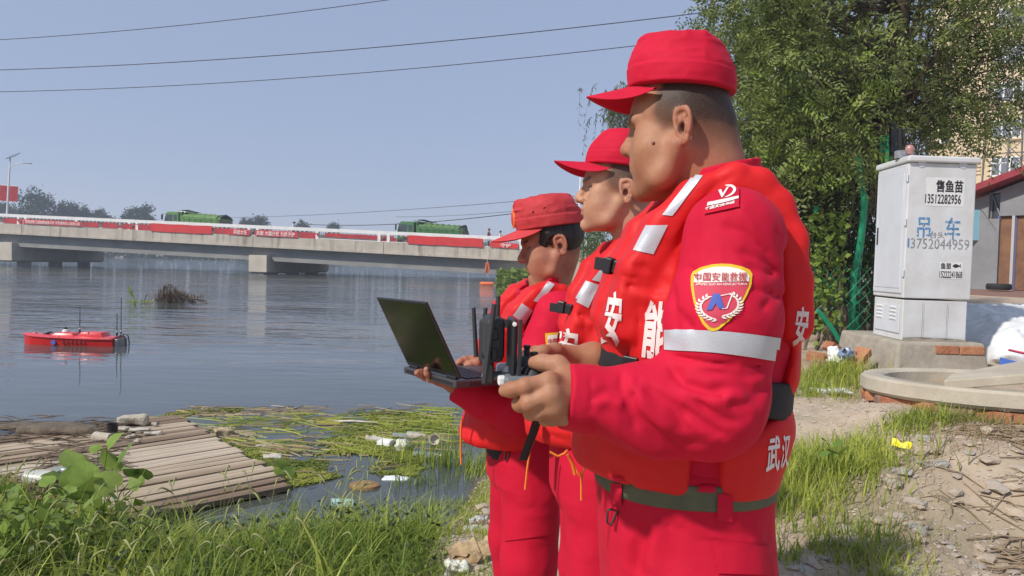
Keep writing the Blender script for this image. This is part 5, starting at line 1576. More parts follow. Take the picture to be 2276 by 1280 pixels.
cface('label_picture',poly_fill(fish,.5),cr(2121),cr(2142),cz(595),cz(584),M_INK,.0028)
for px in(2012+22,2135):cface('vent_cap',poly_fill([(.5+.5*math.cos(a/16*6.283),.5+.5*math.sin(a/16*6.283))for a in range(16)],.6),cr(px-10),cr(px+10),cz(372),cz(352),M_CAB2,.004)
for z_ in(zm+.16,zm+.55,H-.20):cbox('hinge',-.012,.035,-.022,-.001,z_,z_+.06,M_CAB2)
for r_ in(.30,.66):cface('panel_seam',unit_sq,r_,r_+.006,.01,zm-.03,M_STENCIL_G,.0012)
cface('dirt_band',poly_fill([(0,0),(1,0),(1,.5),(.85,.7),(.7,.45),(.5,.8),(.35,.4),(.2,.9),(.1,.5),(0,.6)],.3),.02,.97,.0,.035,M_CEM,.0012)
# lamp and stub on the roof
MB().lathe([(.05,0),(.05,.055),(.04,.06)],cpt(.3,.02,H),14).build('roof_stub',M_STENCIL_G,cab,smooth=True)
lamp=MB().lathe([(.028,0),(.030,.02),(.034,.03),(.032,.055),(.018,.072),(.003,.075)],cpt(.25,.12,H+.03),14).build('warning_lamp',mat('pale_red_glass',(.62,.30,.28),rough=.2,trans=.3),cab,smooth=True)
MB().tube([cpt(.25,.12,H),cpt(.25,.12,H+.03)],.012,8).build('lamp_stem',M_STENCIL_G,lamp)
# plinth of rendered brick
zg=min(land_z(ca.x,ca.y),zb_-.2)
pl=empty('plinth',Vector((ca.x,ca.y,zg-.1)));tag(pl,'rough cement plinth with two bare red bricks, under the grey cabinet','plinth')
hp=zb_-zg+.1
def pp_(l,r_,z):return uL*l+uR*r_+Vector((0,0,z))
f0=MB().hexa([pp_(-.30,-.22,0),pp_(1.75,-.30,0),pp_(1.75,1.2,0),pp_(-.28,1.22,0),pp_(-.16,-.10,hp-.001),pp_(1.6,-.25,hp-.001),pp_(1.6,1.15,hp-.001),pp_(-.15,1.16,hp-.001)])
f0.build('rendered_block',M_CEM,pl,bevel=.02)
for i,(r0,r1)in enumerate(((.42,.76),(.775,1.135))):
 MB().hexa([pp_(-.205,r0,hp-.085),pp_(-.03,r0,hp-.085),pp_(-.03,r1,hp-.085),pp_(-.205,r1,hp-.085),pp_(-.19,r0,hp-.022),pp_(-.03,r0,hp-.022),pp_(-.03,r1,hp-.022),pp_(-.19,r1,hp-.022)]).build('brick',M_BRICK[i%2],pl,bevel=.006)
 # concrete well ring lying on bricks with a broken slab across it
rc_=P(2225,860,4.75);zr_=P(2100,893,4.30).z
zr_=land_z(rc_.x-.3,rc_.y-.4)+.055
ring=empty('concrete_ring',(rc_.x,rc_.y,zr_));tag(ring,'pale concrete well ring lying on broken bricks beside the cabinet','well ring');ring.rotation_euler=(R(-2.6),0,0)
ro_,ri_,hh_=.80,.66,.105
prof=[(ri_,0),(ro_-.02,0),(ro_,.02),(ro_-.005,hh_-.015),(ro_-.02,hh_),(ri_+.02,hh_),(ri_,hh_-.015)]
V,F=[],[];N=64;q=np.random.default_rng(4)
for k in range(N):
 a=2*math.pi*k/N;w=1+.004*q.normal()
 for(rr1,z)in prof:V.append((rr1*w*math.cos(a),rr1*w*math.sin(a),z))
n_=len(prof)
for k in range(N):
 for j in range(n_):F.append((k*n_+j,((k+1)%N)*n_+j,((k+1)%N)*n_+(j+1)%n_,k*n_+(j+1)%n_))
MB().add(V,F).build('ring_wall',M_CEM_L,ring,smooth=True)
MB().lathe([(.01,.03),(ri_-.003,.02),(ri_-.003,-.25),(.01,-.25)],(0,0,0),40).build('ring_floor',M_CEM,ring)
for k in range(15):
 a=math.radians(150+k*14);b_=MB().box((0,0,0),(.22,.11,.06)).build('brick',M_BRICK[k%3],ring,((ro_-.09)*math.cos(a),(ro_-.09)*math.sin(a),-.032),bevel=.006);b_.rotation_euler=(q.normal()*.04,q.normal()*.04,a+1.57+q.normal()*.2)
sl=[(-.75,-.18),(-.55,.02),(-.2,.10),(.5,.22),(.62,-.35),(.2,-.62),(-.30,-.45)]
sA=P(2085,852,4.35);
slab_=MB().prism([(x,y,0)for x,y in sl],(0,0,.055)).build('concrete_slab',M_CEM_L,None,(rc_.x+.10,rc_.y-.18,zr_+hh_+.085),bevel=.008)
slab_.rotation_euler=(R(-6),R(-8),R(8));tag(slab_,'broken concrete slab propped at an angle across the well ring','slab')
# bricks heaped to the left of the plinth
hb=P(1860,800,6.1)
for i,(px,py,d,rz,ry,lab)in enumerate(((1862,780,6.2,.3,.5,'tipped brick on top of the heap left of the plinth'),(1822,795,6.2,-.5,.1,'orange brick at the left of the heap beside the nearest man'),(1888,792,6.0,1.1,.2,'orange brick standing against the plinth'),(1850,800,6.0,.1,.1,'brown brick in the middle of the heap'),(1908,796,5.9,.7,-.5,'dark brick leaning on the plinth corner'),(1835,815,5.9,.2,.05,'brick half buried in front of the heap'))):
 c=P(px,py,d);z=land_z(c.x,c.y);o=MB().box((0,0,0),(.20+.03*q.random(),.11,.065)).build('brick',M_BRICK[i%3],None,(c.x,c.y,max(c.z,z+.02)),bevel=.006);o.rotation_euler=(q.normal()*.2,ry,rz);tag(o,lab,'brick','loose bricks by the plinth')
c=P(1862,802,5.85);lump('crumpled_paper',c,(.10,.08,.09),M_PAPER,'white crumpled paper stuck in the brick heap','litter',61,.5,.5)
c=P(1880,795,5.8);lump('bag',c,(.08,.06,.06),mat('blue_bag',(.18,.25,.40),rough=.5),'small blue-grey bag beside the white paper in the brick heap','bag',62,.5,.6)
c=P(1855,872,5.2);lump('bag',Vector((c.x,c.y,land_z(c.x,c.y))),(.30,.10,.05),mat('grey_bag',(.62,.64,.62),rough=.4,bump=.6,bscale=40),'flattened grey plastic bag in front of the brick heap','bag',63,.5,.6)
c=P(2125,905,4.55);lump('bag',Vector((c.x,c.y,land_z(c.x,c.y))),(.10,.07,.07),mat('teal_rag',(.30,.40,.40),rough=.7,bump=.6,bscale=40),'teal crumpled rag at the foot of the well ring','rag',64,.5,.6)
# yellow wrapper lying on the soil
c=P(2002,1026,3.75);z=land_z(c.x,c.y)
V,F=[],[]
for i in range(9):
 for j in range(4):V.append((-.035+.07*i/8,-.016+.032*j/3*(1-.45*math.exp(-((i-4)/1.2)**2)),.004+.002*math.sin(i*1.2)+.002*j))
for i in range(8):
 for j in range(3):a=i*4+j;F.append((a,a+4,a+5,a+1))
o=MB().add(V,F).build('wrapper',mat('yellow_foil',(.80,.68,.01),rough=.4),None,(c.x,c.y,z+.035),smooth=True);o.scale=(1.25,1.25,1.25);o.rotation_euler=(.75,.1,-.55);tag(o,'bright yellow wrapper lying on the soil below the weeds','wrapper')
# white plastic sheeting and sacks right of the cabinet
c=P(2240,740,6.3)
M_SHEET=mat('white_sheeting',(.72,.73,.74),rough=.45,var=.06,vscale=3,bump=.5,bscale=14)
f=lambda X:smin(ell(X,(.25,.0,.10),(.55,.42,.24)),ell(X,(.45,.75,.20),(1.1,.7,.22)),.15)+wrinkle(X,12,.050,5,(1,.6,1))+wrinkle(X,19,.02,16)
V,Q=surfnet(f,(-.9,-.6,-.2),(1.8,1.6,.66),.022,margin=.05)
zc=land_z(c.x,c.y);o=link('plastic_sheet',fast_mesh('plastic_sheet',V,Q),M_SHEET,None,(c.x,c.y,zc));tag(o,'heap of crumpled white plastic sheeting right of the cabinet','plastic sheet')
mb=MB();mb.hexa([(-.35,-.48,0),(-.08,-.58,0),(-.04,-.50,0),(-.3,-.40,0),(-.36,-.46,.075),(-.08,-.56,.015),(-.04,-.48,.03),(-.3,-.38,.10)])
o=mb.build('sack_end',mat('blue_sack',(.05,.13,.45),rough=.6),None,(c.x,c.y,zc),bevel=.01);tag(o,'blue edge of a sack under the white sheeting','sack')
o=MB().tube([(-.28,-.45,.16),(0,-.58,.10),(.4,-.72,.05)],[.02,.025,.015],6,flat=.5).build('sack_strip',mat('red_sack',(.55,.06,.10),rough=.6),None,(c.x,c.y,zc),smooth=True);tag(o,'red strip of a sack along the edge of the white sheeting','sack')
c2=P(2230,690,10.5)
V,Q=surfnet(lambda X:ell(X,(0,0,.0),(1.5,1.2,.17))+wrinkle(X,15,.02,4),(-1.8,-1.5,-.2),(1.8,1.5,.4),.05,margin=.05)
o=link('plastic_sheet',fast_mesh('plastic_sheet',V,Q),M_SHEET,None,(c2.x+.5,c2.y,land_z(c2.x+.5,c2.y)));tag(o,'flat white sheet spread on the ground behind the crumpled heap','plastic sheet')
# grey shed with a dark red roof
M_SHED=mat('shed_render',(.27,.27,.275),rough=.95,col2=(.21,.21,.215),vscale=1.5,bump=.3,bscale=14)
M_ROOF=mat('shed_red_roof',(.30,.035,.045),rough=.7,var=.2,vscale=3)
M_SHUT=mat('rusty_shutter',(.26,.13,.065),rough=.85,col2=(.17,.085,.05),vscale=4)
sA,sB=P(2150,640,19.0),P(2560,655,16.0)
zs=1.22;sd=(Vector((sB.x,sB.y,0))-Vector((sA.x,sA.y,0)));sl_=sd.length;su=sd.normalized();sv=Vector((-su.y,su.x,0))
shed=empty('shed',(sA.x,sA.y,zs));tag(shed,'low grey rendered shed with sloping dark red roof and rusty doors at the right edge','shed')
def sq(a,v,z):return su*a+sv*v+Vector((0,0,z))
zl=P(2172,446,18.8).z-zs;zr2=zl+1.35
def spos(px):return(px-2150)/(2560-2150)*sl_
def sprism(name,pts,v0,v1,m,parent=shed,bevel=0):return MB().prism([sq(a,v0,z)for a,z in pts],sv*(v1-v0)).build(name,m,parent,bevel=bevel)
# wall as pieces round the window and the doors
kz=lambda a:zl+(zr2-zl)*a/sl_
wx0,wx1=spos(2196),spos(2224);wz0,wz1=P(2210,487,18.7).z-zs,P(2210,430,18.7).z-zs
dd=[(spos(2220),spos(2255)),(spos(2262),spos(2300))];dzt=P(2240,480,18.4).z-zs
sprism('wall',[(0,0),(wx0,0),(wx0,kz(wx0)),(0,kz(0))],0,.24,M_SHED)
sprism('wall',[(wx0,0),(wx1,0),(wx1,wz0),(wx0,wz0)],.001,.24,M_SHED)
sprism('wall',[(wx0,wz1),(wx1,wz1),(wx1,kz(wx1)),(wx0,kz(wx0))],.001,.24,M_SHED)
sprism('wall',[(wx1,dzt),(sl_,dzt),(sl_,kz(sl_)),(wx1,kz(wx1))],.002,.24,M_SHED)
sprism('wall',[(dd[0][1],0),(dd[1][0],0),(dd[1][0],dzt),(dd[0][1],dzt)],0,.24,mat('door_post',(.45,.44,.43),rough=.9))
sprism('wall',[(dd[1][1],0),(sl_,0),(sl_,dzt),(dd[1][1],dzt)],0.001,.24,M_SHED)
MB().hexa([sq(0.01,.25,0),sq(sl_,.25,0),sq(sl_,6,0),sq(0.01,6,0),sq(.01,.25,kz(0)-.02),sq(sl_,.25,kz(sl_)-.02),sq(sl_,6,kz(sl_)-.02),sq(0.01,6,kz(0)-.02)]).build('inner_block',M_SHED,shed)
w=sprism('window',[(wx0,wz0),(wx1,wz0),(wx1,wz1),(wx0,wz1)],.15,.17,M_GLASS)
MB().tube([sq(wx0,.13,wz1),sq(wx1,.10,wz0)],.02,5).tube([sq(wx0,.13,wz0),sq(wx0,.13,wz1)],.025,5).tube([sq(wx1,.13,wz0),sq(wx1,.13,wz1)],.025,5).build('window_frame',M_STENCIL_G,w)
for(a0,a1)in dd:
 d_=sprism('door',[(a0,.02),(a1,.02),(a1,dzt),(a0,dzt)],.10,.12,M_SHUT);mb=MB();n_=8
 for k in range(n_):
  x=a0+(a1-a0)*(k+.5)/n_;mb=MB().prism([sq(x-.02,.085,.04),sq(x+.02,.085,.04),sq(x+.02,.085,dzt-.03),sq(x-.02,.085,dzt-.03)],sv*.015);mb.build('slat',M_SHUT,d_)
 mb=MB().tube([sq(a0,.07,0),sq(a0,.07,dzt),sq(a1,.07,dzt),sq(a1,.07,0)],.025,5);mb.build('door_frame',mat('faded_blue_frame',(.16,.17,.36),rough=.8),d_)
rf=MB().hexa([sq(-.35,-.45,kz(0)-.0),sq(sl_,-.45,kz(sl_)),sq(sl_,6.3,kz(sl_)),sq(-.35,6.3,kz(0)),sq(-.35,-.45,kz(0)+.16),sq(sl_,-.45,kz(sl_)+.16),sq(sl_,6.3,kz(sl_)+.16),sq(-.35,6.3,kz(0)+.16)]).build('roof',M_ROOF,shed)
MB().box(sq(spos(2168),-.03,1.6),(.35,.05,.75)).build('notice',mat('blue_notice',(.25,.50,.60),rough=.6),shed)
MB().hexa([sq(-1,-3.2,-.25),sq(sl_,-3.2,-.25),sq(sl_,-.01,-.25),sq(-1,-.01,-.25),sq(-1,-3.2,-.02),sq(sl_,-3.2,-.02),sq(sl_,-.01,.03),sq(-1,-.01,.03)]).build('forecourt',mat('red_paving',(.27,.13,.10),rough=.95,col2=(.20,.12,.09),vscale=3,bump=.3,bscale=20),shed)
o=MB().lathe([(.15,-.06),(.24,-.07),(.26,-.03),(.26,.03),(.24,.07),(.15,.06)],(0,0,0),20).build('old_tyre',M_TYRE,None,(sA.x+su.x*spos(2268)-sv.x*.8,sA.y+su.y*spos(2268)-sv.y*.8,zs+.12),smooth=True);tag(o,'old black tyre lying by the shed door','tyre')
# cream block of flats behind
M_CREAM=mat('cream_render',(.66,.52,.335),rough=.9,var=.06,vscale=.4)
M_FRAME=mat('white_window_frame',(.78,.78,.78),rough=.5)
M_PANE=mat('window_pane',(.16,.18,.20),rough=.1,spec=.6)
fA,fB=P(2060,400,62),P(2700,400,50)
fz=1.0;fd=Vector((fB.x-fA.x,fB.y-fA.y,0));fl_=fd.length;fu=fd.normalized();fv=Vector((-fu.y,fu.x,0))
flats=empty('apartment_block',(fA.x,fA.y,fz));tag(flats,'cream apartment block with white framed windows behind the tree at right','building')
def fq(a,v,z):return fu*a+fv*v+Vector((0,0,z))
def fbox(name,a0,a1,v0,v1,z0,z1,m,parent=flats):return MB().hexa([fq(a0,v0,z0),fq(a1,v0,z0),fq(a1,v1,z0),fq(a0,v1,z0),fq(a0,v0,z1),fq(a1,v0,z1),fq(a1,v1,z1),fq(a0,v1,z1)]).build(name,m,parent)
def fpos(px):
 lo,hi=-20.0,fl_+20
 for _ in range(40):
  mid=(lo+hi)/2;p=fA+fu*mid;qv=Vector((p.x,p.y,CAMZ))-CAMPOS
  if CX0+FPX*qv.dot(_RV)/qv.dot(_F)<px:lo=mid
  else:hi=mid
 return(lo+hi)/2
zf=lambda py:P(2220,py,58.5).z-fz
fl_h=zf(262)-zf(345)
Hf=zf(262)+fl_h*4.6
fbox('wall',0,fl_,.30,12,-.5,Hf,M_CREAM)
fbox('corner_bay',fpos(2100),fpos(2172),-.02,.298,-.5,Hf,M_CREAM)
bays=[(2190,2253),(2290,2345),(2075,2098)]
zb0=zf(308)
for k in range(-2,5):
 for(p0,p1)in bays:
  a0,a1=fpos(p0),fpos(p1);z0=zb0+k*fl_h;z1=z0+(zf(266)-zf(308))
  if z0<0:continue
  wf=fbox('window',a0,a1,.18,.297,z0,z1,M_FRAME)
  n_=3 if p1-p0>40 else 1
  for j in range(n_):
   b0_,b1_=a0+(a1-a0)*(j+.10)/n_,a0+(a1-a0)*(j+.90)/n_
   fbox('pane',b0_,b1_,.165,.178,z0+.10,z0+(z1-z0)*.68,M_PANE,wf);fbox('pane',b0_,b1_,.165,.178,z0+(z1-z0)*.73,z1-.08,M_PANE,wf)
  fbox('sill',a0-.1,a1+.1,.05,.296,z0-.12,z0-.003,M_CREAM,wf)
 fbox('floor_band',fpos(2172)+.02,fl_,.22,.298,zb0+k*fl_h-1.05,zb0+k*fl_h-.95,M_CREAM)
 for j in range(4):fbox('ledge',fpos(2140),fpos(2170),-.12,-.021,zb0+k*fl_h+.2+j*.28,zb0+k*fl_h+.28+j*.28,M_CREAM)
fbox('parapet',-.2,fl_,-.15,12,Hf+.003,Hf+.8,M_CREAM)
# lattice mast before the flats
M_MAST=mat('galvanised_steel',(.20,.19,.18),rough=.6,metal=.4)
mC=P(2252,440,40);mast=empty('lattice_mast',(mC.x,mC.y,1.0));tag(mast,'grey steel lattice mast standing in front of the cream flats','mast')
mw=lambda z:1.15-z*.022
legs_=[]
for sx,sy in((-1,-1),(1,-1),(1,1),(-1,1)):
 MB().tube([(sx*mw(0),sy*mw(0),0),(sx*mw(17),sy*mw(17),17)],.05,5).build('leg',M_MAST,mast)
mb=MB();hs_=1.7
for k in range(10):
 z0,z1=k*hs_,(k+1)*hs_
 cs_=[(-1,-1),(1,-1),(1,1),(-1,1)]
 for i in range(4):
  a,b_=cs_[i],cs_[(i+1)%4]
  mb.tube([(a[0]*mw(z0),a[1]*mw(z0),z0),(b_[0]*mw(z1),b_[1]*mw(z1),z1)],.025,4);mb.tube([(b_[0]*mw(z0),b_[1]*mw(z0),z0),(a[0]*mw(z1),a[1]*mw(z1),z1)],.025,4)
  mb.tube([(a[0]*mw(z1),a[1]*mw(z1),z1),(b_[0]*mw(z1),b_[1]*mw(z1),z1)],.02,4)
mb.build('bracing',M_MAST,mast)
# ================================================================== trees, shrubs and the green fence
q=np.random.default_rng(21)
tb_=P(1990,560,8.6);tz=land_z(tb_.x,tb_.y)
tree=empty('locust_tree',(tb_.x,tb_.y,tz));tag(tree,'large locust tree with feathery leaves and a dark rough trunk behind the cabinet','tree')
TB=Vector((tb_.x,tb_.y,tz))
tp=[P(1982,640,8.6),P(1980,420,8.6),P(1983,280,8.6),P(1992,150,8.6),P(2000,20,8.6),P(2006,-160,8.6),P(1996,-330,8.6)]
MB().tube([Vector((tp[0].x,tp[0].y,tz-.2))-TB]+[p-TB for p in tp],[.19,.165,.145,.125,.115,.11,.09,.05],12).build('trunk',M_BARK,tree,smooth=True)
# clumps of foliage in a broad crown; centres given as picture column, row and distance so that gaps fall where the sky shows
cl=[]
def clump(px,py,d,s):
 if abs(px-1988)<62 and py>10:d=max(d,9.3)
 p=P(px,py,d);cl.append((np.array(p),s))
for _ in range(95):
 u,v=q.uniform(1660,2330),q.uniform(-420,250)
 if u<1860 and-60<v<90 and q.random()<.75:continue
 if u>2060 and(v>20 or q.random()<.4):continue
 clump(u,v,q.uniform(7.2,10.2),q.uniform(.30,.55))
for _ in range(24):clump(q.uniform(1590,1800),q.uniform(-140,150),q.uniform(7.2,8.6),q.uniform(.14,.26))
for _ in range(62):clump(q.uniform(1645,1960),q.uniform(100,400),q.uniform(7.2,9.6),q.uniform(.28,.45))
for _ in range(24):clump(q.uniform(2040,2330),q.uniform(-120,140),q.uniform(7.2,8.8),q.uniform(.16,.28))
for _ in range(14):clump(q.uniform(2030,2180),q.uniform(150,290),q.uniform(7.8,9.0),q.uniform(.2,.35))
for u,v in((2080,255),(2140,262),(2170,285),(2120,290),(2250,215),(2290,250),(2268,180),(2230,120),(2300,90),(1600,30),(1640,75),(1575,20)):clump(u,v,8.2,.24)
K=np.array([c for c,s in cl]);S=np.array([s for c,s in cl])
lb=MB()
for k,s in zip(K,S):
 t_=q.uniform(.25,1.0);i=int(t_*(len(tp)-2))+1
 a=tp[min(i,len(tp)-1)];b_=Vector(k)
 if a.z>b_.z+.8:a=tp[2]
 lb.tube([p-TB for p in limb(a,b_,q,.06,4)],[.022,.017,.012,.008,.004],5)
lb.build('branches',M_BARK,tree,smooth=True)
per=40;n=len(K)*per;ci=np.repeat(np.arange(len(K)),per)
off=q.normal(size=(n,3))*(S[ci]*.62)[:,None]
C=K[ci]+off;D=unit(unit(off)*.7+q.normal(size=(n,3))*.55+np.array([0,0,-.12]));L=q.uniform(.15,.29,n)
V,Q,nl,lid=pinnate(C-np.array(TB),D,L,5,.42,q,sag=.30,ll=None)
base_t=np.clip(q.uniform(0,.75,n)+.25*q.uniform(0,1,len(K))[ci],0,1)
leaf_obj('crown',V,Q,np.repeat(base_t[lid],5),M_LEAF_TREE,tree)
# young bright sprays
n=90;u=q.uniform(1650,1960,n);v=q.uniform(120,420,n)
C=np.array([P(a,b_,q.uniform(7.0,7.6))for a,b_ in zip(u,v)]);D=unit(np.stack([q.normal(size=n),q.normal(size=n)*.5-.3,q.normal(size=n)*.5-.1],1));L=q.uniform(.2,.34,n)
V,Q,nl,lid=pinnate(C-np.array(TB),D,L,5,.42,q,sag=.3)
leaf_obj('young_leaves',V,Q,np.full(len(V),.8),M_LEAF_LIGHT,tree)
# bare whips sprouting from the trunk foot
mb=MB()
for _ in range(60):
 a=Vector((tp[1].x+q.normal()*.10,tp[1].y-.15,tp[1].z+q.normal()*.25));e=P(q.uniform(1850,2110),q.uniform(150,330),q.uniform(8.0,8.7))
 mb.tube([p-TB for p in limb(a,a.lerp(e,q.uniform(.5,1.0)),q,.05,5)],[.009,.008,.006,.005,.004,.002],4)
mb.build('bare_twigs',M_TWIG,tree)
mb=MB()
for _ in range(70):
 a=Vector((tp[1].x+q.normal()*.16,tp[1].y-.2,tp[1].z+.35+q.normal()*.15));mb.tube([p-TB for p in limb(a,a+Vector((q.normal()*.25,q.normal()*.1,-q.uniform(.4,1.2))),q,.08,5)],[.006,.006,.005,.005,.004,.003],4)
mb.build('hanging_twigs',mat('dead_vine',(.26,.205,.15),rough=.9,var=.3,vscale=20),tree)
def shrub(name,boxes,n,leaf,m,label,seed,stems=30,lw=.5,cat='shrub',group=None,feather=False):
 """boxes: (px0, px1, py0, py1, d0, d1) regions filled with leaves"""
 g=np.random.default_rng(seed);Cs=[]
 for(x0,x1,y0,y1,d0,d1,f)in boxes:
  k=int(n*f);u_=g.uniform(x0,x1,k);v_=g.uniform(y0,y1,k);d_=g.uniform(d0,d1,k)
  Cs.append(np.array([P(a,b_,c_)for a,b_,c_ in zip(u_,v_,d_)]))
 C=np.concatenate(Cs)
 k=fbm(C,1.6,3,seed)+g.normal(size=len(C))*.15;C=C[k>-.35]
 zl_=land_h(C[:,0],C[:,1],rough=False);C=C[C[:,2]>zl_+.02]
 b=Vector((float(C[:,0].mean()),float(C[:,1].mean()),0));b.z=land_z(b.x,b.y)
 root=empty(name,b);tag(root,label,cat,group)
 sb=MB()
 for _ in range(stems):
  e=C[g.integers(len(C))];s_=Vector((b.x+(e[0]-b.x)*.7+g.normal()*.1,b.y+(e[1]-b.y)*.7,0));s_.z=land_z(s_.x,s_.y)-.05
  sb.tube([p-b for p in limb(s_,Vector(e),g,.06,4)],[.020,.016,.012,.008,.004],5)
 sb.build('branches',M_TWIG,root,smooth=True)
 D=unit(g.normal(size=C.shape)+np.array([0,-.35,-.1]));L=leaf*g.uniform(.6,1.3,len(C))
 if feather:
  V,Q,nl,lid=pinnate(C-np.array(b),D,L*3.2,4,.42,g);T=g.uniform(0,1,len(C))[lid]
 else:
  V,Q=simple_leaves(C-np.array(b),D,L,L*lw,g);T=np.clip(g.uniform(0,.8,len(C))+.25*fbm(C,1.3,2,5),0,1)
 leaf_obj('leaves',V,Q,np.repeat(T,5),m,root)
 return root
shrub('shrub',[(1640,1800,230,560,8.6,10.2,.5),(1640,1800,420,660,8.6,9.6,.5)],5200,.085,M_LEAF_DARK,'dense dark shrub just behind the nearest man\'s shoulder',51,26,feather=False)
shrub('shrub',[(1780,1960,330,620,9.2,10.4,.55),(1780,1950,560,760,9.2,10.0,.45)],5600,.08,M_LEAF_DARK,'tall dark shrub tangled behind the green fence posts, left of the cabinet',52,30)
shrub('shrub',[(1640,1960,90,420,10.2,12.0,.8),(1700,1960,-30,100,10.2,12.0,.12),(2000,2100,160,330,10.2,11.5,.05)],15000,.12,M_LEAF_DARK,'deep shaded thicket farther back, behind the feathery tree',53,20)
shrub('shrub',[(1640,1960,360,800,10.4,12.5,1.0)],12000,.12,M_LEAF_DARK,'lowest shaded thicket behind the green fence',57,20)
shrub('climbing_vine',[(1800,1880,470,660,7.3,7.8,.65),(1800,1870,640,760,7.2,7.6,.35)],560,.068,M_LEAF_LIGHT,'light green round-leaved vine climbing in front of the fence beside the nearest man\'s back',54,14,lw=.95,cat='vine')
shrub('climbing_vine',[(1890,1945,560,720,7.6,8.2,1)],700,.05,M_LEAF_DARK,'small-leaved dark vine between the fence and the cabinet',55,14,lw=.7,cat='vine')
# green wire fence: pipes and chain link
M_GPOST=mat('green_fence_paint',(.005,.26,.12),rough=.45,var=.15,vscale=10)
fz0=land_z(P(1900,700,7.6).x,7.6)
fence=empty('wire_fence',P(1900,700,7.6)*1.0);fence.location.z=fz0;tag(fence,'green wire fence with bent pipe posts and netting left of the cabinet','fence')
FB=fence.location
def fpost(pts,d,r_):MB().tube([P(x,y,d)-FB for x,y in pts],r_,10).build('post',M_GPOST,fence,smooth=True)
fpost([(1908,350),(1912,400),(1921,440),(1917,500),(1908,560),(1898,610),(1890,760)],7.55,.030)
fpost([(1925,440),(1922,480),(1916,540),(1908,600),(1905,760)],7.7,.022)
fpost([(1974,300),(1973,345),(1970,480)],7.7,.028)
fpost([(1958,310),(1958,480)],7.9,.010);fpost([(1967,318),(1967,480)],7.9,.008)
fpost([(1818,690),(1850,730),(1868,760)],6.9,.020)
fpost([(1815,458),(1813,475)],7.9,.02)
def wires(name,u0,u1,v0,v1,d,step,r_):
 mb=MB()
 k=int((u1-u0+v1-v0)/step)
 for i in range(k):
  for sg in(1,-1):
   a0=i*step
   if sg==1:
    xa,ya=(u0+a0,v0)if u0+a0<u1 else(u1,v0+(u0+a0-u1));xb,yb=(u0,v0+a0)if v0+a0<v1 else(u0+(v0+a0-v1),v1)
   else:
    xa,ya=(u1-a0,v0)if u1-a0>u0 else(u0,v0+(a0-(u1-u0)));xb,yb=(u1,v0+a0)if v0+a0<v1 else(u1-(v0+a0-v1),v1)
   A1,B1=P(xa,ya,d),P(xb,yb,d);mid=(A1+B1)/2+Vector((q.normal()*.02,-.04+q.normal()*.03,q.normal()*.02))
   mb.tube([A1-FB,mid-FB,B1-FB],r_,4)
 tag(mb.build(name,M_GPOST,fence),kind='stuff')
wires('netting',1805,1935,595,745,7.35,26,.0022)
wires('netting',1955,1978,300,380,7.85,9,.003)
# black posts and pipe behind the cabinet
o=MB().tube([P(2000,345,7.2),P(1999,285,7.2)],.022,8).build('pipe',M_BLACK_PL);tag(o,'thin black pipe rising behind the cabinet roof beside the warning lamp','pipe')
o=MB().tube([P(1985,360,7.5),P(1984,275,7.5)],.035,8).build('pipe',M_BLACK_PL);tag(o,'thick black pipe behind the cabinet, next to the tree trunk','pipe')
# willow behind the two far men: hanging strands
def willow(name,c_px,c_py,d,w,h,n,label,seed,base_px):
 g=np.random.default_rng(seed);top=P(c_px,c_py,d);b=Vector((P(base_px,600,d).x,d,0));b.z=land_z(b.x,b.y)
 root=empty(name,b);tag(root,label,'tree');
 MB().tube(limb(Vector((0,0,-.2)),top-b,g,.03,6),[.16,.14,.12,.10,.08,.05,.03],8).build('trunk',M_BARK,root,smooth=True)
 sb=MB();Cs,Ds=[],[]
 for _ in range(n):
  a=Vector(top)+Vector((g.normal()*w*.5,g.normal()*w*.5,g.uniform(-.55,.35)*h*.5));L=g.uniform(.25,.75)*h
  dr=Vector((g.normal()*.25,g.normal()*.25,0));pts=[a+dr*t*.6+Vector((0,0,.12*h*(t-2.2*t*t)-L*t*t*.6))for t in np.linspace(0,1,7)]
  sb.tube([p-b for p in pts],[.012,.010,.008,.006,.004,.003,.002],3,cap=False)
  for t in g.uniform(0.1,1,22):
   i=min(int(t*6),5);p=pts[i].lerp(pts[i+1],t*6-i);Cs.append(p-b);Ds.append((g.normal()*.5,g.normal()*.5,-.8))
 tag(sb.build('strands',M_TWIG,root),kind='stuff')
 C=np.array(Cs);D=unit(np.array(Ds));L=g.uniform(.09,.17,len(C))*(d/18)**.5
 V,Q=simple_leaves(C,D,L,L*.2,g);leaf_obj('leaves',V,Q,np.repeat(g.uniform(0,1,len(C)),5),M_LEAF_WILLOW,root);return root
willow('willow_tree',1425,215,22,1.15,2.2,230,'willow with hanging strands showing beside the nearest man\'s face',5,1500)
willow('willow_tree',1490,430,15,.9,1.6,120,'small willow behind the neck of the middle man',6,1500)
shrub('shrub',[(1290,1345,505,590,24,27,1)],1500,.20,M_LEAF_WILLOW,'light green reed thicket behind the middle man\'s chin',61,12,lw=.16)
shrub('shrub',[(1320,1480,480,600,20,26,1)],1500,.20,M_LEAF_WILLOW,'green reeds behind the middle man\'s collar',62,12,lw=.2)
shrub('shrub',[(1108,1185,602,652,38,44,.7),(1120,1190,635,668,36,42,.5)],2600,.30,M_LEAF_LIGHT,'rounded leafy bush at the water\'s edge, beside the bowed man\'s chin',63,14,lw=.6)
shrub('shrub',[(1110,1170,640,690,26,32,1)],900,.22,M_LEAF_LIGHT,'low weeds on the bank below the rounded bush',64,10,lw=.4)
fpo=empty('wire_fence',P(1310,560,27));tag(fpo,'distant green fence posts behind the middle man\'s chin','fence')
for x in(1296,1306,1313,1322):MB().tube([P(x,600,27)-fpo.location,P(x,527,27)-fpo.location],.035,6).build('post',M_GPOST,fpo)
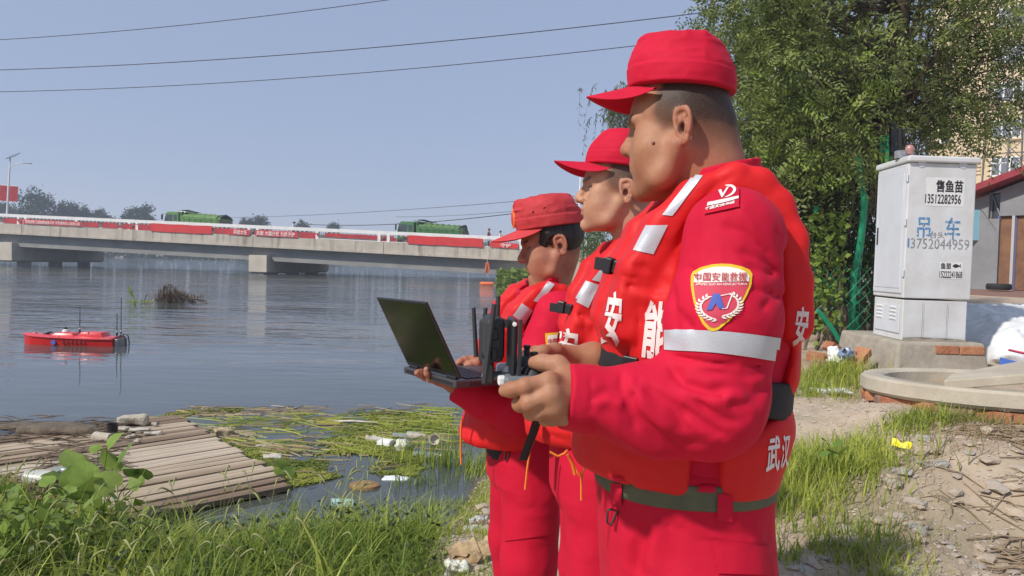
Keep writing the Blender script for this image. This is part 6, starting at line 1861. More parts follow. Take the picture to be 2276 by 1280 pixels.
yb=PZ(1116,690,.35);yo=empty('pump_float',yb);tag(yo,'yellow box with a white top at the bank beside the bowed man\'s vest','box')
MB().box((0,0,-.1),(.42,.4,.75)).build('box',mat('yellow_box',(.75,.47,.02),rough=.5),yo,bevel=.03);MB().box((.32,0,.08),(.3,.35,.2)).build('box_arm',M_WPAINT,yo,bevel=.02)
def boots(man,spots):
 fs=[]
 for(x,y)in spots:
  def f(X,x=x,y=y):
   d=cone(X,(x,y,0.22),(x,y,0.06),0.052,0.050)
   d=smin(d,cone(X,(x,y,0.05),(x+0.17,y*1.12,0.038),0.046,0.040),0.03)
   return smax(d,-X[:,2],0.006)
  fs.append(surfnet(f,(x-.08,y-.1,-.02),(x+.24,y+.1,.24),0.009))
 return fs
 # ================================================================== the nearest man
man1=Man((0.335,1.37,0.25),math.pi-0.02)
r1=empty('person',man1.G,man1.yaw)
tag(r1,'nearest, largest man in red cap and life vest, holding a grey remote controller','person','men in red uniforms and life vests')
man1.head_frame(P(1505,284,1.30),math.pi-0.385,0.02,0.0,scale=0.965,bk=.86)
SH1=man1.px(1632,525,1.175);EL1=man1.px(1585,905,1.135);WR1=man1.px(1260,880,1.12)
FO1=man1.px(1440,905,1.14)
RS1=A(-0.02,-0.19,1.42);RE1=A(-0.01,-0.25,1.15);RW1=man1.px(1318,800,1.36)
TORSO1=[(0.86,0.0,.150,.130,.185,2.3),(0.98,0.0,.165,.125,.18,2.3),(1.08,.0,.185,.125,.18,2.3),(1.20,0,.165,.14,.18,2.3),(1.32,-.01,.135,.15,.19,2.3),(1.42,-.02,.095,.135,.175,2.2),(1.49,-.035,.062,.085,.115,2.1),(1.535,-.045,.054,.066,.080,2.0),(1.60,-.045,.052,.062,.070,2.0)]
VEST1=[(1.000,0.0,.205,.115,.178,2.5),(1.04,0.0,.218,.135,.193,2.5),(1.12,0.0,.220,.158,.198,2.5),(1.20,0.0,.198,.164,.196,2.5),(1.30,0.0,.172,.160,.196,2.5),(1.38,0.0,.145,.150,.190,2.4),(1.45,0.0,.110,.130,.170,2.3),(1.50,-0.02,.07,.10,.15,2.3)]
def strap1(X):
 Y=X.copy();Y[:,1]=np.abs(X[:,1])
 S=np.array((1,0.62,1))
 pts=[A(.152,.098,1.30),A(.126,.102,1.39),A(.088,.108,1.462),A(.034,.118,1.516),A(-.016,.124,1.538),A(-.052,.125,1.530),A(-.082,.126,1.497),A(-.104,.126,1.445),A(-.114,.126,1.38),A(-.118,.126,1.31)]
 return strap_sdf(Y,pts,[.060,.058,.056,.054,.052,.052,.053,.054,.055,.055],[.030,.029,.028,.026,.025,.025,.025,.026,.026,.026])
def vest1_base(X):
 d=loft(X,VEST1)
 y=np.abs(X[:,1])
 # arm hole, running on as a side slit
 e=(np.sqrt(((X[:,0]+.028)/.100)**2+((X[:,2]-1.325)/.190)**2)-1)*.100
 e=smin(e,np.maximum(np.abs(X[:,0]-.022)-.022,X[:,2]-1.3),0.02)
 d=smax(d,-np.maximum(e,0.095-y),0.022)
 # neck hole and front opening
 ng=(np.sqrt(((X[:,0]+.005)/.125)**2+(X[:,1]/.082)**2)-1)*.08
 d=smax(d,-np.maximum(ng,1.40-X[:,2]),0.02)
 d=smin(d,strap1(X),0.022)
 ng2=(np.sqrt(((X[:,0]+.035)/.075)**2+(X[:,1]/.072)**2)-1)*.07
 d=smax(d,-np.maximum(ng2,1.36-X[:,2]),0.01)
 d=smax(d,(1.030+.09*X[:,0])-X[:,2],.018)
 zs=X[:,2]-(1.205+0.19*X[:,0])
 d=d+0.012*np.exp(-(zs/0.028)**2)
 d=d+0.006*np.exp(-(np.abs(X[:,1])/0.006)**2)*(X[:,0]>0)
 return d
_vc1={}
VCR1=[([(1322,650),(1400,636),(1486,646)],.006,.011),([(1330,668),(1420,655),(1485,668)],.012,-.004),([(1405,590),(1450,604),(1490,640)],.008,.007),([(1380,612),(1430,622),(1485,622)],.007,.005),([(1418,655),(1418,790)],.004,.003),([(1275,1005),(1400,1072),(1550,1098)],.005,.006),([(1556,1000),(1550,1095)],.005,.006),([(1290,985),(1400,1046),(1540,1072)],.01,.004),([(1655,930),(1648,1120)],.004,.005),([(1643,940),(1634,1110)],.004,.005),([(1668,930),(1664,1120)],.004,.003),([(1690,905),(1740,925),(1770,915)],.012,.005),([(1270,960),(1400,1030),(1540,1050)],.02,-.005),([(1500,560),(1535,480),(1590,412),(1640,385)],.005,.005),([(1668,385),(1735,455),(1785,545)],.006,.006),([(1650,372),(1700,400),(1760,480)],.02,.004),([(1700,640),(1780,630)],.008,.005),([(1720,790),(1790,800)],.008,.006),([(1700,820),(1790,835)],.009,.006),([(1400,560),(1440,600)],.01,.004),([(1270,940),(1330,980)],.012,.006)]
def vest1(X):
 d=vest1_base(X)
 d=d+creases(X,man1,vest1_base,VCR1,_vc1)
 return d+wrinkle(X,21,0.0022,11,(1,1,0.7))
def jacket1_base(X):
 d=loft(X,TORSO1[:6]+[(1.49,-.035,.062,.085,.105,2.1),(1.53,-.045,.055,.066,.075,2.0)])
 d=smin(d,cone(X,SH1+A(0,0,.0),A(-.03,.10,1.470),.064,.040),0.04)
 # near arm
 mid=SH1*.5+EL1*.5+A(.004,.006,0)
 arm=chain(X,[SH1,mid,EL1],[.071,.079,.068],0.03)
 arm=smin(arm,chain(X,[EL1+A(0,0,0.01),FO1,WR1],[.074,.061,.0455],0.03),0.035)
 arm=smin(arm,cone(X,EL1+A(.015,.0,-.022),EL1+A(.075,.004,-.036),.050,.035),0.03)
 d=smin(d,arm,0.028)
 cuff=cone(X,WR1+(FO1-WR1)*0.02,WR1+(FO1-WR1)*0.22,.0470,.0500)
 ax=(WR1-FO1)/np.linalg.norm(WR1-FO1)
 d=smin(d,cuff,0.008)
 d=smax(d,((X-WR1)@ax)-0.004,0.004)
 # far arm
 far=chain(X,[RS1,RE1,RE1*.35+RW1*.65],[.082,.066,.050],0.03)
 d=smin(d,far,0.03)
 return d
_jc1={}
JCR1=[([(1668,392),(1700,440),(1728,520),(1742,600),(1735,700),(1722,730)],.003,0.0037),([(1500,712),(1600,716),(1700,732)],.003,0.0031),([(1420,836),(1404,900),(1412,960)],.007,0.0075),([(1560,990),(1500,985),(1440,960)],.007,0.0075),([(1640,560),(1690,575),(1735,612)],.007,0.0088),([(1505,575),(1540,600),(1560,640)],.008,0.0063),([(1620,905),(1660,900),(1700,868)],.006,0.0088),([(1590,870),(1640,905),(1665,935)],.006,0.0075),([(1382,829),(1384,866),(1412,918),(1477,975),(1526,1016)],0.0083,0.0199),([(1400,835),(1410,880),(1440,925),(1500,975)],0.0166,-0.0064),([(1490,815),(1518,853),(1575,872),(1635,858)],0.0074,0.0181),([(1500,838),(1530,872),(1590,892),(1640,880)],0.0120,-0.0064),([(1510,902),(1559,939),(1610,968)],0.0064,0.0126),([(1520,925),(1560,958),(1600,985)],0.0110,-0.0048),([(1540,885),(1600,930),(1650,940)],0.0064,0.0109),([(1318,884),(1350,868),(1388,880)],0.0055,0.0126),([(1320, 898), (1355, 888), (1390, 900)], 0.0092, -0.0048), ([(1318, 940), (1372, 1000), (1450, 1005)],0.0074,0.0109),([(1330,920),(1400,980),(1470,1015)],0.0110,-0.0048),([(1312,838),(1316,880),(1312,925)],0.0037,0.0040),([(1742,560),(1752,600),(1757,640)],0.0074,0.0181),([(1725,570),(1735,620),(1738,660)],0.0110,-0.0048),([(1660,590),(1705,605),(1745,635)],0.0074,0.0109),([(1665,640),(1705,650),(1740,645)],0.0064,0.0090),([(1505,690),(1530,720),(1545,735)],0.0064,0.0090),([(1690,690),(1720,660),(1745,660)],0.0074,0.0090),([(1497,640),(1500,700),(1508,740)],0.0092,0.0109),([(1600,500),(1660,520),(1720,580)],0.0092,0.0064),([(1490,790),(1560,805),(1650,815),(1715,812)],0.0055,0.0090),([(1560,826),(1640,835),(1700,830)],0.0064,0.0109),([(1620,850),(1680,870),(1710,860)],0.0074,0.0109),([(1620,800),(1650,840),(1690,900)],0.0083,0.0109),([(1560,470),(1600,458),(1645,455)],0.0037,0.0054),([(1640,420),(1650,470),(1680,520)],0.0055,-0.0024),([(1430,860),(1490,900),(1530,960)],0.0092,0.0090),([(1450, 850), (1500, 880), (1560, 920)], 0.0092, -0.0032)]
def jacket1(X):
 d=jacket1_base(X)
 d=d+creases(X,man1,jacket1_base,JCR1,_jc1)
 return d+wrinkle(X,5,0.0030,13,(1,1,0.55))
def collar1(X):
# standing collar round the neck
 q=np.sqrt(((X[:,0]+.026)/.066)**2+(X[:,1]/.074)**2)
 z=X[:,2]-(1.540-0.22*(X[:,0]+.026))
 d=np.maximum(np.abs((q-1)*.068)-.0045,np.abs(z)-.032)
 return d-.003+wrinkle(X,9,.0015,20)
def trousers1_base(X):
 d=loft(X,[(0.74,0.0,.15,.14,.190,2.4),(0.86,0.0,.162,.140,.195,2.4),(0.98,0.0,.172,.130,.186,2.4),(1.075,0.0,.176,.128,.184,2.4)])
 for s in(1,-1):
  d=smin(d,chain(X,[A(.01,s*.095,.84),A(.02,s*.11,.50),A(-.01,s*.12,.14)],[.118,.090,.078],.03),0.04)
 return d
_tc1={}
TCR1=[([(1440,1160),(1422,1220),(1412,1279)],.009,.022),([(1468,1150),(1450,1220),(1442,1279)],.018,-.008),([(1396,1170),(1392,1279)],.014,-.006),([(1500,1192),(1600,1206),(1690,1222)],.004,.005),([(1475,1165),(1530,1180)],.008,.006),([(1560,1160),(1620,1185),(1680,1190)],.010,.005),([(1470,1160),(1440,1200),(1415,1270)],.012,.004),([(1700,1180),(1725,1240)],.01,.005)]
def trousers1(X):
 d=trousers1_base(X)
 return d+creases(X,man1,trousers1_base,TCR1,_tc1)+wrinkle(X,33,.0026,9,(1,1,.5))
def neck1(X):
# neck, nape and the fold under the chin
 H=man1.toh(X)
 n0=man1.fromh(A(-0.018,0,-0.03));n1=A(-.034,0,1.50)
 d=cone(X,n0,n1,.062,.066)
 d=smin(d,cone(X,man1.fromh(A(-.056,0,.01)),A(-.044,0,1.50),.036,.038),.03)
 d=smin(d,ell(H,(0.035,0,-0.088),(.045,.045,.030)),.022)
 return d
def head1(X):
 return smin(head_sdf(man1.toh(X),fat=0.013,jaw=0.007,nose=-0.001),neck1(X),0.022)
def body1_rest(X):
 d=loft(X,[(0.85,0,.13,.11,.16,2.2),(1.05,0,.15,.11,.16,2.2),(1.30,-.01,.11,.12,.17,2.2),(1.42,-.02,.08,.1,.14,2.1),(1.50,-.04,.05,.06,.08,2)])
 d=smin(d,chain(X,[SH1,EL1,WR1],[.055,.045,.030],.02),.03)
 d=smin(d,chain(X,[RS1,RE1,RW1],[.055,.045,.030],.02),.03)
 for s in(1,-1):
  d=smin(d,chain(X,[A(.0,s*.09,.86),A(.015,s*.105,.5),A(-.01,s*.12,.1)],[.085,.06,.045],.02),.03)
 return d
 # hands on the controller
lk=[man1.px(1222,846,1.085),man1.px(1226,876,1.075),man1.px(1236,905,1.080),man1.px(1252,926,1.095)]
lf=[[man1.px(1168,858,1.080),man1.px(1136,866,1.090),man1.px(1122,868,1.098)],[man1.px(1176,896,1.078),man1.px(1156,898,1.100),man1.px(1152,896,1.125)],[man1.px(1196,916,1.085),man1.px(1180,918,1.110),man1.px(1178,915,1.135)],[man1.px(1226,931,1.095),man1.px(1212,932,1.120),man1.px(1210,928,1.140)]]
lt=[man1.px(1268,845,1.12),man1.px(1240,812,1.135),man1.px(1206,806,1.145),man1.px(1186,806,1.150)]
rk=[man1.px(1222,788,1.33),man1.px(1222,800,1.35),man1.px(1226,812,1.37),man1.px(1232,824,1.38)]
rf=[[man1.px(1192,784,1.31),man1.px(1172,786,1.30),man1.px(1160,796,1.295)],[man1.px(1192,806,1.35),man1.px(1172,818,1.34),man1.px(1170,834,1.32)],[man1.px(1200,822,1.37),man1.px(1184,836,1.35),man1.px(1184,848,1.33)],[man1.px(1208,838,1.38),man1.px(1196,848,1.36),man1.px(1196,856,1.34)]]
rt=[man1.px(1262,792,1.34),man1.px(1232,782,1.31),man1.px(1206,784,1.285),man1.px(1186,792,1.275)]
def lhand1(X):
 d=hand_sdf(X,WR1,lk,lf,lt,fr=.0108,wr=.030)
 return smin(d,cone(X,WR1,WR1+(FO1-WR1)*.3,.030,.034),.015)
def rhand1(X):
 d=hand_sdf(X,RW1,rk,rf,rt,fr=.0105,wr=.028)
 return smin(d,cone(X,RW1,RW1+(RE1-RW1)*.25,.029,.033),.015)
def bbox(pts,pad):
 pts=np.array(pts);return pts.min(0)-pad,pts.max(0)+pad
def build_head(man,f,res=0.0026,low=0.10):
 hb=man.Hc
 return surfnet(f,hb-A(.17,.15,.155+low*0),hb+A(.17,.15,.14),res)
g=[build_head(man1,head1,0.0025)]
lo,hi=bbox(lk+sum(lf,[])+lt+[WR1],.05);g.append(surfnet(lhand1,lo,hi,.0024))
lo,hi=bbox(rk+sum(rf,[])+rt+[RW1],.05);g.append(surfnet(rhand1,lo,hi,.0028))
g.append(surfnet(body1_rest,(-.3,-.4,.04),(.35,.4,1.53),.014))
body,V=skin_obj(man1,g,'body',M_SKIN1,r1)
paint_head(body.data,man1.toh(V),man1,stub=0.95)
eyeballs(man1,body)
# mole on the cheek
mo=man1.trace(head1,[(1452,318)])[0]
skin_obj(man1,[surfnet(lambda X:sph(X,mo,.0032),mo-.008,mo+.008,.0012)],'mole',mat('mole_skin',(0.20,0.075,0.045),rough=.5),body)
def cap1(X):return cap_sdf(man1.toh(X),zt=0.176,rx=0.1045,ry=0.0905,slope=0.085,z0=0.080,topx=.080,topy=.068,seed=3,wr=.0026)
hc=man1.Hc
cap=skin_obj(man1,[surfnet(cap1,hc-A(.16,.16,-.02),hc+A(.16,.16,.20),.0028)],'cap',M_CAP,r1)[0]
vv,vq=visor_mesh(L=.082,rx=.1040,ry=.090,slope=.085,z0=.084,droop=.010,curl=.046)
link('visor',fast_mesh('visor',man1.fromh(vv),vq),M_CAP,cap)
jk=skin_obj(man1,[surfnet(jacket1,(-.26,-.42,.93),(.42,.42,1.56),.0034)],'jacket',M_JACKET,r1)[0]
skin_obj(man1,[surfnet(collar1,(-.16,-.12,1.46),(.1,.12,1.66),.0032)],'collar',M_JACKET,jk)
vs=skin_obj(man1,[surfnet(vest1,(-.26,-.25,1.0),(.28,.26,1.62),.0036)],'life_vest',M_VEST,r1)[0]
ts=skin_obj(man1,[surfnet(trousers1,(-.22,-.30,.10),(.26,.30,1.10),.0060)],'trousers',M_TROUSER,r1)[0]
g=boots(man1,[(-.01,.12),(-.01,-.12)])
skin_obj(man1,g,'boot',M_BOOT,r1)
# ------------------------------------------------------------------ trim of the nearest man's vest and uniform
W1=man1.Mi
def on(name,shape,bvh,off,m,parent,man=man1,cell=0.03):
 return decal(name,shape,px_ray,bvh,off,m,parent,man.Mi,cell)
BV_V1=bvh_obj(vs);BV_J1=bvh_obj(jk);BV_VJ1=bvh_obj(vs,jk)
# reflective tape on the shoulder strap
on('reflective_strip',quad_grid((1558,369),(1578,371),(1494,480),(1472,478),4,16),BV_V1,.0016,M_REFLECT,vs)
on('reflective_patch',quad_grid((1437,501),(1484,500),(1452,565),(1408,556),8,10),BV_V1,.0016,M_REFLECT,vs)
# lettering
T_AN=text_shape('安',0.030,0.09);T_NENG=text_shape('能',0.030,0.09)
on('lettering',warp(T_AN,(1356,646),(1385,650),(1376,770),(1335,764)),BV_V1,.0018,M_WHITE_PRINT,vs)
on('lettering',warp(T_NENG,(1436,666),(1494,670),(1486,806),(1424,792)),BV_V1,.0018,M_WHITE_PRINT,vs)
on('lettering',warp(T_AN,(1772,680),(1799,682),(1790,770),(1761,768)),BV_V1,.0018,M_WHITE_PRINT,vs)
on('lettering',warp(text_shape('武',0.022,0.09),(1708,972),(1733,966),(1730,1046),(1700,1050)),BV_V1,.0018,M_WHITE_PRINT,vs)
on('lettering',warp(text_shape('汉',0.022,0.09),(1739,966),(1756,962),(1748,1038),(1732,1042)),BV_V1,.0018,M_WHITE_PRINT,vs)
# sleeve: reflective band
on('reflective_band',quad_grid((1478,733),(1733,751),(1727,803),(1478,778),40,8,lambda u,v:(0,-6*math.sin(u*math.pi))),BV_J1,.0018,M_REFLECT,jk)
# sleeve emblem: shield, built in layers
def shield(scale=1.0):
 top=[(-.5,.62),(-.46,.74),(-.34,.86),(-.16,.95),(.0,.985),(.16,.985),(.34,.93),(.48,.83),(.54,.70)]
 side=[(.53,.45),(.48,.15),(.40,-.15),(.28,-.45),(.14,-.72),(.02,-.88),(-.06,-.93),(-.14,-.90),(-.24,-.74),(-.34,-.45),(-.42,-.12),(-.47,.20),(-.5,.45)]
 c=np.array((0.0,0.06));o=[(np.array(p)-c)*scale+c for p in top+side]
 return[tuple(p)for p in o][::-1]
def emb(p):
 x,y=p
 return(1598+128*x+5*y,664-78*y*1.0+4*x)
def emb_poly(out,size=.10):
 pts,F=poly_fill(out,size);return[emb(p)for p in pts],F
def emb_text(shape,x0,x1,y0,y1,tilt=0.0,arc=0.0):
 pts,F=shape
 return[emb((x0+(x1-x0)*u,y0+(y1-y0)*v+tilt*u+arc*(1-(2*u-1)**2)))for u,v in pts],F
em=on('emblem',emb_poly(shield(1.0)),BV_J1,.0026,M_YELLOW,jk)
on('emblem_field',emb_poly(shield(.90)),BV_J1,.0032,M_PATCH_RED,em)
inner=shield(.90)
top_half=[p for p in inner if p[1]>.36]
# white upper field
up=sorted([p for p in inner if p[1]>.44],key=lambda p:p[0])
up=[(-.445,.40)]+up+[(.475,.50)]
on('emblem_field',emb_poly(up[::-1]),BV_J1,.0037,M_PATCH_WHITE,em)
on('emblem_text',emb_text(text_shape('中国安能救援',.012,.06,1.06),-.42,.44,.44,.69,.05),BV_J1,.0054,M_PATCH_TEXT,em)
on('emblem_text',emb_text(text_shape('ZHONG GUO AN NENG JIU YUAN',.004,.06),-.40,.44,.29,.38,.07),BV_J1,.0046,M_PATCH_WHITE,em)
on('emblem_logo',emb_poly([(-.20,-.36),(-.10,.10),(.00,.12),(.10,-.30),(.00,-.30),(-.05,-.16),(-.10,-.33)][::-1],.08),BV_J1,.0048,M_PATCH_BLUE,em)
def stripe(pts,w):
 out=[];pts=[np.array(p,float)for p in pts];L=[];Rr=[]
 for i,p in enumerate(pts):
  t=pts[min(i+1,len(pts)-1)]-pts[max(i-1,0)];t=t/np.linalg.norm(t);n=np.array((-t[1],t[0]))
  L.append(p+n*w);Rr.append(p-n*w)
 V=[];F=[]
 for i in range(len(pts)):V+=[emb(L[i]),emb(Rr[i])]
 for i in range(len(pts)-1):F.append((2*i,2*i+1,2*i+3,2*i+2))
 return V,F
on('emblem_logo',stripe([(.02,.06),(.10,.09),(.22,.15),(.20,.02),(.14,-.28),(.06,-.30)],.011),BV_J1,.0048,M_PATCH_WHITE,em)
lv,lf_=[],[]
for sgn in(-1,1):
 for k in range(11):
  a=math.radians(-84+k*12.5)
  cx,cy=sgn*(.335-.02*(k>8))*math.cos(a)+.02,.30*1.2*math.sin(a)*1.0-.20+.045*sgn
  for q in(-1,1):
   dx,dy=-math.sin(a)*sgn,math.cos(a)
   th=q*.55
   ux,uy=dx*math.cos(th)-dy*math.sin(th),dx*math.sin(th)+dy*math.cos(th)
   n=len(lv)
   lv+=[emb((cx,cy)),emb((cx+ux*.05-uy*.022,cy+uy*.05+ux*.022)),emb((cx+ux*.115,cy+uy*.115)),emb((cx+ux*.05+uy*.022,cy+uy*.05-ux*.022))]
   lf_.append((n,n+1,n+2,n+3))
on('emblem_wreath',(lv,lf_),BV_J1,.0048,M_PATCH_WHITE,em)
# shoulder board with its small print
sb=on('shoulder_board',quad_grid((1606,414),(1642,414),(1644,462),(1566,478),8,8),BV_J1,.0035,M_JACKET,jk)
on('shoulder_print',quad_grid((1576,453),(1642,440),(1642,445),(1574,459),10,1),BV_J1,.0046,M_WHITE_PRINT,sb)
on('shoulder_print',warp(text_shape('中国安能救援',.02,.08),(1573,462),(1634,448),(1633,457),(1569,472)),BV_J1,.0046,M_WHITE_PRINT,sb)
on('shoulder_print',warp(text_shape('V',.04,.15),(1598,428),(1622,420),(1618,438),(1594,448)),BV_J1,.0046,M_WHITE_PRINT,sb)
def arc_px(cx,cy,rx,ry,a0,a1,w,rot=0.0,n=14):
 V,F=[],[]
 for i in range(n+1):
  a=math.radians(a0+(a1-a0)*i/n)
  ww=w*math.sin(math.pi*(0.12+.88*i/n)*.97)
  for s in(-1,1):
   x,y=(rx+s*ww)*math.cos(a),(ry+s*ww)*math.sin(a)
   V.append((cx+x*math.cos(rot)-y*math.sin(rot),cy+x*math.sin(rot)+y*math.cos(rot)))
  if i:k=2*i;F.append((k-2,k-1,k+1,k))
 return V,F
on('shoulder_print',arc_px(1610,431,24,12,-75,95,3.2,-.25),BV_J1,.0046,M_WHITE_PRINT,sb)
# waist strap, buckles, belt
def slab(X,base,z0,tilt,hz,off):
 d=base(X)-off
 return smax(d,np.abs(X[:,2]-z0-tilt*X[:,0])-hz,.003)
def vest_env(X):
 return loft(X,VEST1)+0.004
def wstrap(X):
 zc=1.205+.19*X[:,0]
 hz=np.interp(X[:,0],[-.16,-.05,.1,.24],[.034,.026,.017,.024])
 d=vest_env(X)+.004
 return smax(d,np.abs(X[:,2]-zc)-hz,.003)+wrinkle(X,3,.001,25)
ws=skin_obj(man1,[surfnet(wstrap,(-.20,-.24,1.12),(.26,.24,1.29),.0036)],'waist_strap',M_BLACK_WEB,vs)[0]
def blk(man,c,ax,up,size,name,m,parent,bev=.002):
 """small block at a point of the man's frame, long axis ax, upward axis up"""
 ax=Vector(ax).normalized();up=Vector(up);up=(up-ax*up.dot(ax)).normalized();n=ax.cross(up)
 Mx=Matrix((ax,n,up)).transposed()
 return MB().box(c,size,Mx).build(name,m,parent,bevel=bev)
 # waist buckle at the front edge
p=man1.trace(lambda X:wstrap(X),[(1402,812)])[0]
blk(man1,p,man1.px(1430,818,1.2)-man1.px(1380,808,1.22),(0,0,1),(.026,.016,.030),'buckle',M_BLACK_PL,ws)
# chest buckle sticking out in front of the opening
def bar(man,pa,pb,w,t,name,m,parent,bev=.0015):
 a,b=Vector(pa),Vector(pb);ax=b-a
 return blk(man,(a+b)/2,ax,(0,0,1),(ax.length,t,w),name,m,parent,bev)
bd=1.31
cs=bar(man1,man1.px(1322,584,bd+.03),man1.px(1412,600,bd-.02),.022,.004,'chest_strap',M_BLACK_WEB,vs)
bar(man1,man1.px(1346,588,bd+.018),man1.px(1362,593,bd+.008),.029,.016,'chest_buckle',M_BLACK_PL,cs,.003)
bar(man1,man1.px(1365,594,bd+.006),man1.px(1400,597,bd-.012),.024,.012,'chest_buckle',M_BLACK_PL,cs,.003)
# belt
def trouser_env(X):return loft(X,[(0.74,0.0,.15,.14,.190,2.4),(0.86,0.0,.162,.140,.195,2.4),(0.98,0.0,.172,.130,.186,2.4),(1.09,0.0,.176,.128,.184,2.4)])
def belt1(X):return slab(X,trouser_env,1.036,-.01,.0200,.0045)
bl=skin_obj(man1,[surfnet(belt1,(-.16,-.22,.98),(.21,.22,1.09),.0030)],'belt',M_BELT_GREEN,r1)[0]
BV_B1=bvh_obj(bl)
a,b=man1.trace(belt1,[(1346,1064),(1354,1106)])
blk(man1,(Vector(a)+Vector(b))/2,Vector(b)-Vector(a),man1.px(1400,1080,1.2)-man1.px(1330,1080,1.25),(.050,.018,.016),'belt_buckle',M_STEEL,bl,.003)
for(x0,x1,y0,y1)in((1362,1386,1056,1120),(1594,1628,1096,1156),(1552,1590,1078,1092)):
 on('belt_loop',quad_grid((x0,y0),(x1,y0+4),(x1-1,y1+2),(x0-1,y1),4,8),bvh_obj(bl,ts,vs),.004,M_JACKET,bl)
pc=man1.trace(trousers1_base,[(1374,1146)])[0]
ring=[pc+A(.012+.002,.006,0)+d for d in(man1.px(1374,1128,1.2)-man1.px(1374,1146,1.2),man1.px(1390,1134,1.2)-man1.px(1374,1146,1.2),man1.px(1376,1167,1.2)-man1.px(1374,1146,1.2),man1.px(1367,1160,1.2)-man1.px(1374,1146,1.2),man1.px(1368,1134,1.2)-man1.px(1374,1146,1.2),man1.px(1374,1128,1.2)-man1.px(1374,1146,1.2))]
MB().tube(ring,.0022,6).build('belt_ring',M_STEEL,bl,smooth=True)
# trouser pocket flap
on('pocket_flap',quad_grid((1582,1198),(1712,1214),(1716,1278),(1594,1274),14,8),bvh_obj(ts),.0035,M_TROUSER,ts)
# orange cord at the front of the vest bottom
MB().tube([man1.px(1262,1010,1.34),man1.px(1272,1030,1.345),man1.px(1278,1055,1.345)],.0028,6).build('vest_cord',M_CORD,vs,smooth=True)
c0=[(1222,1004),(1240,1014),(1254,1008),(1262,1000)]
MB().tube([man1.px(x,y,1.37)for x,y in c0],.0022,6).tube([man1.px(x,y,1.36)for x,y in((1292,1012),(1300,1035),(1292,1060),(1292,1112))],.0022,6).tube([man1.px(x,y,1.36)for x,y in((1296,1060),(1284,1052),(1274,1030))],.002,6).build('vest_cord',M_CORD,vs,smooth=True)
# ================================================================== the middle man
man2=Man((0.315,2.10,0.27),math.pi+0.02)
r2=empty('person',man2.G,man2.yaw)
tag(r2,'middle man of the three in red, looking straight ahead behind the nearest man','person','men in red uniforms and life vests')
man2.head_frame(P(1381,426,2.03),math.pi-0.05,-0.08,0.0,scale=0.975)
z2=man2.Hc[2]-1.668
ZR=A(0,0,z2)
TORSO2=[(a+z2,b,c,d,e,f)for a,b,c,d,e,f in[(0.86,0.0,.130,.120,.170,2.3),(0.98,0.0,.130,.115,.165,2.3),(1.08,.0,.135,.115,.165,2.3),(1.20,0,.130,.125,.17,2.3),(1.32,-.01,.120,.130,.18,2.3),(1.42,-.02,.090,.115,.165,2.2),(1.48,-.035,.060,.075,.11,2.1),(1.52,-.045,.052,.062,.075,2.0)]]
def vest_rows(rows,dz):return[(a+dz,b,c,d,e,f)for a,b,c,d,e,f in rows]
VEST2=vest_rows([(.95,0.0,.25,.110,.168,2.5),(1.00,0.0,.266,.110,.170,2.5),(1.04,0.0,.270,.125,.185,2.5),(1.12,0.0,.252,.145,.190,2.5),(1.20,0.0,.212,.150,.190,2.5),(1.30,0.0,.165,.150,.190,2.5),(1.38,0.0,.135,.145,.185,2.4),(1.45,0.0,.095,.130,.165,2.3),(1.50,-0.02,.06,.10,.15,2.3)],z2)
def generic_vest(X,rows,dz,hem=1.005):
 """life vest: padded front and back joined by shoulder straps, arm holes, neck hole"""
 d=loft(X,rows)
 y=np.abs(X[:,1]);Z=X[:,2]-dz
 e=(np.sqrt(((X[:,0]+.028)/.100)**2+((Z-1.325)/.190)**2)-1)*.100
 e=smin(e,np.maximum(np.abs(X[:,0]-.010)-.022,Z-1.3),0.02)
 d=smax(d,-np.maximum(e,0.095-y),0.022)
 ng=(np.sqrt(((X[:,0]+.005)/.125)**2+(X[:,1]/.082)**2)-1)*.08
 d=smax(d,-np.maximum(ng,1.40-Z),0.02)
 Y=X-A(0,0,dz);Y[:,1]=np.abs(X[:,1])
 pts=[A(.145,.098,1.30),A(.120,.102,1.39),A(.084,.108,1.462),A(.034,.118,1.514),A(-.016,.124,1.536),A(-.052,.125,1.528),A(-.082,.126,1.495),A(-.104,.126,1.445),A(-.114,.126,1.38),A(-.118,.126,1.31)]
 d=smin(d,strap_sdf(Y,pts,[.060,.058,.056,.054,.052,.052,.053,.054,.055,.055],[.030,.029,.028,.026,.025,.025,.025,.026,.026,.026]),0.022)
 ng2=(np.sqrt(((X[:,0]+.035)/.075)**2+(X[:,1]/.072)**2)-1)*.07
 d=smax(d,-np.maximum(ng2,1.36-Z),0.01)
 d=smax(d,(hem+.06*X[:,0])-Z,.018)
 zs=Z-(1.205+0.11*X[:,0])
 d=d+0.012*np.exp(-(zs/0.028)**2)
 return d+0.007*np.exp(-(X[:,1]/0.007)**2)*(X[:,0]>0)
_vc2={}
def vest2_base(X):return generic_vest(X,VEST2,z2,.985)
VCR2=[([(1232,708),(1290,700),(1335,708)],.007,.012),([(1270,690),(1320,650),(1400,560)],.006,.006),([(1180,940),(1220,965),(1258,980)],.006,.006),([(1240,722),(1290,715),(1325,725)],.013,-.004),([(1180,960),(1215,985),(1255,1000)],.006,.004),([(1300,690),(1298,760),(1296,790)],.007,.004)]
def vest2(X):return vest2_base(X)+creases(X,man2,vest2_base,VCR2,_vc2)+wrinkle(X,71,.0026,11,(1,1,.7))
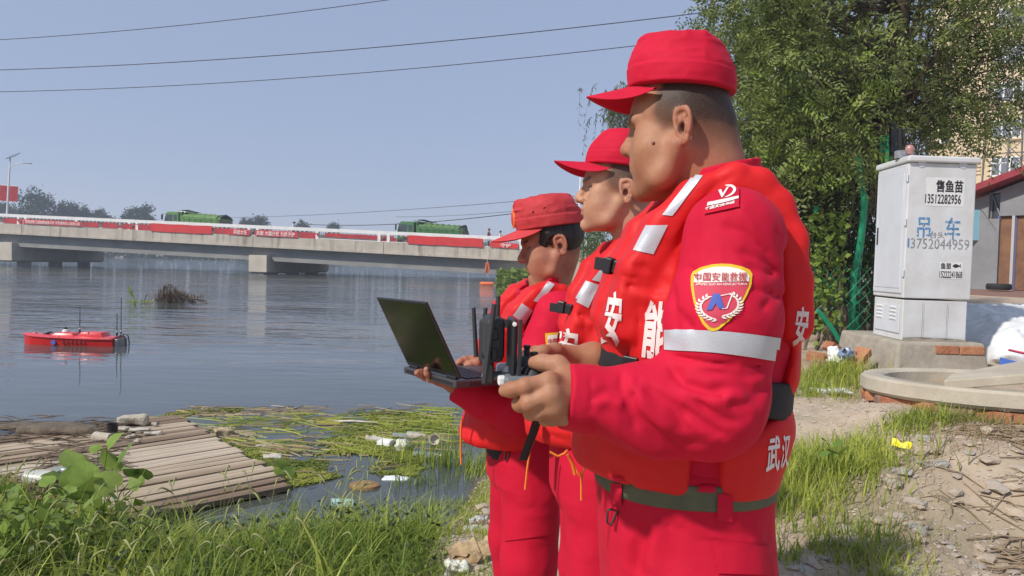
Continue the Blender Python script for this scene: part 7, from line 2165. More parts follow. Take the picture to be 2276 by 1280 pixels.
def man_jacket(X,torso,dz,LS,LE,LW,RS,RE,RW,seed,r=(.072,.066,.058,.045)):
 d=loft(X,torso)
 d=smin(d,cone(X,LS,A(-.03,.10,1.465+dz),.062,.040),.04)
 d=smin(d,cone(X,RS,A(-.03,-.10,1.465+dz),.062,.040),.04)
 for(a,b,c)in((LS,LE,LW),(RS,RE,RW)):
  arm=chain(X,[a,a*.5+b*.5,b],[r[0],r[0]+.002,r[1]],.03)
  arm=smin(arm,chain(X,[b,b*.45+c*.55,c],[r[1],r[2],r[3]],.03),.03)
  ax=(c-b)/np.linalg.norm(c-b)
  arm=smax(arm,((X-c)@ax)-.004,.004)
  d=smin(d,arm,.028)
 return d+wrinkle(X,seed,.0032,12,(1,1,.55))
LS2,LE2,LW2=A(-.02,.185,1.40+z2),A(-.06,.23,1.12+z2),A(-.02,.22,.88+z2)
RS2,RE2,RW2=A(-.02,-.185,1.40+z2),A(-.06,-.23,1.12+z2),A(-.02,-.22,.88+z2)
def jacket2(X):return man_jacket(X,TORSO2,z2,LS2,LE2,LW2,RS2,RE2,RW2,41)
def man_neck(man,X,base,r0=.055,r1=.060,nape=.038):
 d=cone(X,man.fromh(A(-0.018,0,-0.03)),base,r0,r1)
 d=smin(d,cone(X,man.fromh(A(-.050,0,.0)),base+A(-.03,0,0),nape,nape+.002),.03)
 return smin(d,ell(man.toh(X),(0.030,0,-0.080),(.040,.036,.022)),.02)
def head2(X):return smin(head_sdf(man2.toh(X),fat=0.0,jaw=0.002,nose=.001),man_neck(man2,X,A(-.045,0,1.48+z2)),.022)
def rest_body(man,dz,pts):
 def f(X):
  d=loft(X,[(0.85+dz,0,.11,.10,.15,2.2),(1.05+dz,0,.11,.10,.15,2.2),(1.30+dz,-.01,.10,.11,.16,2.2),(1.42+dz,-.02,.07,.09,.13,2.1),(1.48+dz,-.04,.045,.055,.07,2)])
  for a,b,c in pts:d=smin(d,chain(X,[a,b,c],[.052,.042,.030],.02),.03)
  for s in(1,-1):
   d=smin(d,chain(X,[A(.0,s*.09,.86),A(.015,s*.105,.5),A(-.01,s*.12,.1)],[.08,.058,.045],.02),.03)
  return d
 return f
def relaxed_hand(w,side):
 """hanging hand below the wrist w; side +1 left, -1 right"""
 k=[w+A(.030-.019*i,side*.008,-.095+.004*abs(i-1))for i in range(4)]
 f=[[k[i]+A(.004,-side*.010,-.038),k[i]+A(.004,-side*.030,-.060),k[i]+A(.004,-side*.045,-.072)]for i in range(4)]
 t=[w+A(.022,0,-.035),w+A(.045,-side*.010,-.070),w+A(.050,-side*.016,-.100),w+A(.050,-side*.022,-.118)]
 return k,f,t
def hand_grid(w,k,f,t,h=.003,towards=None):
 lo,hi=bbox(list(k)+sum(f,[])+list(t)+[w],.05)
 def g(X):
  d=hand_sdf(X,w,k,f,t,wr=.026)
  if towards is not None:d=smin(d,cone(X,w,w+(towards-w)*.25,.027,.031),.015)
  return d
 return surfnet(g,lo,hi,h)
g=[build_head(man2,head2,.0028)]
for w,e,s in((LW2,LE2,1),(RW2,RE2,-1)):
 g.append(hand_grid(w,*relaxed_hand(w,s),h=.0045,towards=e))
g.append(surfnet(rest_body(man2,z2,((LS2,LE2,LW2),(RS2,RE2,RW2))),(-.3,-.4,.04),(.35,.4,1.53+z2),.016))
body2,V=skin_obj(man2,g,'body',M_SKIN2,r2)
eyeballs(man2,body2)
paint_head(body2.data,man2.toh(V),man2,stub=0.85)
def cap2(X):return cap_sdf(man2.toh(X),zt=0.172,rx=0.1050,ry=0.0905,slope=0.02,z0=0.073,topx=.076,topy=.066,seed=8,wr=.0020,lean=0.012)
hc=man2.Hc
capo2=skin_obj(man2,[surfnet(cap2,hc-A(.16,.16,-.02),hc+A(.16,.16,.20),.0032)],'cap',M_CAP,r2)[0]
vv,vq=visor_mesh(L=.086,rx=.1045,ry=.090,slope=.02,z0=.078,droop=.004,curl=.054)
link('visor',fast_mesh('visor',man2.fromh(vv),vq),M_CAP,capo2)
jk2=skin_obj(man2,[surfnet(jacket2,(-.26,-.36,.84+z2),(.30,.36,1.56+z2),.0058)],'jacket',M_JACKET,r2)[0]
def collar_of(dz,cx=-.034,tilt=.55,zc=1.535):
 def f(X):
 # standing collar, open in front and folded outwards
  q=np.sqrt(((X[:,0]-cx)/.072)**2+(X[:,1]/.076)**2)
  z=X[:,2]-dz-(zc-tilt*(X[:,0]-cx))
  d=np.maximum(np.abs((q-1-z*1.5)*.070)-.004,np.abs(z)-.036)
  return d-.003+wrinkle(X,9,.0018,20)
 return f
skin_obj(man2,[surfnet(collar_of(z2),(-.18,-.14,1.40+z2),(.12,.14,1.66+z2),.0036)],'collar',M_JACKET,jk2)
vs2=skin_obj(man2,[surfnet(vest2,(-.26,-.25,.92+z2),(.31,.26,1.62+z2),.0048)],'life_vest',M_VEST,r2)[0]
def trousers_of(dz,sc=1.0,seed=33,fx=0.0):
 def f(X):
  X=X-A(fx,0,0)
  d=loft(X,[(0.74,0.0,.125*sc,.125*sc,.178,2.4),(0.86+dz,0.0,.135*sc,.130*sc,.180,2.4),(0.98+dz,0.0,.138*sc,.120*sc,.172,2.4),(1.06+dz,0.0,.138*sc,.118*sc,.170,2.4)])
  for s in(1,-1):
   d=smin(d,chain(X,[A(.01,s*.090,.82),A(.02,s*.105,.50),A(-.01,s*.115,.14)],[.108,.088,.076],.03),0.04)
  return d+wrinkle(X,seed,.0034,8,(1,1,.5))
 return f
tr2f=trousers_of(z2,1.12,35,.045)
ts2=skin_obj(man2,[surfnet(tr2f,(-.20,-.29,.10),(.28,.29,1.08+z2),.0075)],'trousers',M_TROUSER,r2)[0]
skin_obj(man2,boots(man2,[(-.01,.115),(-.01,-.115)]),'boot',M_BOOT,r2)
# trim
BV_V2=bvh_obj(vs2)
def on2(name,shape,bvh,off,m,parent,cell=.04):return decal(name,shape,px_ray,bvh,off,m,parent,man2.Mi,cell)
on2('reflective_strip',quad_grid((1376,545),(1389,549),(1357,632),(1316,622),5,14,lambda u,v:(0,0)),BV_V2,.002,M_REFLECT,vs2)
on2('reflective_patch',quad_grid((1303,624),(1332,633),(1308,684),(1277,668),6,8),BV_V2,.002,M_REFLECT,vs2)
on2('lettering',warp(T_AN,(1245,727),(1286,733),(1284,812),(1234,800)),BV_V2,.0022,M_WHITE_PRINT,vs2)
BV_T2=bvh_obj(ts2)
def belt2(X):return slab(X,lambda Y:loft(Y,[(0.86+z2,0.0,.135,.130,.180,2.4),(0.98+z2,0.0,.138,.120,.172,2.4),(1.06+z2,0.0,.138,.118,.170,2.4)]),.985+z2,0,.020,.006)
skin_obj(man2,[surfnet(belt2,(-.16,-.20,.94+z2),(.18,.20,1.03+z2),.0045)],'belt',M_BELT_GREEN,r2)
cs2=bar(man2,man2.px(1222,682,2.02),man2.px(1276,690,1.99),.023,.005,'chest_strap',M_BLACK_WEB,vs2)
bar(man2,man2.px(1240,681,2.01),man2.px(1256,684,2.0),.032,.018,'chest_buckle',M_BLACK_PL,cs2,.003)
bar(man2,man2.px(1258,685,2.0),man2.px(1272,689,1.985),.026,.014,'chest_buckle',M_BLACK_PL,cs2,.003)
MB().tube([man2.px(x,y,1.93)for x,y in((1188,975),(1178,1000),(1172,1040),(1167,1088))],.003,6).build('vest_cord',M_CORD,vs2,smooth=True)
# strap hanging from the waist
st=[man2.px(x,y,1.95)for x,y in((1192,930),(1182,960),(1172,995),(1166,1022))]
MB().tube(st,.013,4,flat=.18).build('strap_end',M_BLACK_WEB,vs2)
# ================================================================== the far man with the laptop
man3=Man((0.075,2.62,0.16),math.pi+0.22)
r3=empty('person',man3.G,man3.yaw)
tag(r3,'farthest man in red, head bowed under a faded cap, holding an open laptop','person','men in red uniforms and life vests')
man3.head_frame(P(1237,548,2.54),math.pi+0.06,0.19,0.0,scale=1.045)
z3=man3.Hc[2]-1.678
TORSO3=vest_rows([(0.86,0.0,.135,.120,.170,2.3),(0.98,0.0,.140,.115,.165,2.3),(1.08,.0,.150,.115,.165,2.3),(1.20,0,.145,.125,.17,2.3),(1.32,.00,.125,.135,.18,2.3),(1.42,-.01,.095,.125,.165,2.2),(1.48,-.025,.065,.085,.11,2.1),(1.53,-.025,.056,.066,.075,2.0)],z3)
VEST3=vest_rows([(1.00,0.0,.240,.110,.170,2.5),(1.04,0.0,.246,.125,.185,2.5),(1.12,0.0,.222,.145,.190,2.5),(1.20,0.0,.183,.150,.190,2.5),(1.30,0.0,.158,.150,.190,2.5),(1.38,0.0,.122,.145,.185,2.4),(1.45,0.0,.085,.130,.165,2.3),(1.50,-0.02,.05,.10,.15,2.3)],z3)
LS3,LE3,LW3=man3.px(1240,700,2.44),man3.px(1150,915,2.40),man3.px(1015,858,2.38)
RS3,RE3,RW3=A(.0,-.185,1.40+z3),A(.08,-.27,1.15+z3),man3.px(1090,800,2.60)
_vc3={}
def vest3_base(X):return generic_vest(X,VEST3,z3)
VCR3=[([(1050,925),(1100,945),(1165,960)],.008,.006),([(1120,745),(1160,755),(1190,760)],.008,.006)]
def vest3(X):return vest3_base(X)+creases(X,man3,vest3_base,VCR3,_vc3)+wrinkle(X,91,.003,11,(1,1,.7))
def jacket3(X):return man_jacket(X,TORSO3,z3,LS3,LE3,LW3,RS3,RE3,RW3,57,r=(.074,.070,.060,.047))
def head3(X):return smin(head_sdf(man3.toh(X),fat=0.008,jaw=0.000,nose=.003,frown=.004),man_neck(man3,X,A(-.030,0,1.48+z3),.058,.062),.022)
k=[man3.px(974,848,2.34),man3.px(966,840,2.37),man3.px(962,834,2.40),man3.px(962,828,2.43)]
f=[[man3.px(956,842,2.30),man3.px(950,830,2.28),man3.px(948,821,2.275)],[man3.px(945,838,2.33),man3.px(934,832,2.31),man3.px(927,829,2.30)],[man3.px(946,832,2.37),man3.px(936,828,2.36),man3.px(930,826,2.35)],[man3.px(950,828,2.42),man3.px(941,826,2.41),man3.px(936,825,2.40)]]
t=[man3.px(1000,848,2.40),man3.px(985,838,2.44),man3.px(972,834,2.47),man3.px(962,834,2.49)]
LH3=(k,f,t)
k=[man3.px(1050,800,2.54),man3.px(1048,800,2.57),man3.px(1050,800,2.60),man3.px(1055,800,2.62)]
f=[[man3.px(1034,799,2.53),man3.px(1024,803,2.52),man3.px(1018,808,2.515)],[man3.px(1032,799,2.57),man3.px(1022,804,2.56),man3.px(1017,809,2.555)],[man3.px(1036,799,2.61),man3.px(1027,804,2.60),man3.px(1022,809,2.595)],[man3.px(1042,800,2.64),man3.px(1034,804,2.63),man3.px(1030,808,2.625)]]
t=[man3.px(1074,804,2.55),man3.px(1058,810,2.52),man3.px(1044,811,2.51),man3.px(1036,813,2.505)]
RH3=(k,f,t)
g=[build_head(man3,head3,.0030),hand_grid(LW3,*LH3,h=.0032,towards=LE3),hand_grid(RW3,*RH3,h=.0034,towards=RE3)]
g.append(surfnet(rest_body(man3,z3,((LS3,LE3,LW3),(RS3,RE3,RW3))),(-.3,-.4,.04),(.45,.45,1.53+z3),.016))
body3,V=skin_obj(man3,g,'body',M_SKIN3,r3)
eyeballs(man3,body3)
paint_head(body3.data,man3.toh(V),man3,stub=0.9)
def hair3(X):
 H=man3.toh(X)
 d=ell(H,(-.004,0,.042),(.1035,.0835,.091))
 n=wrinkle(H,14,.0022,60,(1,1,.25))
 cut=smax(-(H[:,2]+.030-.35*np.clip(H[:,0]+.02,-.1,.1)),H[:,0]-.052+.3*(H[:,2]-.03),.008)
 earcut=.030-np.sqrt((H[:,0]+.002)**2+(H[:,2]-.000)**2*.8)
 d=smax(smax(d,cut,.010),earcut,.008)
 side=cone(np.stack([H[:,0],np.abs(H[:,1]),H[:,2]],1),(.022,.0730,.045),(.018,.0740,.010),.008,.004)
 return smin(d,side,.006)+n
hc=man3.Hc
M_HAIR=mat('black_hair',(0.014,0.012,0.011),rough=.45,var=.3,vscale=120,bump=.5,bscale=260,stretch=(1,1,.25))
skin_obj(man3,[surfnet(hair3,hc-.15,hc+.15,.0030)],'hair',M_HAIR,r3)
def cap3(X):return cap_sdf(man3.toh(X),zt=0.168,rx=0.1120,ry=0.0950,slope=0.03,z0=0.066,topx=.098,topy=.080,seed=15,wr=.0034,lean=-.012)
capo3=skin_obj(man3,[surfnet(cap3,hc-A(.17,.16,.02),hc+A(.17,.16,.20),.0034)],'cap',M_CAP_FADED,r3)[0]
vv,vq=visor_mesh(L=.088,rx=.1115,ry=.0945,slope=.03,z0=.071,droop=.022,curl=.030)
link('visor',fast_mesh('visor',man3.fromh(vv),vq),M_CAP_FADED,capo3)
# round badge on the front of the cap, tied band behind
bm_=MB()
cb=man3.fromh(A(.1165,.006,.112));ax=Vector(man3.Hm@A(1,.12,.12)).normalized()
Mb=ax.to_track_quat('Z','X').to_matrix()
bd3=MB().lathe([(0.004,.003),(.019,.003),(.0245,.002),(.026,0),(.026,-.003)],cb,18,Mb@Matrix.Diagonal((1.25,.85,1))).build('cap_badge',M_CORD,capo3,smooth=True)
MB().lathe([(0.002,.0052),(.016,.0050),(.019,.0036),(.019,.002)],cb,18,Mb@Matrix.Diagonal((1.25,.85,1))).build('badge_center',M_PATCH_RED,bd3,smooth=True)
kn=MB()
for(p0,p1)in(((-.112,.012,.098),(-.140,.018,.086)),((-.112,.012,.095),(-.128,.022,.066)),((-.108,.010,.096),(-.120,-.014,.070))):
 kn.tube([man3.fromh(A(*p0)),man3.fromh(A(*p0)*.5+A(*p1)*.5+A(0,0,.006)),man3.fromh(A(*p1))],[.006,.012,.016],5,flat=.3)
kn.build('cap_tie',M_CAP_FADED,capo3,smooth=True)
# eyelets on the crown
ey=man3.trace(cap3,[(1211,463),(1186,472)])
for e in ey:MB().lathe([(.0005,.002),(.004,.002),(.005,0)],e,10,Matrix.Rotation(1.2,3,'X')).build('eyelet',M_STEEL,capo3,smooth=True)
jk3=skin_obj(man3,[surfnet(jacket3,(-.26,-.40,.84+z3),(.46,.44,1.56+z3),.0060)],'jacket',M_JACKET,r3)[0]
skin_obj(man3,[surfnet(collar_of(z3,-.020,.5,1.525),(-.18,-.14,1.36+z3),(.14,.14,1.66+z3),.0040)],'collar',M_JACKET,jk3)
vs3=skin_obj(man3,[surfnet(vest3,(-.26,-.25,.96+z3),(.26,.26,1.62+z3),.0052)],'life_vest',M_VEST,r3)[0]
ts3=skin_obj(man3,[surfnet(trousers_of(z3,1.02,39),(-.20,-.29,.10),(.22,.29,1.08+z3),.0075)],'trousers',M_TROUSER,r3)[0]
skin_obj(man3,boots(man3,[(-.01,.115),(-.01,-.115)]),'boot',M_BOOT,r3)
BV_V3=bvh_obj(vs3)
def on3(name,shape,bvh,off,m,parent,cell=.05):return decal(name,shape,px_ray,bvh,off,m,parent,man3.Mi,cell)
on3('reflective_strip',quad_grid((1222,621),(1236,628),(1200,674),(1186,668),4,10),BV_V3,.002,M_REFLECT,vs3)
on3('reflective_patch',quad_grid((1160,674),(1184,690),(1165,720),(1140,701),6,6),BV_V3,.002,M_REFLECT,vs3)
cs3=bar(man3,man3.px(1104,714,2.40),man3.px(1138,722,2.38),.026,.006,'chest_strap',M_BLACK_WEB,vs3)
def belt3(X):return slab(X,lambda Y:loft(Y,vest_rows([(0.86,0.0,.138,.132,.180,2.4),(0.98,0.0,.141,.122,.172,2.4),(1.06,0.0,.141,.120,.170,2.4)],z3)),.985+z3,0,.020,.006)
bl3=skin_obj(man3,[surfnet(belt3,(-.16,-.20,.94+z3),(.18,.20,1.03+z3),.0045)],'belt',M_BLACK_WEB,r3)[0]
MB().tube([man3.px(x,y,2.45)for x,y in((1026,932),(1024,960),(1024,1000),(1025,1032))],.0032,6).build('vest_cord',M_CORD,vs3,smooth=True)
bv=bvh_obj(bl3,ts3)
on3('belt_loop',quad_grid((1124,972),(1136,976),(1134,998),(1120,996),3,4),bv,.005,M_JACKET,bl3)
p=man3.trace(tr2f if False else trousers_of(z3,1.02,39),[(1129,1012)])[0]
u=man3.px(1129,1003,2.4)-man3.px(1129,1015,2.4);w=man3.px(1137,1010,2.4)-man3.px(1129,1010,2.4)
MB().tube([p+A(.006,.004,0)+q for q in(u*.9,w*.9+u*.6,-u*1.0+w*.3,-u*.8-w*.6,u*.9-w*.2)],.0025,5).build('belt_ring',M_STEEL,bl3,smooth=True)
on3('pocket_flap',quad_grid((1122,1160),(1232,1150),(1232,1186),(1124,1202),10,4),bvh_obj(ts3),.005,M_TROUSER,ts3)
# arm emblem showing beside the middle man's vest
bvj3=bvh_obj(jk3)
em3=on3('emblem',quad_grid((1212,741),(1240,738),(1236,790),(1214,786),6,6),bvj3,.003,M_YELLOW,jk3)
on3('emblem_field',quad_grid((1217,746),(1238,743),(1235,786),(1218,782),6,6),bvj3,.004,M_PATCH_WHITE,em3)
on3('emblem_text',warp(text_shape('中国',.02,.15),(1218,753),(1237,751),(1236,764),(1218,765)),bvj3,.005,M_PATCH_TEXT,em3)
# ================================================================== laptop and remote controller
M_LAP=mat('laptop_shell',(.022,.021,.020),rough=.38,var=.12,vscale=4,bump=.03,bscale=400,spec=.5)
M_KEY=mat('laptop_keys',(.035,.035,.038),rough=.5)
M_LAPB=mat('laptop_base',(.055,.050,.055),rough=.4)
def V3(p):return Vector(p)
h0,h1=P(1021,846,2.15),P(917,817,2.42)
hd=(h1-h0);
near=P(1200,846,2.30)-h0;near.z=0
ux=hd.normalized();uy=(near-ux*near.dot(ux)).normalized();uz=ux.cross(uy)
if uz.z<0:uz=-uz
W,D_=.36,.255
lap=empty('laptop',h0);tag(lap,'open black laptop on the flat hand of the farthest man, lid tilted back','laptop')
def lq(a,b_,c):return ux*a+uy*b_+uz*c
def lbox(name,a0,a1,b0_,b1_,c0,c1,m,parent=lap,bevel=.003):return MB().hexa([lq(a0,b0_,c0),lq(a1,b0_,c0),lq(a1,b1_,c0),lq(a0,b1_,c0),lq(a0,b0_,c1),lq(a1,b0_,c1),lq(a1,b1_,c1),lq(a0,b1_,c1)]).build(name,m,parent,bevel=bevel)
base=lbox('base',0,W,-.012,D_,-.022,.0,M_LAPB,bevel=.004)
lbox('keyboard_deck',.012,W-.012,.03,.14,.0003,.0012,M_LAP,base,0)
for r_ in range(5):
 for k in range(14):
  a=.018+k*.0232;lbox('key',a,a+.019,.034+r_*.021,.034+r_*.021+.0165,.0015,.0035,M_KEY,base,0)
lbox('touchpad',.13,.23,.155,.235,.0003,.001,M_LAP,base,0)
mb=MB()
for k in range(13):
 b_=.035+k*.0115;mb.hexa([lq(-.0012,b_,-.017),lq(-.0012,b_+.006,-.017),lq(.002,b_+.006,-.017),lq(.002,b_,-.017),lq(-.0012,b_,-.006),lq(-.0012,b_+.006,-.006),lq(.002,b_+.006,-.006),lq(.002,b_,-.006)])
mb.build('side_vents',M_BLACK_PL,base)
mb=MB()
for k in range(26):
 a=.02+k*.0125;mb.hexa([lq(a,-.0135,-.016),lq(a+.006,-.0135,-.016),lq(a+.006,-.010,-.016),lq(a,-.010,-.016),lq(a,-.0135,-.007),lq(a+.006,-.0135,-.007),lq(a+.006,-.010,-.007),lq(a,-.010,-.007)])
mb.build('rear_vents',M_BLACK_PL,base)
for a in(.05,W-.05):MB().tube([lq(a-.03,.004,.004),lq(a+.03,.004,.004)],.006,10).build('hinge',M_BLACK_PL,base,smooth=True)
la=R(117);lu=uy*math.cos(la)+uz*math.sin(la);ln=ux.cross(lu)
def lidbox(name,a0,a1,c0,c1,t0,t1,m,parent,bevel=.003):
 q_=lambda a,c,t_:ux*a+uy*.006+uz*.005+lu*c+ln*t_
 return MB().hexa([q_(a0,c0,t0),q_(a1,c0,t0),q_(a1,c1,t0),q_(a0,c1,t0),q_(a0,c0,t1),q_(a1,c0,t1),q_(a1,c1,t1),q_(a0,c1,t1)]).build(name,m,parent,bevel=bevel)
lid=lidbox('lid',0,W,.0,.245,-.004,.004,M_LAP,lap)
lidbox('screen',.008,W-.008,.018,.238,-.0048,-.0041,mat('dark_screen',(.006,.006,.007),rough=.12),lid,0)
lidbox('lid_strip',.02,W-.02,-.002,.006,.0042,.0055,M_BLACK_PL,lid,0)
# remote controller in the nearest man's hands
cp=man1.px
c_l,c_r=P(1124,846,1.115),P(1252,838,1.22)
M_RC=mat('controller_grey',(.17,.19,.205),rough=.45,var=.06,vscale=30,bump=.05,bscale=500)
M_RUB=mat('controller_rubber',(.03,.03,.032),rough=.6)
rx_=Vector((1,.10,0)).normalized();ry_=Vector((-rx_.y,rx_.x,0));rz_=Vector((0,0,1))
# body runs away from the camera (across the man); rx_ points back to his belly
O_=P(1118,846,1.125)
rcn=empty('remote_controller',O_);tag(rcn,'grey drone remote controller with a phone clamp and antennas in the nearest man\'s hands','remote controller')
def cq(a,b_,c):return rx_*a+ry_*b_+rz_*c
def rbx(name,a0,a1,b0_,b1_,c0,c1,m,parent=rcn,bevel=.004):return MB().hexa([cq(a0,b0_,c0),cq(a1,b0_,c0),cq(a1,b1_,c0),cq(a0,b1_,c0),cq(a0,b0_,c1),cq(a1,b0_,c1),cq(a1,b1_,c1),cq(a0,b1_,c1)]).build(name,m,parent,bevel=bevel)
bod=rbx('body',.002,.100,.0,.165,-.017,.0055,M_RC,bevel=.006)
rbx('end_knob',-.006,.006,.012,.034,-.010,.004,M_WPAINT,bod,.003)
for b_ in(.035,.128):
 stk=MB().lathe([(.021,0),(.018,.007),(.012,.014),(.0055,.017),(.0045,.028),(.006,.030),(.006,.034),(.001,.035)],cq(.050,b_,.005),16).build('joystick',M_RUB,bod,smooth=True)
MB().lathe([(.009,0),(.0095,.006),(.008,.010),(.001,.011)],cq(.014,.055,.005),12).build('button',M_WPAINT,bod,smooth=True)
MB().lathe([(.0045,0),(.0045,.004),(.001,.0045)],cq(.088,.060,.0055),10).build('button',mat('pale_pink_button',(.65,.40,.40),rough=.5),bod,smooth=True)
# clamp arm and phone holder standing up at the front end
arm_=MB().tube([cq(.004,.07,-.002),cq(-.014,.07,-.004),cq(-.026,.07,.0)],.0065,8).build('clamp_arm',M_RC,rcn,smooth=True)
rbx('clamp_foot',-.026,-.010,.045,.095,-.012,.022,M_RUB,arm_,.003)
hol=rbx('phone_holder',-.026,.004,.025,.115,.022,.092,M_RUB,arm_,.010)
for c in(.036,.066):rbx('holder_slot',-.017,-.007,.0235,.026,c-.009,c+.009,M_BLACK_PL,hol,.002)
ph=rbx('phone',.012,.021,.012,.088,.004,.090,M_BLACK_PL,rcn,.004)
rbx('phone_screen',.0212,.0216,.016,.084,.010,.084,mat('phone_screen',(.005,.005,.006),rough=.08),ph,0)
rbx('phone_case_edge',.022,.028,.010,.014,.004,.090,M_RUB,ph,.001)
MB().lathe([(.0035,0),(.0035,.002),(.0005,.0025)],cq(.0165,.0118,.083),10,Matrix.Rotation(math.pi/2,3,'X')).build('phone_rivet',M_WPAINT,ph)
rbx('clamp_plate',-.030,-.014,.10,.125,.012,.082,M_RUB,arm_,.004)
for(a0,b_,a1,c0,c1,rr1)in((-.026,.020,-.014,-.008,.112,.0046),(-.006,.060,-.005,.088,.122,.0042),(-.034,.118,-.040,.020,.100,.0038),(-.026,.122,-.020,.020,.100,.0038)):
 MB().tube([cq(a0,b_,c0),cq(a1,b_,c1)],[rr1,rr1*.85],8).build('antenna',M_RUB,rcn,smooth=True)
 # neck strap hanging from the controller
MB().tube([P(1196,925,1.16)-O_,P(1186,960,1.17)-O_,P(1174,990,1.175)-O_,P(1163,1022,1.18)-O_],.0085,4,flat=.2).build('strap',M_BLACK_WEB,rcn)
# ================================================================== grass, weeds and stones
g=np.random.default_rng(77)
def rp(n,poly,z=.2):
 poly=np.array([(PZ(a,b,z).x,PZ(a,b,z).y)for a,b in poly]);return rw(n,poly)
def rw(n,poly):
 poly=np.array(poly);lo,hi=poly.min(0),poly.max(0);out=[];m=0
 while m<n:
  X=g.uniform(lo,hi,(n*2,2));ins=np.zeros(len(X),bool);j=len(poly)-1
  for i in range(len(poly)):
   c=(poly[i,1]>X[:,1])!=(poly[j,1]>X[:,1]);xi=(poly[j,0]-poly[i,0])*(X[:,1]-poly[i,1])/(poly[j,1]-poly[i,1]+1e-12)+poly[i,0]
   ins^=c&(X[:,0]<xi);j=i
  out.append(X[ins]);m+=ins.sum()
 return np.concatenate(out)[:n]
def keep_off(X,rad=.24):
 k=np.ones(len(X),bool)
 for m_ in(man1,man2,man3):k&=np.hypot(X[:,0]-m_.G.x,X[:,1]-m_.G.y)>rad
 return k
def grass(name,X,hmin,hmax,w,m,bend=.55,seg=4,tn=None,lean=None):
 X=X[keep_off(X)]
 z=land_h(X[:,0],X[:,1]);n=len(X)
 B=np.stack([X[:,0],X[:,1],z-.01],1)
 H=g.uniform(hmin,hmax,n)*(1+.30*np.clip(fbm(B*np.array([1,1,0]),2.2,2,3),-1,1));Wd=g.uniform(.6,1.4,n)*w
 V,Q,k=blades(B,H,Wd,g,bend=bend,seg=seg,lean=lean)
 T=np.clip(.45+.45*fbm(B*np.array([1,1,0]),1.7,2,8)+g.normal(size=n)*.25,0,1)if tn is None else np.full(n,tn)
 return tag(leaf_obj(name,V,Q,np.repeat(T,k),m),kind='stuff')
 # meadow on the near left bank
LM=[(-5.0,5.3),(-3.3,5.0),(-2.6,4.65),(-1.9,4.55),(-1.3,4.4),(-.75,4.35),(-.42,4.45),(-.28,3.9),(-.30,3.3),(-.22,2.9),(-.4,2.3),(-5.0,2.3)]
Xm=rw(30000,LM)
dd_=shore_dist(Xm[:,0],Xm[:,1],SHORE);Xm=Xm[dd_>-.28]
near_=Xm[:,0]>-1.0
thin=g.random(len(Xm))<np.clip((-.15-Xm[:,0])/.35,.10,1);Xm=Xm[thin]
M_G2=leaf_mat('grass_dark',(0.150,0.235,0.034),(0.330,0.420,0.078),rough=.5,trans=.45)
grass('meadow_grass',Xm[::2],.08,.22,.0085,M_GRASS,1.3)
grass('meadow_grass',Xm[1::2],.12,.30,.0095,M_G2,1.15)
Xs=rw(2600,LM);Xs=Xs[(shore_dist(Xs[:,0],Xs[:,1],SHORE)>-.2)&(Xs[:,0]<-.55)]
grass('meadow_grass',Xs,.26,.44,.0105,M_GRASS,1.25,5)
Xd=rw(1600,LM);Xd=Xd[(shore_dist(Xd[:,0],Xd[:,1],SHORE)>.05)&(Xd[:,0]<-.6)]
grass('dry_grass',Xd,.10,.26,.004,M_GRASS_DRY,.7,3)
# foxtail heads
Xf=rw(420,LM);Xf=Xf[(shore_dist(Xf[:,0],Xf[:,1],SHORE)>.05)&(Xf[:,0]<-.7)]
mbv,mbq,mbt,nn_=[],[],[],0
for(x,y)in Xf:
 z=land_z(x,y);h=g.uniform(.22,.40);a=g.uniform(0,6.28);L_=g.uniform(.05,.09)
 mb=MB();d=Vector((math.cos(a),math.sin(a),0))
 p0=Vector((x,y,z));p1=p0+Vector((0,0,h*.7))+d*.03;p2=p0+Vector((0,0,h))+d*.08
 arc_=[p2+d*L_*math.sin(q_)+Vector((0,0,L_*.62*(math.sin(q_*1.9)*.8)))for q_ in np.linspace(0,1.25,8)]
 mb.tube([p0,p1,p2],.0012,3,cap=False);mb.tube(arc_,[.0015,.0040,.0046,.0048,.0046,.0040,.0030,.0012],5,cap=False)
 mbv.append(np.array(mb.v));mbq.append(np.array(mb.f)+nn_);nn_+=len(mb.v);mbt.append(np.full(len(mb.v),g.uniform(.55,1)))
tag(leaf_obj('foxtail_grass',np.concatenate(mbv),np.concatenate(mbq),np.concatenate(mbt),leaf_mat('foxtail',(.16,.20,.05),(.36,.38,.15),trans=.2)),kind='stuff')
# small-leaved ground weeds in the meadow
n=5200;Xw=rw(n,LM);Xw=Xw[(shore_dist(Xw[:,0],Xw[:,1],SHORE)>.05)&(fbm(np.stack([Xw[:,0],Xw[:,1],0*Xw[:,0]],1),1.5,2,15)>0)]
z=land_h(Xw[:,0],Xw[:,1]);C=np.stack([Xw[:,0],Xw[:,1],z+g.uniform(.02,.22,len(Xw))],1)
D=unit(g.normal(size=C.shape)+np.array([0,-.2,.3]));L=g.uniform(.02,.045,len(C));V,Q=simple_leaves(C,D,L,L*.55,g)
tag(leaf_obj('ground_weeds',V,Q,np.repeat(g.uniform(0,1,len(C)),5),M_LEAF_DARK),kind='stuff')
Xw=rw(2600,[(-5,5.0),(-3.2,4.9),(-2.3,4.4),(-1.6,4.2),(-1.9,3.2),(-5,3.0)]);z=land_h(Xw[:,0],Xw[:,1]);Xw=Xw[z>.01];z=z[z>.01]
k=fbm(np.stack([Xw[:,0],Xw[:,1],0*Xw[:,0]],1),1.9,2,41)>-.1;Xw,z=Xw[k],z[k];C=np.stack([Xw[:,0],Xw[:,1],z+g.uniform(.08,.34,len(Xw))],1)
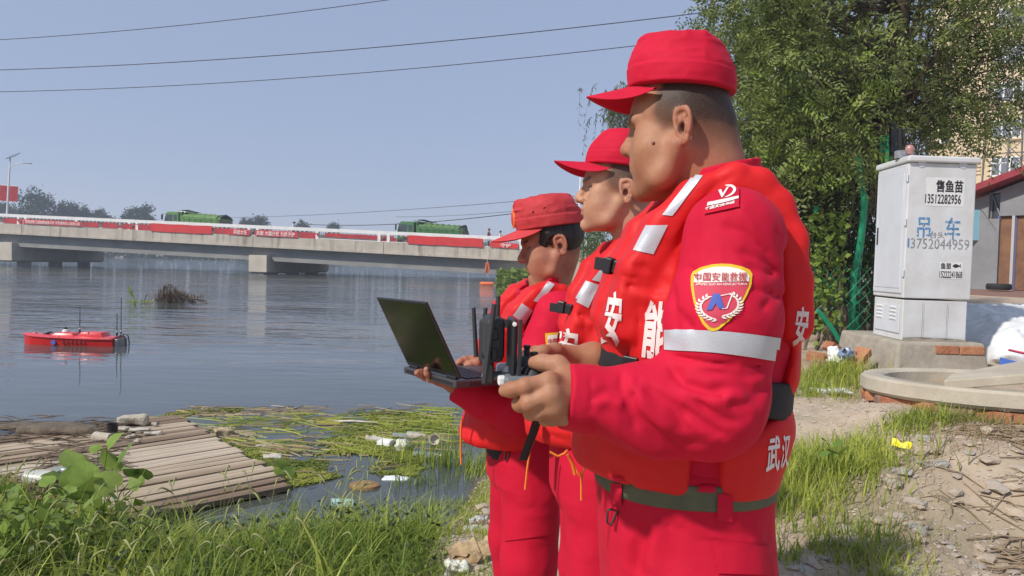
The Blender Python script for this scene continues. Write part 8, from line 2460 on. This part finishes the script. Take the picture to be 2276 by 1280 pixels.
D=unit(g.normal(size=C.shape)+np.array([0,-.4,.1]));L=g.uniform(.035,.085,len(C));N=unit(np.array([-.3,-.4,1])+g.normal(size=C.shape)*.5);N=unit(N-(N*D).sum(1,keepdims=True)*D)
V,Q=leaf_quads(C,D,N,L,L*.8);tag(leaf_obj('leafy_weeds',V,Q,np.repeat(g.uniform(0,1,len(C)),5),M_LEAF_LIGHT),kind='stuff')
# broad-leaved plants at the left: every big leaf a part
def big_leaf(size,seed):
 q_=np.random.default_rng(seed);out=[(0,-.02),(.25,-.12),(.46,.05),(.50,.30),(.40,.52),(.22,.72),(0,.95),(-.22,.72),(-.40,.52),(-.50,.30),(-.46,.05),(-.25,-.12)]
 V=[(0,.28,.04)]+[(x*size,y*size,(.10*abs(x)-.18*(y-.3)**2+q_.normal()*.02)*size)for x,y in out];V[0]=(0,.28*size,.02*size)
 return V,[(0,1+i,1+(i+1)%12)for i in range(12)]
M_BROAD=[mat('broad_leaf',c,rough=.55,col2=c2,vscale=16,bump=.25,bscale=60,spec=.3)for c,c2 in(((.27,.38,.065),(.19,.29,.05)),((.36,.46,.10),(.27,.37,.075)),((.18,.28,.05),(.13,.21,.04)))]
for m_ in M_BROAD:
 t=m_.node_tree;b=t.nodes['Principled BSDF'];tr=t.nodes.new('ShaderNodeBsdfTranslucent');ms=t.nodes.new('ShaderNodeMixShader');ms.inputs[0].default_value=.3
 t.links.new(b.inputs['Base Color'].links[0].from_socket,tr.inputs[0]);t.links.new(b.outputs[0],ms.inputs[1]);t.links.new(tr.outputs[0],ms.inputs[2]);t.links.new(ms.outputs[0],t.nodes['Material Output'].inputs[0])
def broad_plant(px,py,d,leaves,label):
 b=P(px,py,d);b=Vector((b.x,b.y,land_z(b.x,b.y)));root=empty('broad_leaf_plant',b);tag(root,label,'plant');st_=MB();tops=[]
 for(lx,ly,s)in leaves:
  e=P(lx,ly,d+g.normal()*.10)-b;e0=Vector((e.x*.1,e.y*.1,0));st_.tube([e0,e*.6+Vector((0,0,.05)),e],[.004,.0035,.002],5);tops.append((e,s))
 st_.build('stems',M_BROAD[2],root,smooth=True)
 for i,(e,s)in enumerate(tops):
  V,F=big_leaf(s,i+int(px));me=bpy.data.meshes.new('leaf');me.from_pydata(V,[],F);me.polygons.foreach_set('use_smooth',np.ones(12,dtype=bool))
  o=link('leaf',me,M_BROAD[int(g.choice([0,0,1,2]))],root,e);o.rotation_euler=(g.uniform(.25,1.2),g.normal()*.35,g.uniform(-1.2,1.2)+math.pi*(g.random()<.5))
sc_=lambda px,d:px/FPX*d
broad_plant(215,1080,4.3,[(165,1035,.16),(205,1045,.15),(225,1068,.18),(250,1040,.16),(190,1070,.16),(265,1025,.14),(215,1095,.17),(160,1080,.15),(240,990,.11),(218,1000,.07),(185,1105,.16),(255,1085,.15),(140,1060,.13),(300,1055,.10),(318,1062,.11),(310,1080,.10)],'light green broad-leaved plant rising over the raft edge above the grass')
broad_plant(60,1170,3.9,[(35,1100,.10),(25,1105,.09),(60,1165,.20),(72,1180,.16),(30,1180,.14),(95,1140,.12),(110,1075,.08),(42,1150,.09),(85,1195,.10)],'low broad-leaved plant with one large leaf at the left edge')
broad_plant(130,1130,4.1,[(120,1085,.10),(150,1105,.11),(135,1120,.10),(175,1110,.10),(105,1110,.08)],'middle broad-leaved plant between the raft plant and the edge one')
broad_plant(640,1060,5.3,[(630,1040,.09),(640,1052,.08),(622,1052,.07),(650,1060,.07)],'small upright plant at the corner of the raft')
# reeds standing in the inlet and thin grass on the shore slope
def tuft(name,px,py,z,n,rx,ry,hmin,hmax,w,m,label,seed,bend=.6,cat='grass tuft',group=None):
 b=PZ(px,py,z);b.z=max(land_z(b.x,b.y),0 if z<=0 else-9);q_=np.random.default_rng(seed)
 B=np.stack([q_.normal(size=n)*rx,q_.normal(size=n)*ry,np.zeros(n)],1);zz=land_h(B[:,0]+b.x,B[:,1]+b.y)-b.z;B[:,2]=np.maximum(zz,-b.z)-.01
 V,Q,k=blades(B,q_.uniform(hmin,hmax,n),q_.uniform(.6,1.3,n)*w,q_,bend=bend,seg=4)
 o=leaf_obj(name,V,Q,np.repeat(q_.uniform(0,1,n),k),m,None,b);return tag(o,label,cat,group,'stuff' if cat=='grass tuft' else None)
tuft('reed_tuft',950,1030,0,130,.22,.10,.12,.34,.010,M_GRASS,'reeds standing in the inlet right of the swollen bag',3,.5,'reeds')
tuft('reed_tuft',1010,1040,0,60,.12,.08,.12,.30,.010,M_G2,'thin reeds right of the inlet clump, by the orange cord',4,.5,'reeds')
tuft('reed_tuft',930,1078,0,40,.12,.05,.10,.24,.010,M_G2,'dark drooping reeds reaching into the pool',5,1.1,'reeds')
tuft('weed_tuft',1068,965,.03,160,.14,.12,.05,.16,.012,M_G2,'dark green weeds at the water beside the far man\'s belt',6,.8)
tuft('weed_tuft',1075,1030,.06,150,.10,.16,.06,.18,.009,M_GRASS,'bright grass below the dark weeds at the far man\'s hip',7,.7)
tuft('weed_tuft',955,1125,.02,110,.14,.07,.03,.09,.009,M_GRASS,'small grass cushion at the edge of the dark pool',8,.8)
tuft('weed_tuft',1010,1100,.08,80,.12,.06,.03,.10,.008,M_GRASS,'thin grass on the soil slope above the pool',9,.8)
SL=[(-.62,4.4),(-.30,5.0),(-.15,5.8),(-.02,6.6),(.25,6.4),(.15,4.5),(.02,3.2),(-.1,2.9),(-.3,2.9),(-.35,3.6)]
Xq=rw(9000,SL);f_=fbm(np.stack([Xq[:,0],Xq[:,1],0*Xq[:,0]],1),3.0,3,21);dd_=shore_dist(Xq[:,0],Xq[:,1],SHORE)
Xq=Xq[(f_>.12)&(dd_>.02)]
grass('short_grass',Xq,.02,.08,.0055,M_GRASS,.8,3)
# grass on the right-hand soil, in tufts
def patch_grass(name,spots,m,hmin,hmax,w,bend=.7):
 Bs=[]
 for(px,py,d,rx,ry,n)in spots:
  c=P(px,py,d);a=g.normal(size=(n,2))*np.array([rx,ry]);Bs.append(a+np.array([c.x,c.y]))
 return grass(name,np.concatenate(Bs),hmin,hmax,w,m,bend)
patch_grass('weedy_grass',[(1850,1010,3.75,.20,.16,640),(1790,1030,3.5,.10,.14,300),(1905,1030,3.7,.11,.09,260),(1760,1075,3.35,.08,.10,180)],M_GRASS,.10,.24,.0070)
patch_grass('weedy_grass',[(1850,1025,3.70,.17,.15,420),(1930,1130,3.1,.10,.08,110)],M_G2,.08,.18,.0075)
patch_grass('weedy_grass',[(2030,980,4.05,.13,.08,260),(2110,985,4.1,.15,.06,220),(2230,1005,4.0,.14,.05,110),(2040,955,4.15,.10,.06,160)],M_GRASS,.05,.15,.0075,1.0)
patch_grass('weedy_grass',[(1850,1135,3.05,.11,.09,260),(1925,1195,2.9,.11,.08,300),(1985,1262,2.72,.09,.03,110),(1755,1205,2.85,.05,.05,90)],M_GRASS,.04,.12,.0058,1.1)
patch_grass('weedy_grass',[(1830,840,5.6,.16,.14,520),(1880,830,5.6,.10,.12,300),(1815,880,5.2,.10,.1,220)],M_GRASS,.06,.20,.007,.8)
patch_grass('dry_grass',[(1850,1060,3.6,.3,.3,420),(2200,1010,4.0,.3,.12,420),(1950,1180,3.0,.2,.2,260),(2150,1060,3.7,.3,.1,180)],M_GRASS_DRY,.05,.16,.0035,1.2)
Xb=rw(2600,[(.55,2.4),(1.6,2.5),(2.6,4.4),(2.2,5.6),(1.7,5.7),(.9,4.0)]);Xb=Xb[fbm(np.stack([Xb[:,0],Xb[:,1],0*Xb[:,0]],1),2.4,3,5)>.45]
grass('short_grass',Xb,.015,.06,.005,M_GRASS,.9,3)
# broad weed in the right tuft
broad_plant(1850,1020,3.6,[(1840,985,.05),(1862,990,.05),(1850,1005,.06),(1870,1010,.05),(1835,1012,.045),(1880,1000,.04)],'jagged leafy weed among the tufts beside the nearest man\'s back')
# stones: pieces of the ground
M_STONE=[mat('dusty_stone',c,rough=.95,col2=c2,vscale=9,bump=.5,bscale=40,spec=.2)for c,c2 in(((.56,.46,.36),(.44,.36,.27)),((.52,.45,.37),(.40,.34,.27)),((.48,.45,.40),(.37,.345,.30)),((.60,.49,.375),(.48,.38,.28)))]
protos=[]
for i in range(9):
 q_=np.random.default_rng(i+200);bm=bmesh.new();bmesh.ops.create_icosphere(bm,subdivisions=1,radius=1)
 for v in bm.verts:
  v.co*=1+q_.normal()*.12;v.co.z*=.8
  for k in range(3):v.co[k]=max(-.88,min(.88,v.co[k]))
 me=bpy.data.meshes.new('stone');bm.to_mesh(me);bm.free();me.materials.append(M_STONE[i%4]);protos.append(me)
def stones(n,poly,smin,smax,flat=.5):
 X=rw(n,poly);X=X[keep_off(X,.2)];z=land_h(X[:,0],X[:,1])
 for(x,y),zz in zip(X,z):
  if zz<-.01:continue
  s=smin+(smax-smin)*g.random()**2.2
  o=bpy.data.objects.new('stone',protos[int(g.integers(9))]);COL.objects.link(o);o.parent=ground
  o.location=(x,y,zz+s*.08);o.scale=(s*g.uniform(.7,1.35),s*g.uniform(.6,1.1),s*flat*g.uniform(.5,1.1));o.rotation_euler=(g.normal()*.15,g.normal()*.15,g.uniform(0,6.28))
stones(195,[(.95,2.45),(2.05,2.6),(2.5,3.7),(2.0,3.9),(1.5,3.2),(1.0,2.8)],.012,.072,.5)
stones(70,[(1.0,3.6),(2.4,3.6),(2.6,4.3),(2.0,4.6),(1.4,4.6)],.012,.045)
stones(45,[(-.30,3.1),(.05,3.1),(.12,4.6),(-.05,5.2),(-.3,4.6)],.015,.07)
# pebbly grit between them
nG=9000;Xg=np.concatenate([rw(6500,[(.6,2.3),(2.2,2.4),(2.8,4.3),(2.0,5.6),(1.2,4.6)]),rw(2500,[(-.45,2.9),(.1,2.9),(.3,6.0),(-.1,6.2),(-.4,4.6)])])
Xg=Xg[keep_off(Xg,.15)];z=land_h(Xg[:,0],Xg[:,1]);k=z>0;Xg,z=Xg[k],z[k];n=len(Xg);s=.003+.010*g.random(n)**3
oc=np.array([(1,0,0),(0,1,0),(-1,0,0),(0,-1,0),(0,0,.7)],dtype=float);a=g.uniform(0,6.28,n);sx=s*g.uniform(.6,1.4,n)
V=np.stack([np.stack([Xg[:,0]+(p[0]*np.cos(a)*s-p[1]*np.sin(a)*sx),Xg[:,1]+(p[0]*np.sin(a)*s+p[1]*np.cos(a)*sx),z+p[2]*s*g.uniform(.6,1.2,n)+.001],1)for p in oc],1).reshape(-1,3)
T=np.concatenate([np.arange(n)[:,None]*5+np.array([[i,(i+1)%4,4]])for i in range(4)])
me=fast_mesh('grit',V,None,T,smooth=False);tag(link('grit',me,M_STONE[1]),kind='stuff')
# dry stalks and fibre bundles on the soil
def litter_sticks(name,spots,m,label,thick,seed,cat='dry stalks',kind=None):
 q_=np.random.default_rng(seed);mb=MB()
 for(px,py,d,L_,a,n,sp_)in spots:
  c=P(px,py,d)
  for _ in range(n):
   x,y=c.x+q_.normal()*sp_,c.y+q_.normal()*sp_*.5;aa=a+q_.normal()*.35;l2=L_*q_.uniform(.4,1.1)
   x1,y1=x+math.cos(aa)*l2,y+math.sin(aa)*l2;xm,ym=(x+x1)/2+q_.normal()*.02,(y+y1)/2+q_.normal()*.02
   r_=thick*q_.uniform(.5,1.4);mb.tube([(x,y,land_z(x,y)+r_+.003),(xm,ym,land_z(xm,ym)+r_+.012),(x1,y1,land_z(x1,y1)+r_+.003)],[r_*.7,r_,r_*.5],5)
 o=mb.build(name,m,None,smooth=True);return tag(o,label,cat,None,kind)
M_FIB=mat('dry_fibre',(.34,.25,.16),rough=.9,col2=(.22,.16,.10),vscale=30)
litter_sticks('dry_stalks',[(2150,1010,3.8,.22,-.4,34,.08),(2200,1030,3.75,.28,-.5,30,.10)],M_FIB,'arched bundle of dry fibrous stalks on the soil at the right',.0035,5)
litter_sticks('dry_stalks',[(2230,1180,3.05,.30,.05,26,.10),(2270,1190,3.0,.30,.1,16,.1)],M_FIB,'flat dry stalks lying at the right edge, low in the picture',.004,6)
litter_sticks('dry_stalks',[(2200,960,4.2,.30,.1,46,.22)],M_MUD,'dark straw scattered before the well ring',.003,7)
litter_sticks('dry_stalks',[(1060,1110,4.5,.22,.9,60,.10)],M_FIB,'heap of dry stalks on the bank beside the far man\'s thigh',.0035,8)
litter_sticks('dry_stalks',[(2150,1095,3.4,.25,-.5,14,.15)],M_FIB,'few loose stalks on the stony soil below the yellow wrapper',.003,9)
c=P(1045,1258,3.6)
for i,(dx,dy,rz,L_,lab)in enumerate(((0,0,.55,.20,'largest piece of pale split bark at the far man\'s feet'),(.05,.03,.75,.16,'narrow piece of split bark beside the largest one'),(-.04,.02,.3,.14,'short piece of split bark nearest the meadow'))):
 x,y=c.x+dx,c.y+dy;V,F=[],[]
 for k in range(7):
  for j in range(5):V.append((L_*(k/6-.5),.028*(j-2)*(1+.2*math.sin(k*2+i)),.020-.010*(j-2)**2*.5+.006*math.sin(k*1.7+j)))
 for k in range(6):
  for j in range(4):a_=k*5+j;F.append((a_,a_+5,a_+6,a_+1))
 me=bpy.data.meshes.new('bark_piece');me.from_pydata(V,[],F);o=link('bark_piece',me,mat('pale_bark',(.50,.36,.20),rough=.9,col2=(.34,.23,.12),vscale=14,stretch=(.3,2,2),bump=.5,bscale=40),None,(x,y,land_z(x,y)+.035+i*.012));o.rotation_euler=(.15,-.2,rz);md=o.modifiers.new('thick','SOLIDIFY');md.thickness=.008;tag(o,lab,'bark','pieces of split bark')
c=P(1015,1270,3.5);lump('bag',Vector((c.x,c.y,land_z(c.x,c.y))),(.09,.07,.05),M_BAG,'scrap of clear plastic beside the split bark','bag',71,.5,.5)
for i,(px,py,d,s,lab)in enumerate(((1062,1092,4.6,.07,'white scrap on the dry stalks by the far man\'s thigh'),(1075,1100,4.55,.05,'smaller white scrap right beside the first one on the dry stalks'),(1045,1138,4.35,.07,'clear plastic cup crushed on the slope'))):
 c=P(px,py,d);lump('litter',Vector((c.x,c.y,land_z(c.x,c.y))),(s,s*.7,s*.5),M_PLASTIC,lab,'litter',80+i,.5,.5)
c=P(1060,1136,4.35);o=MB().tube([(-.05,0,.012),(.05,.01,.02)],.012,8).build('scrap',mat('green_scrap',(.10,.32,.20),rough=.5),None,(c.x,c.y,land_z(c.x,c.y)));tag(o,'green plastic scrap beside the crushed cup','litter')
haze(0.0014)
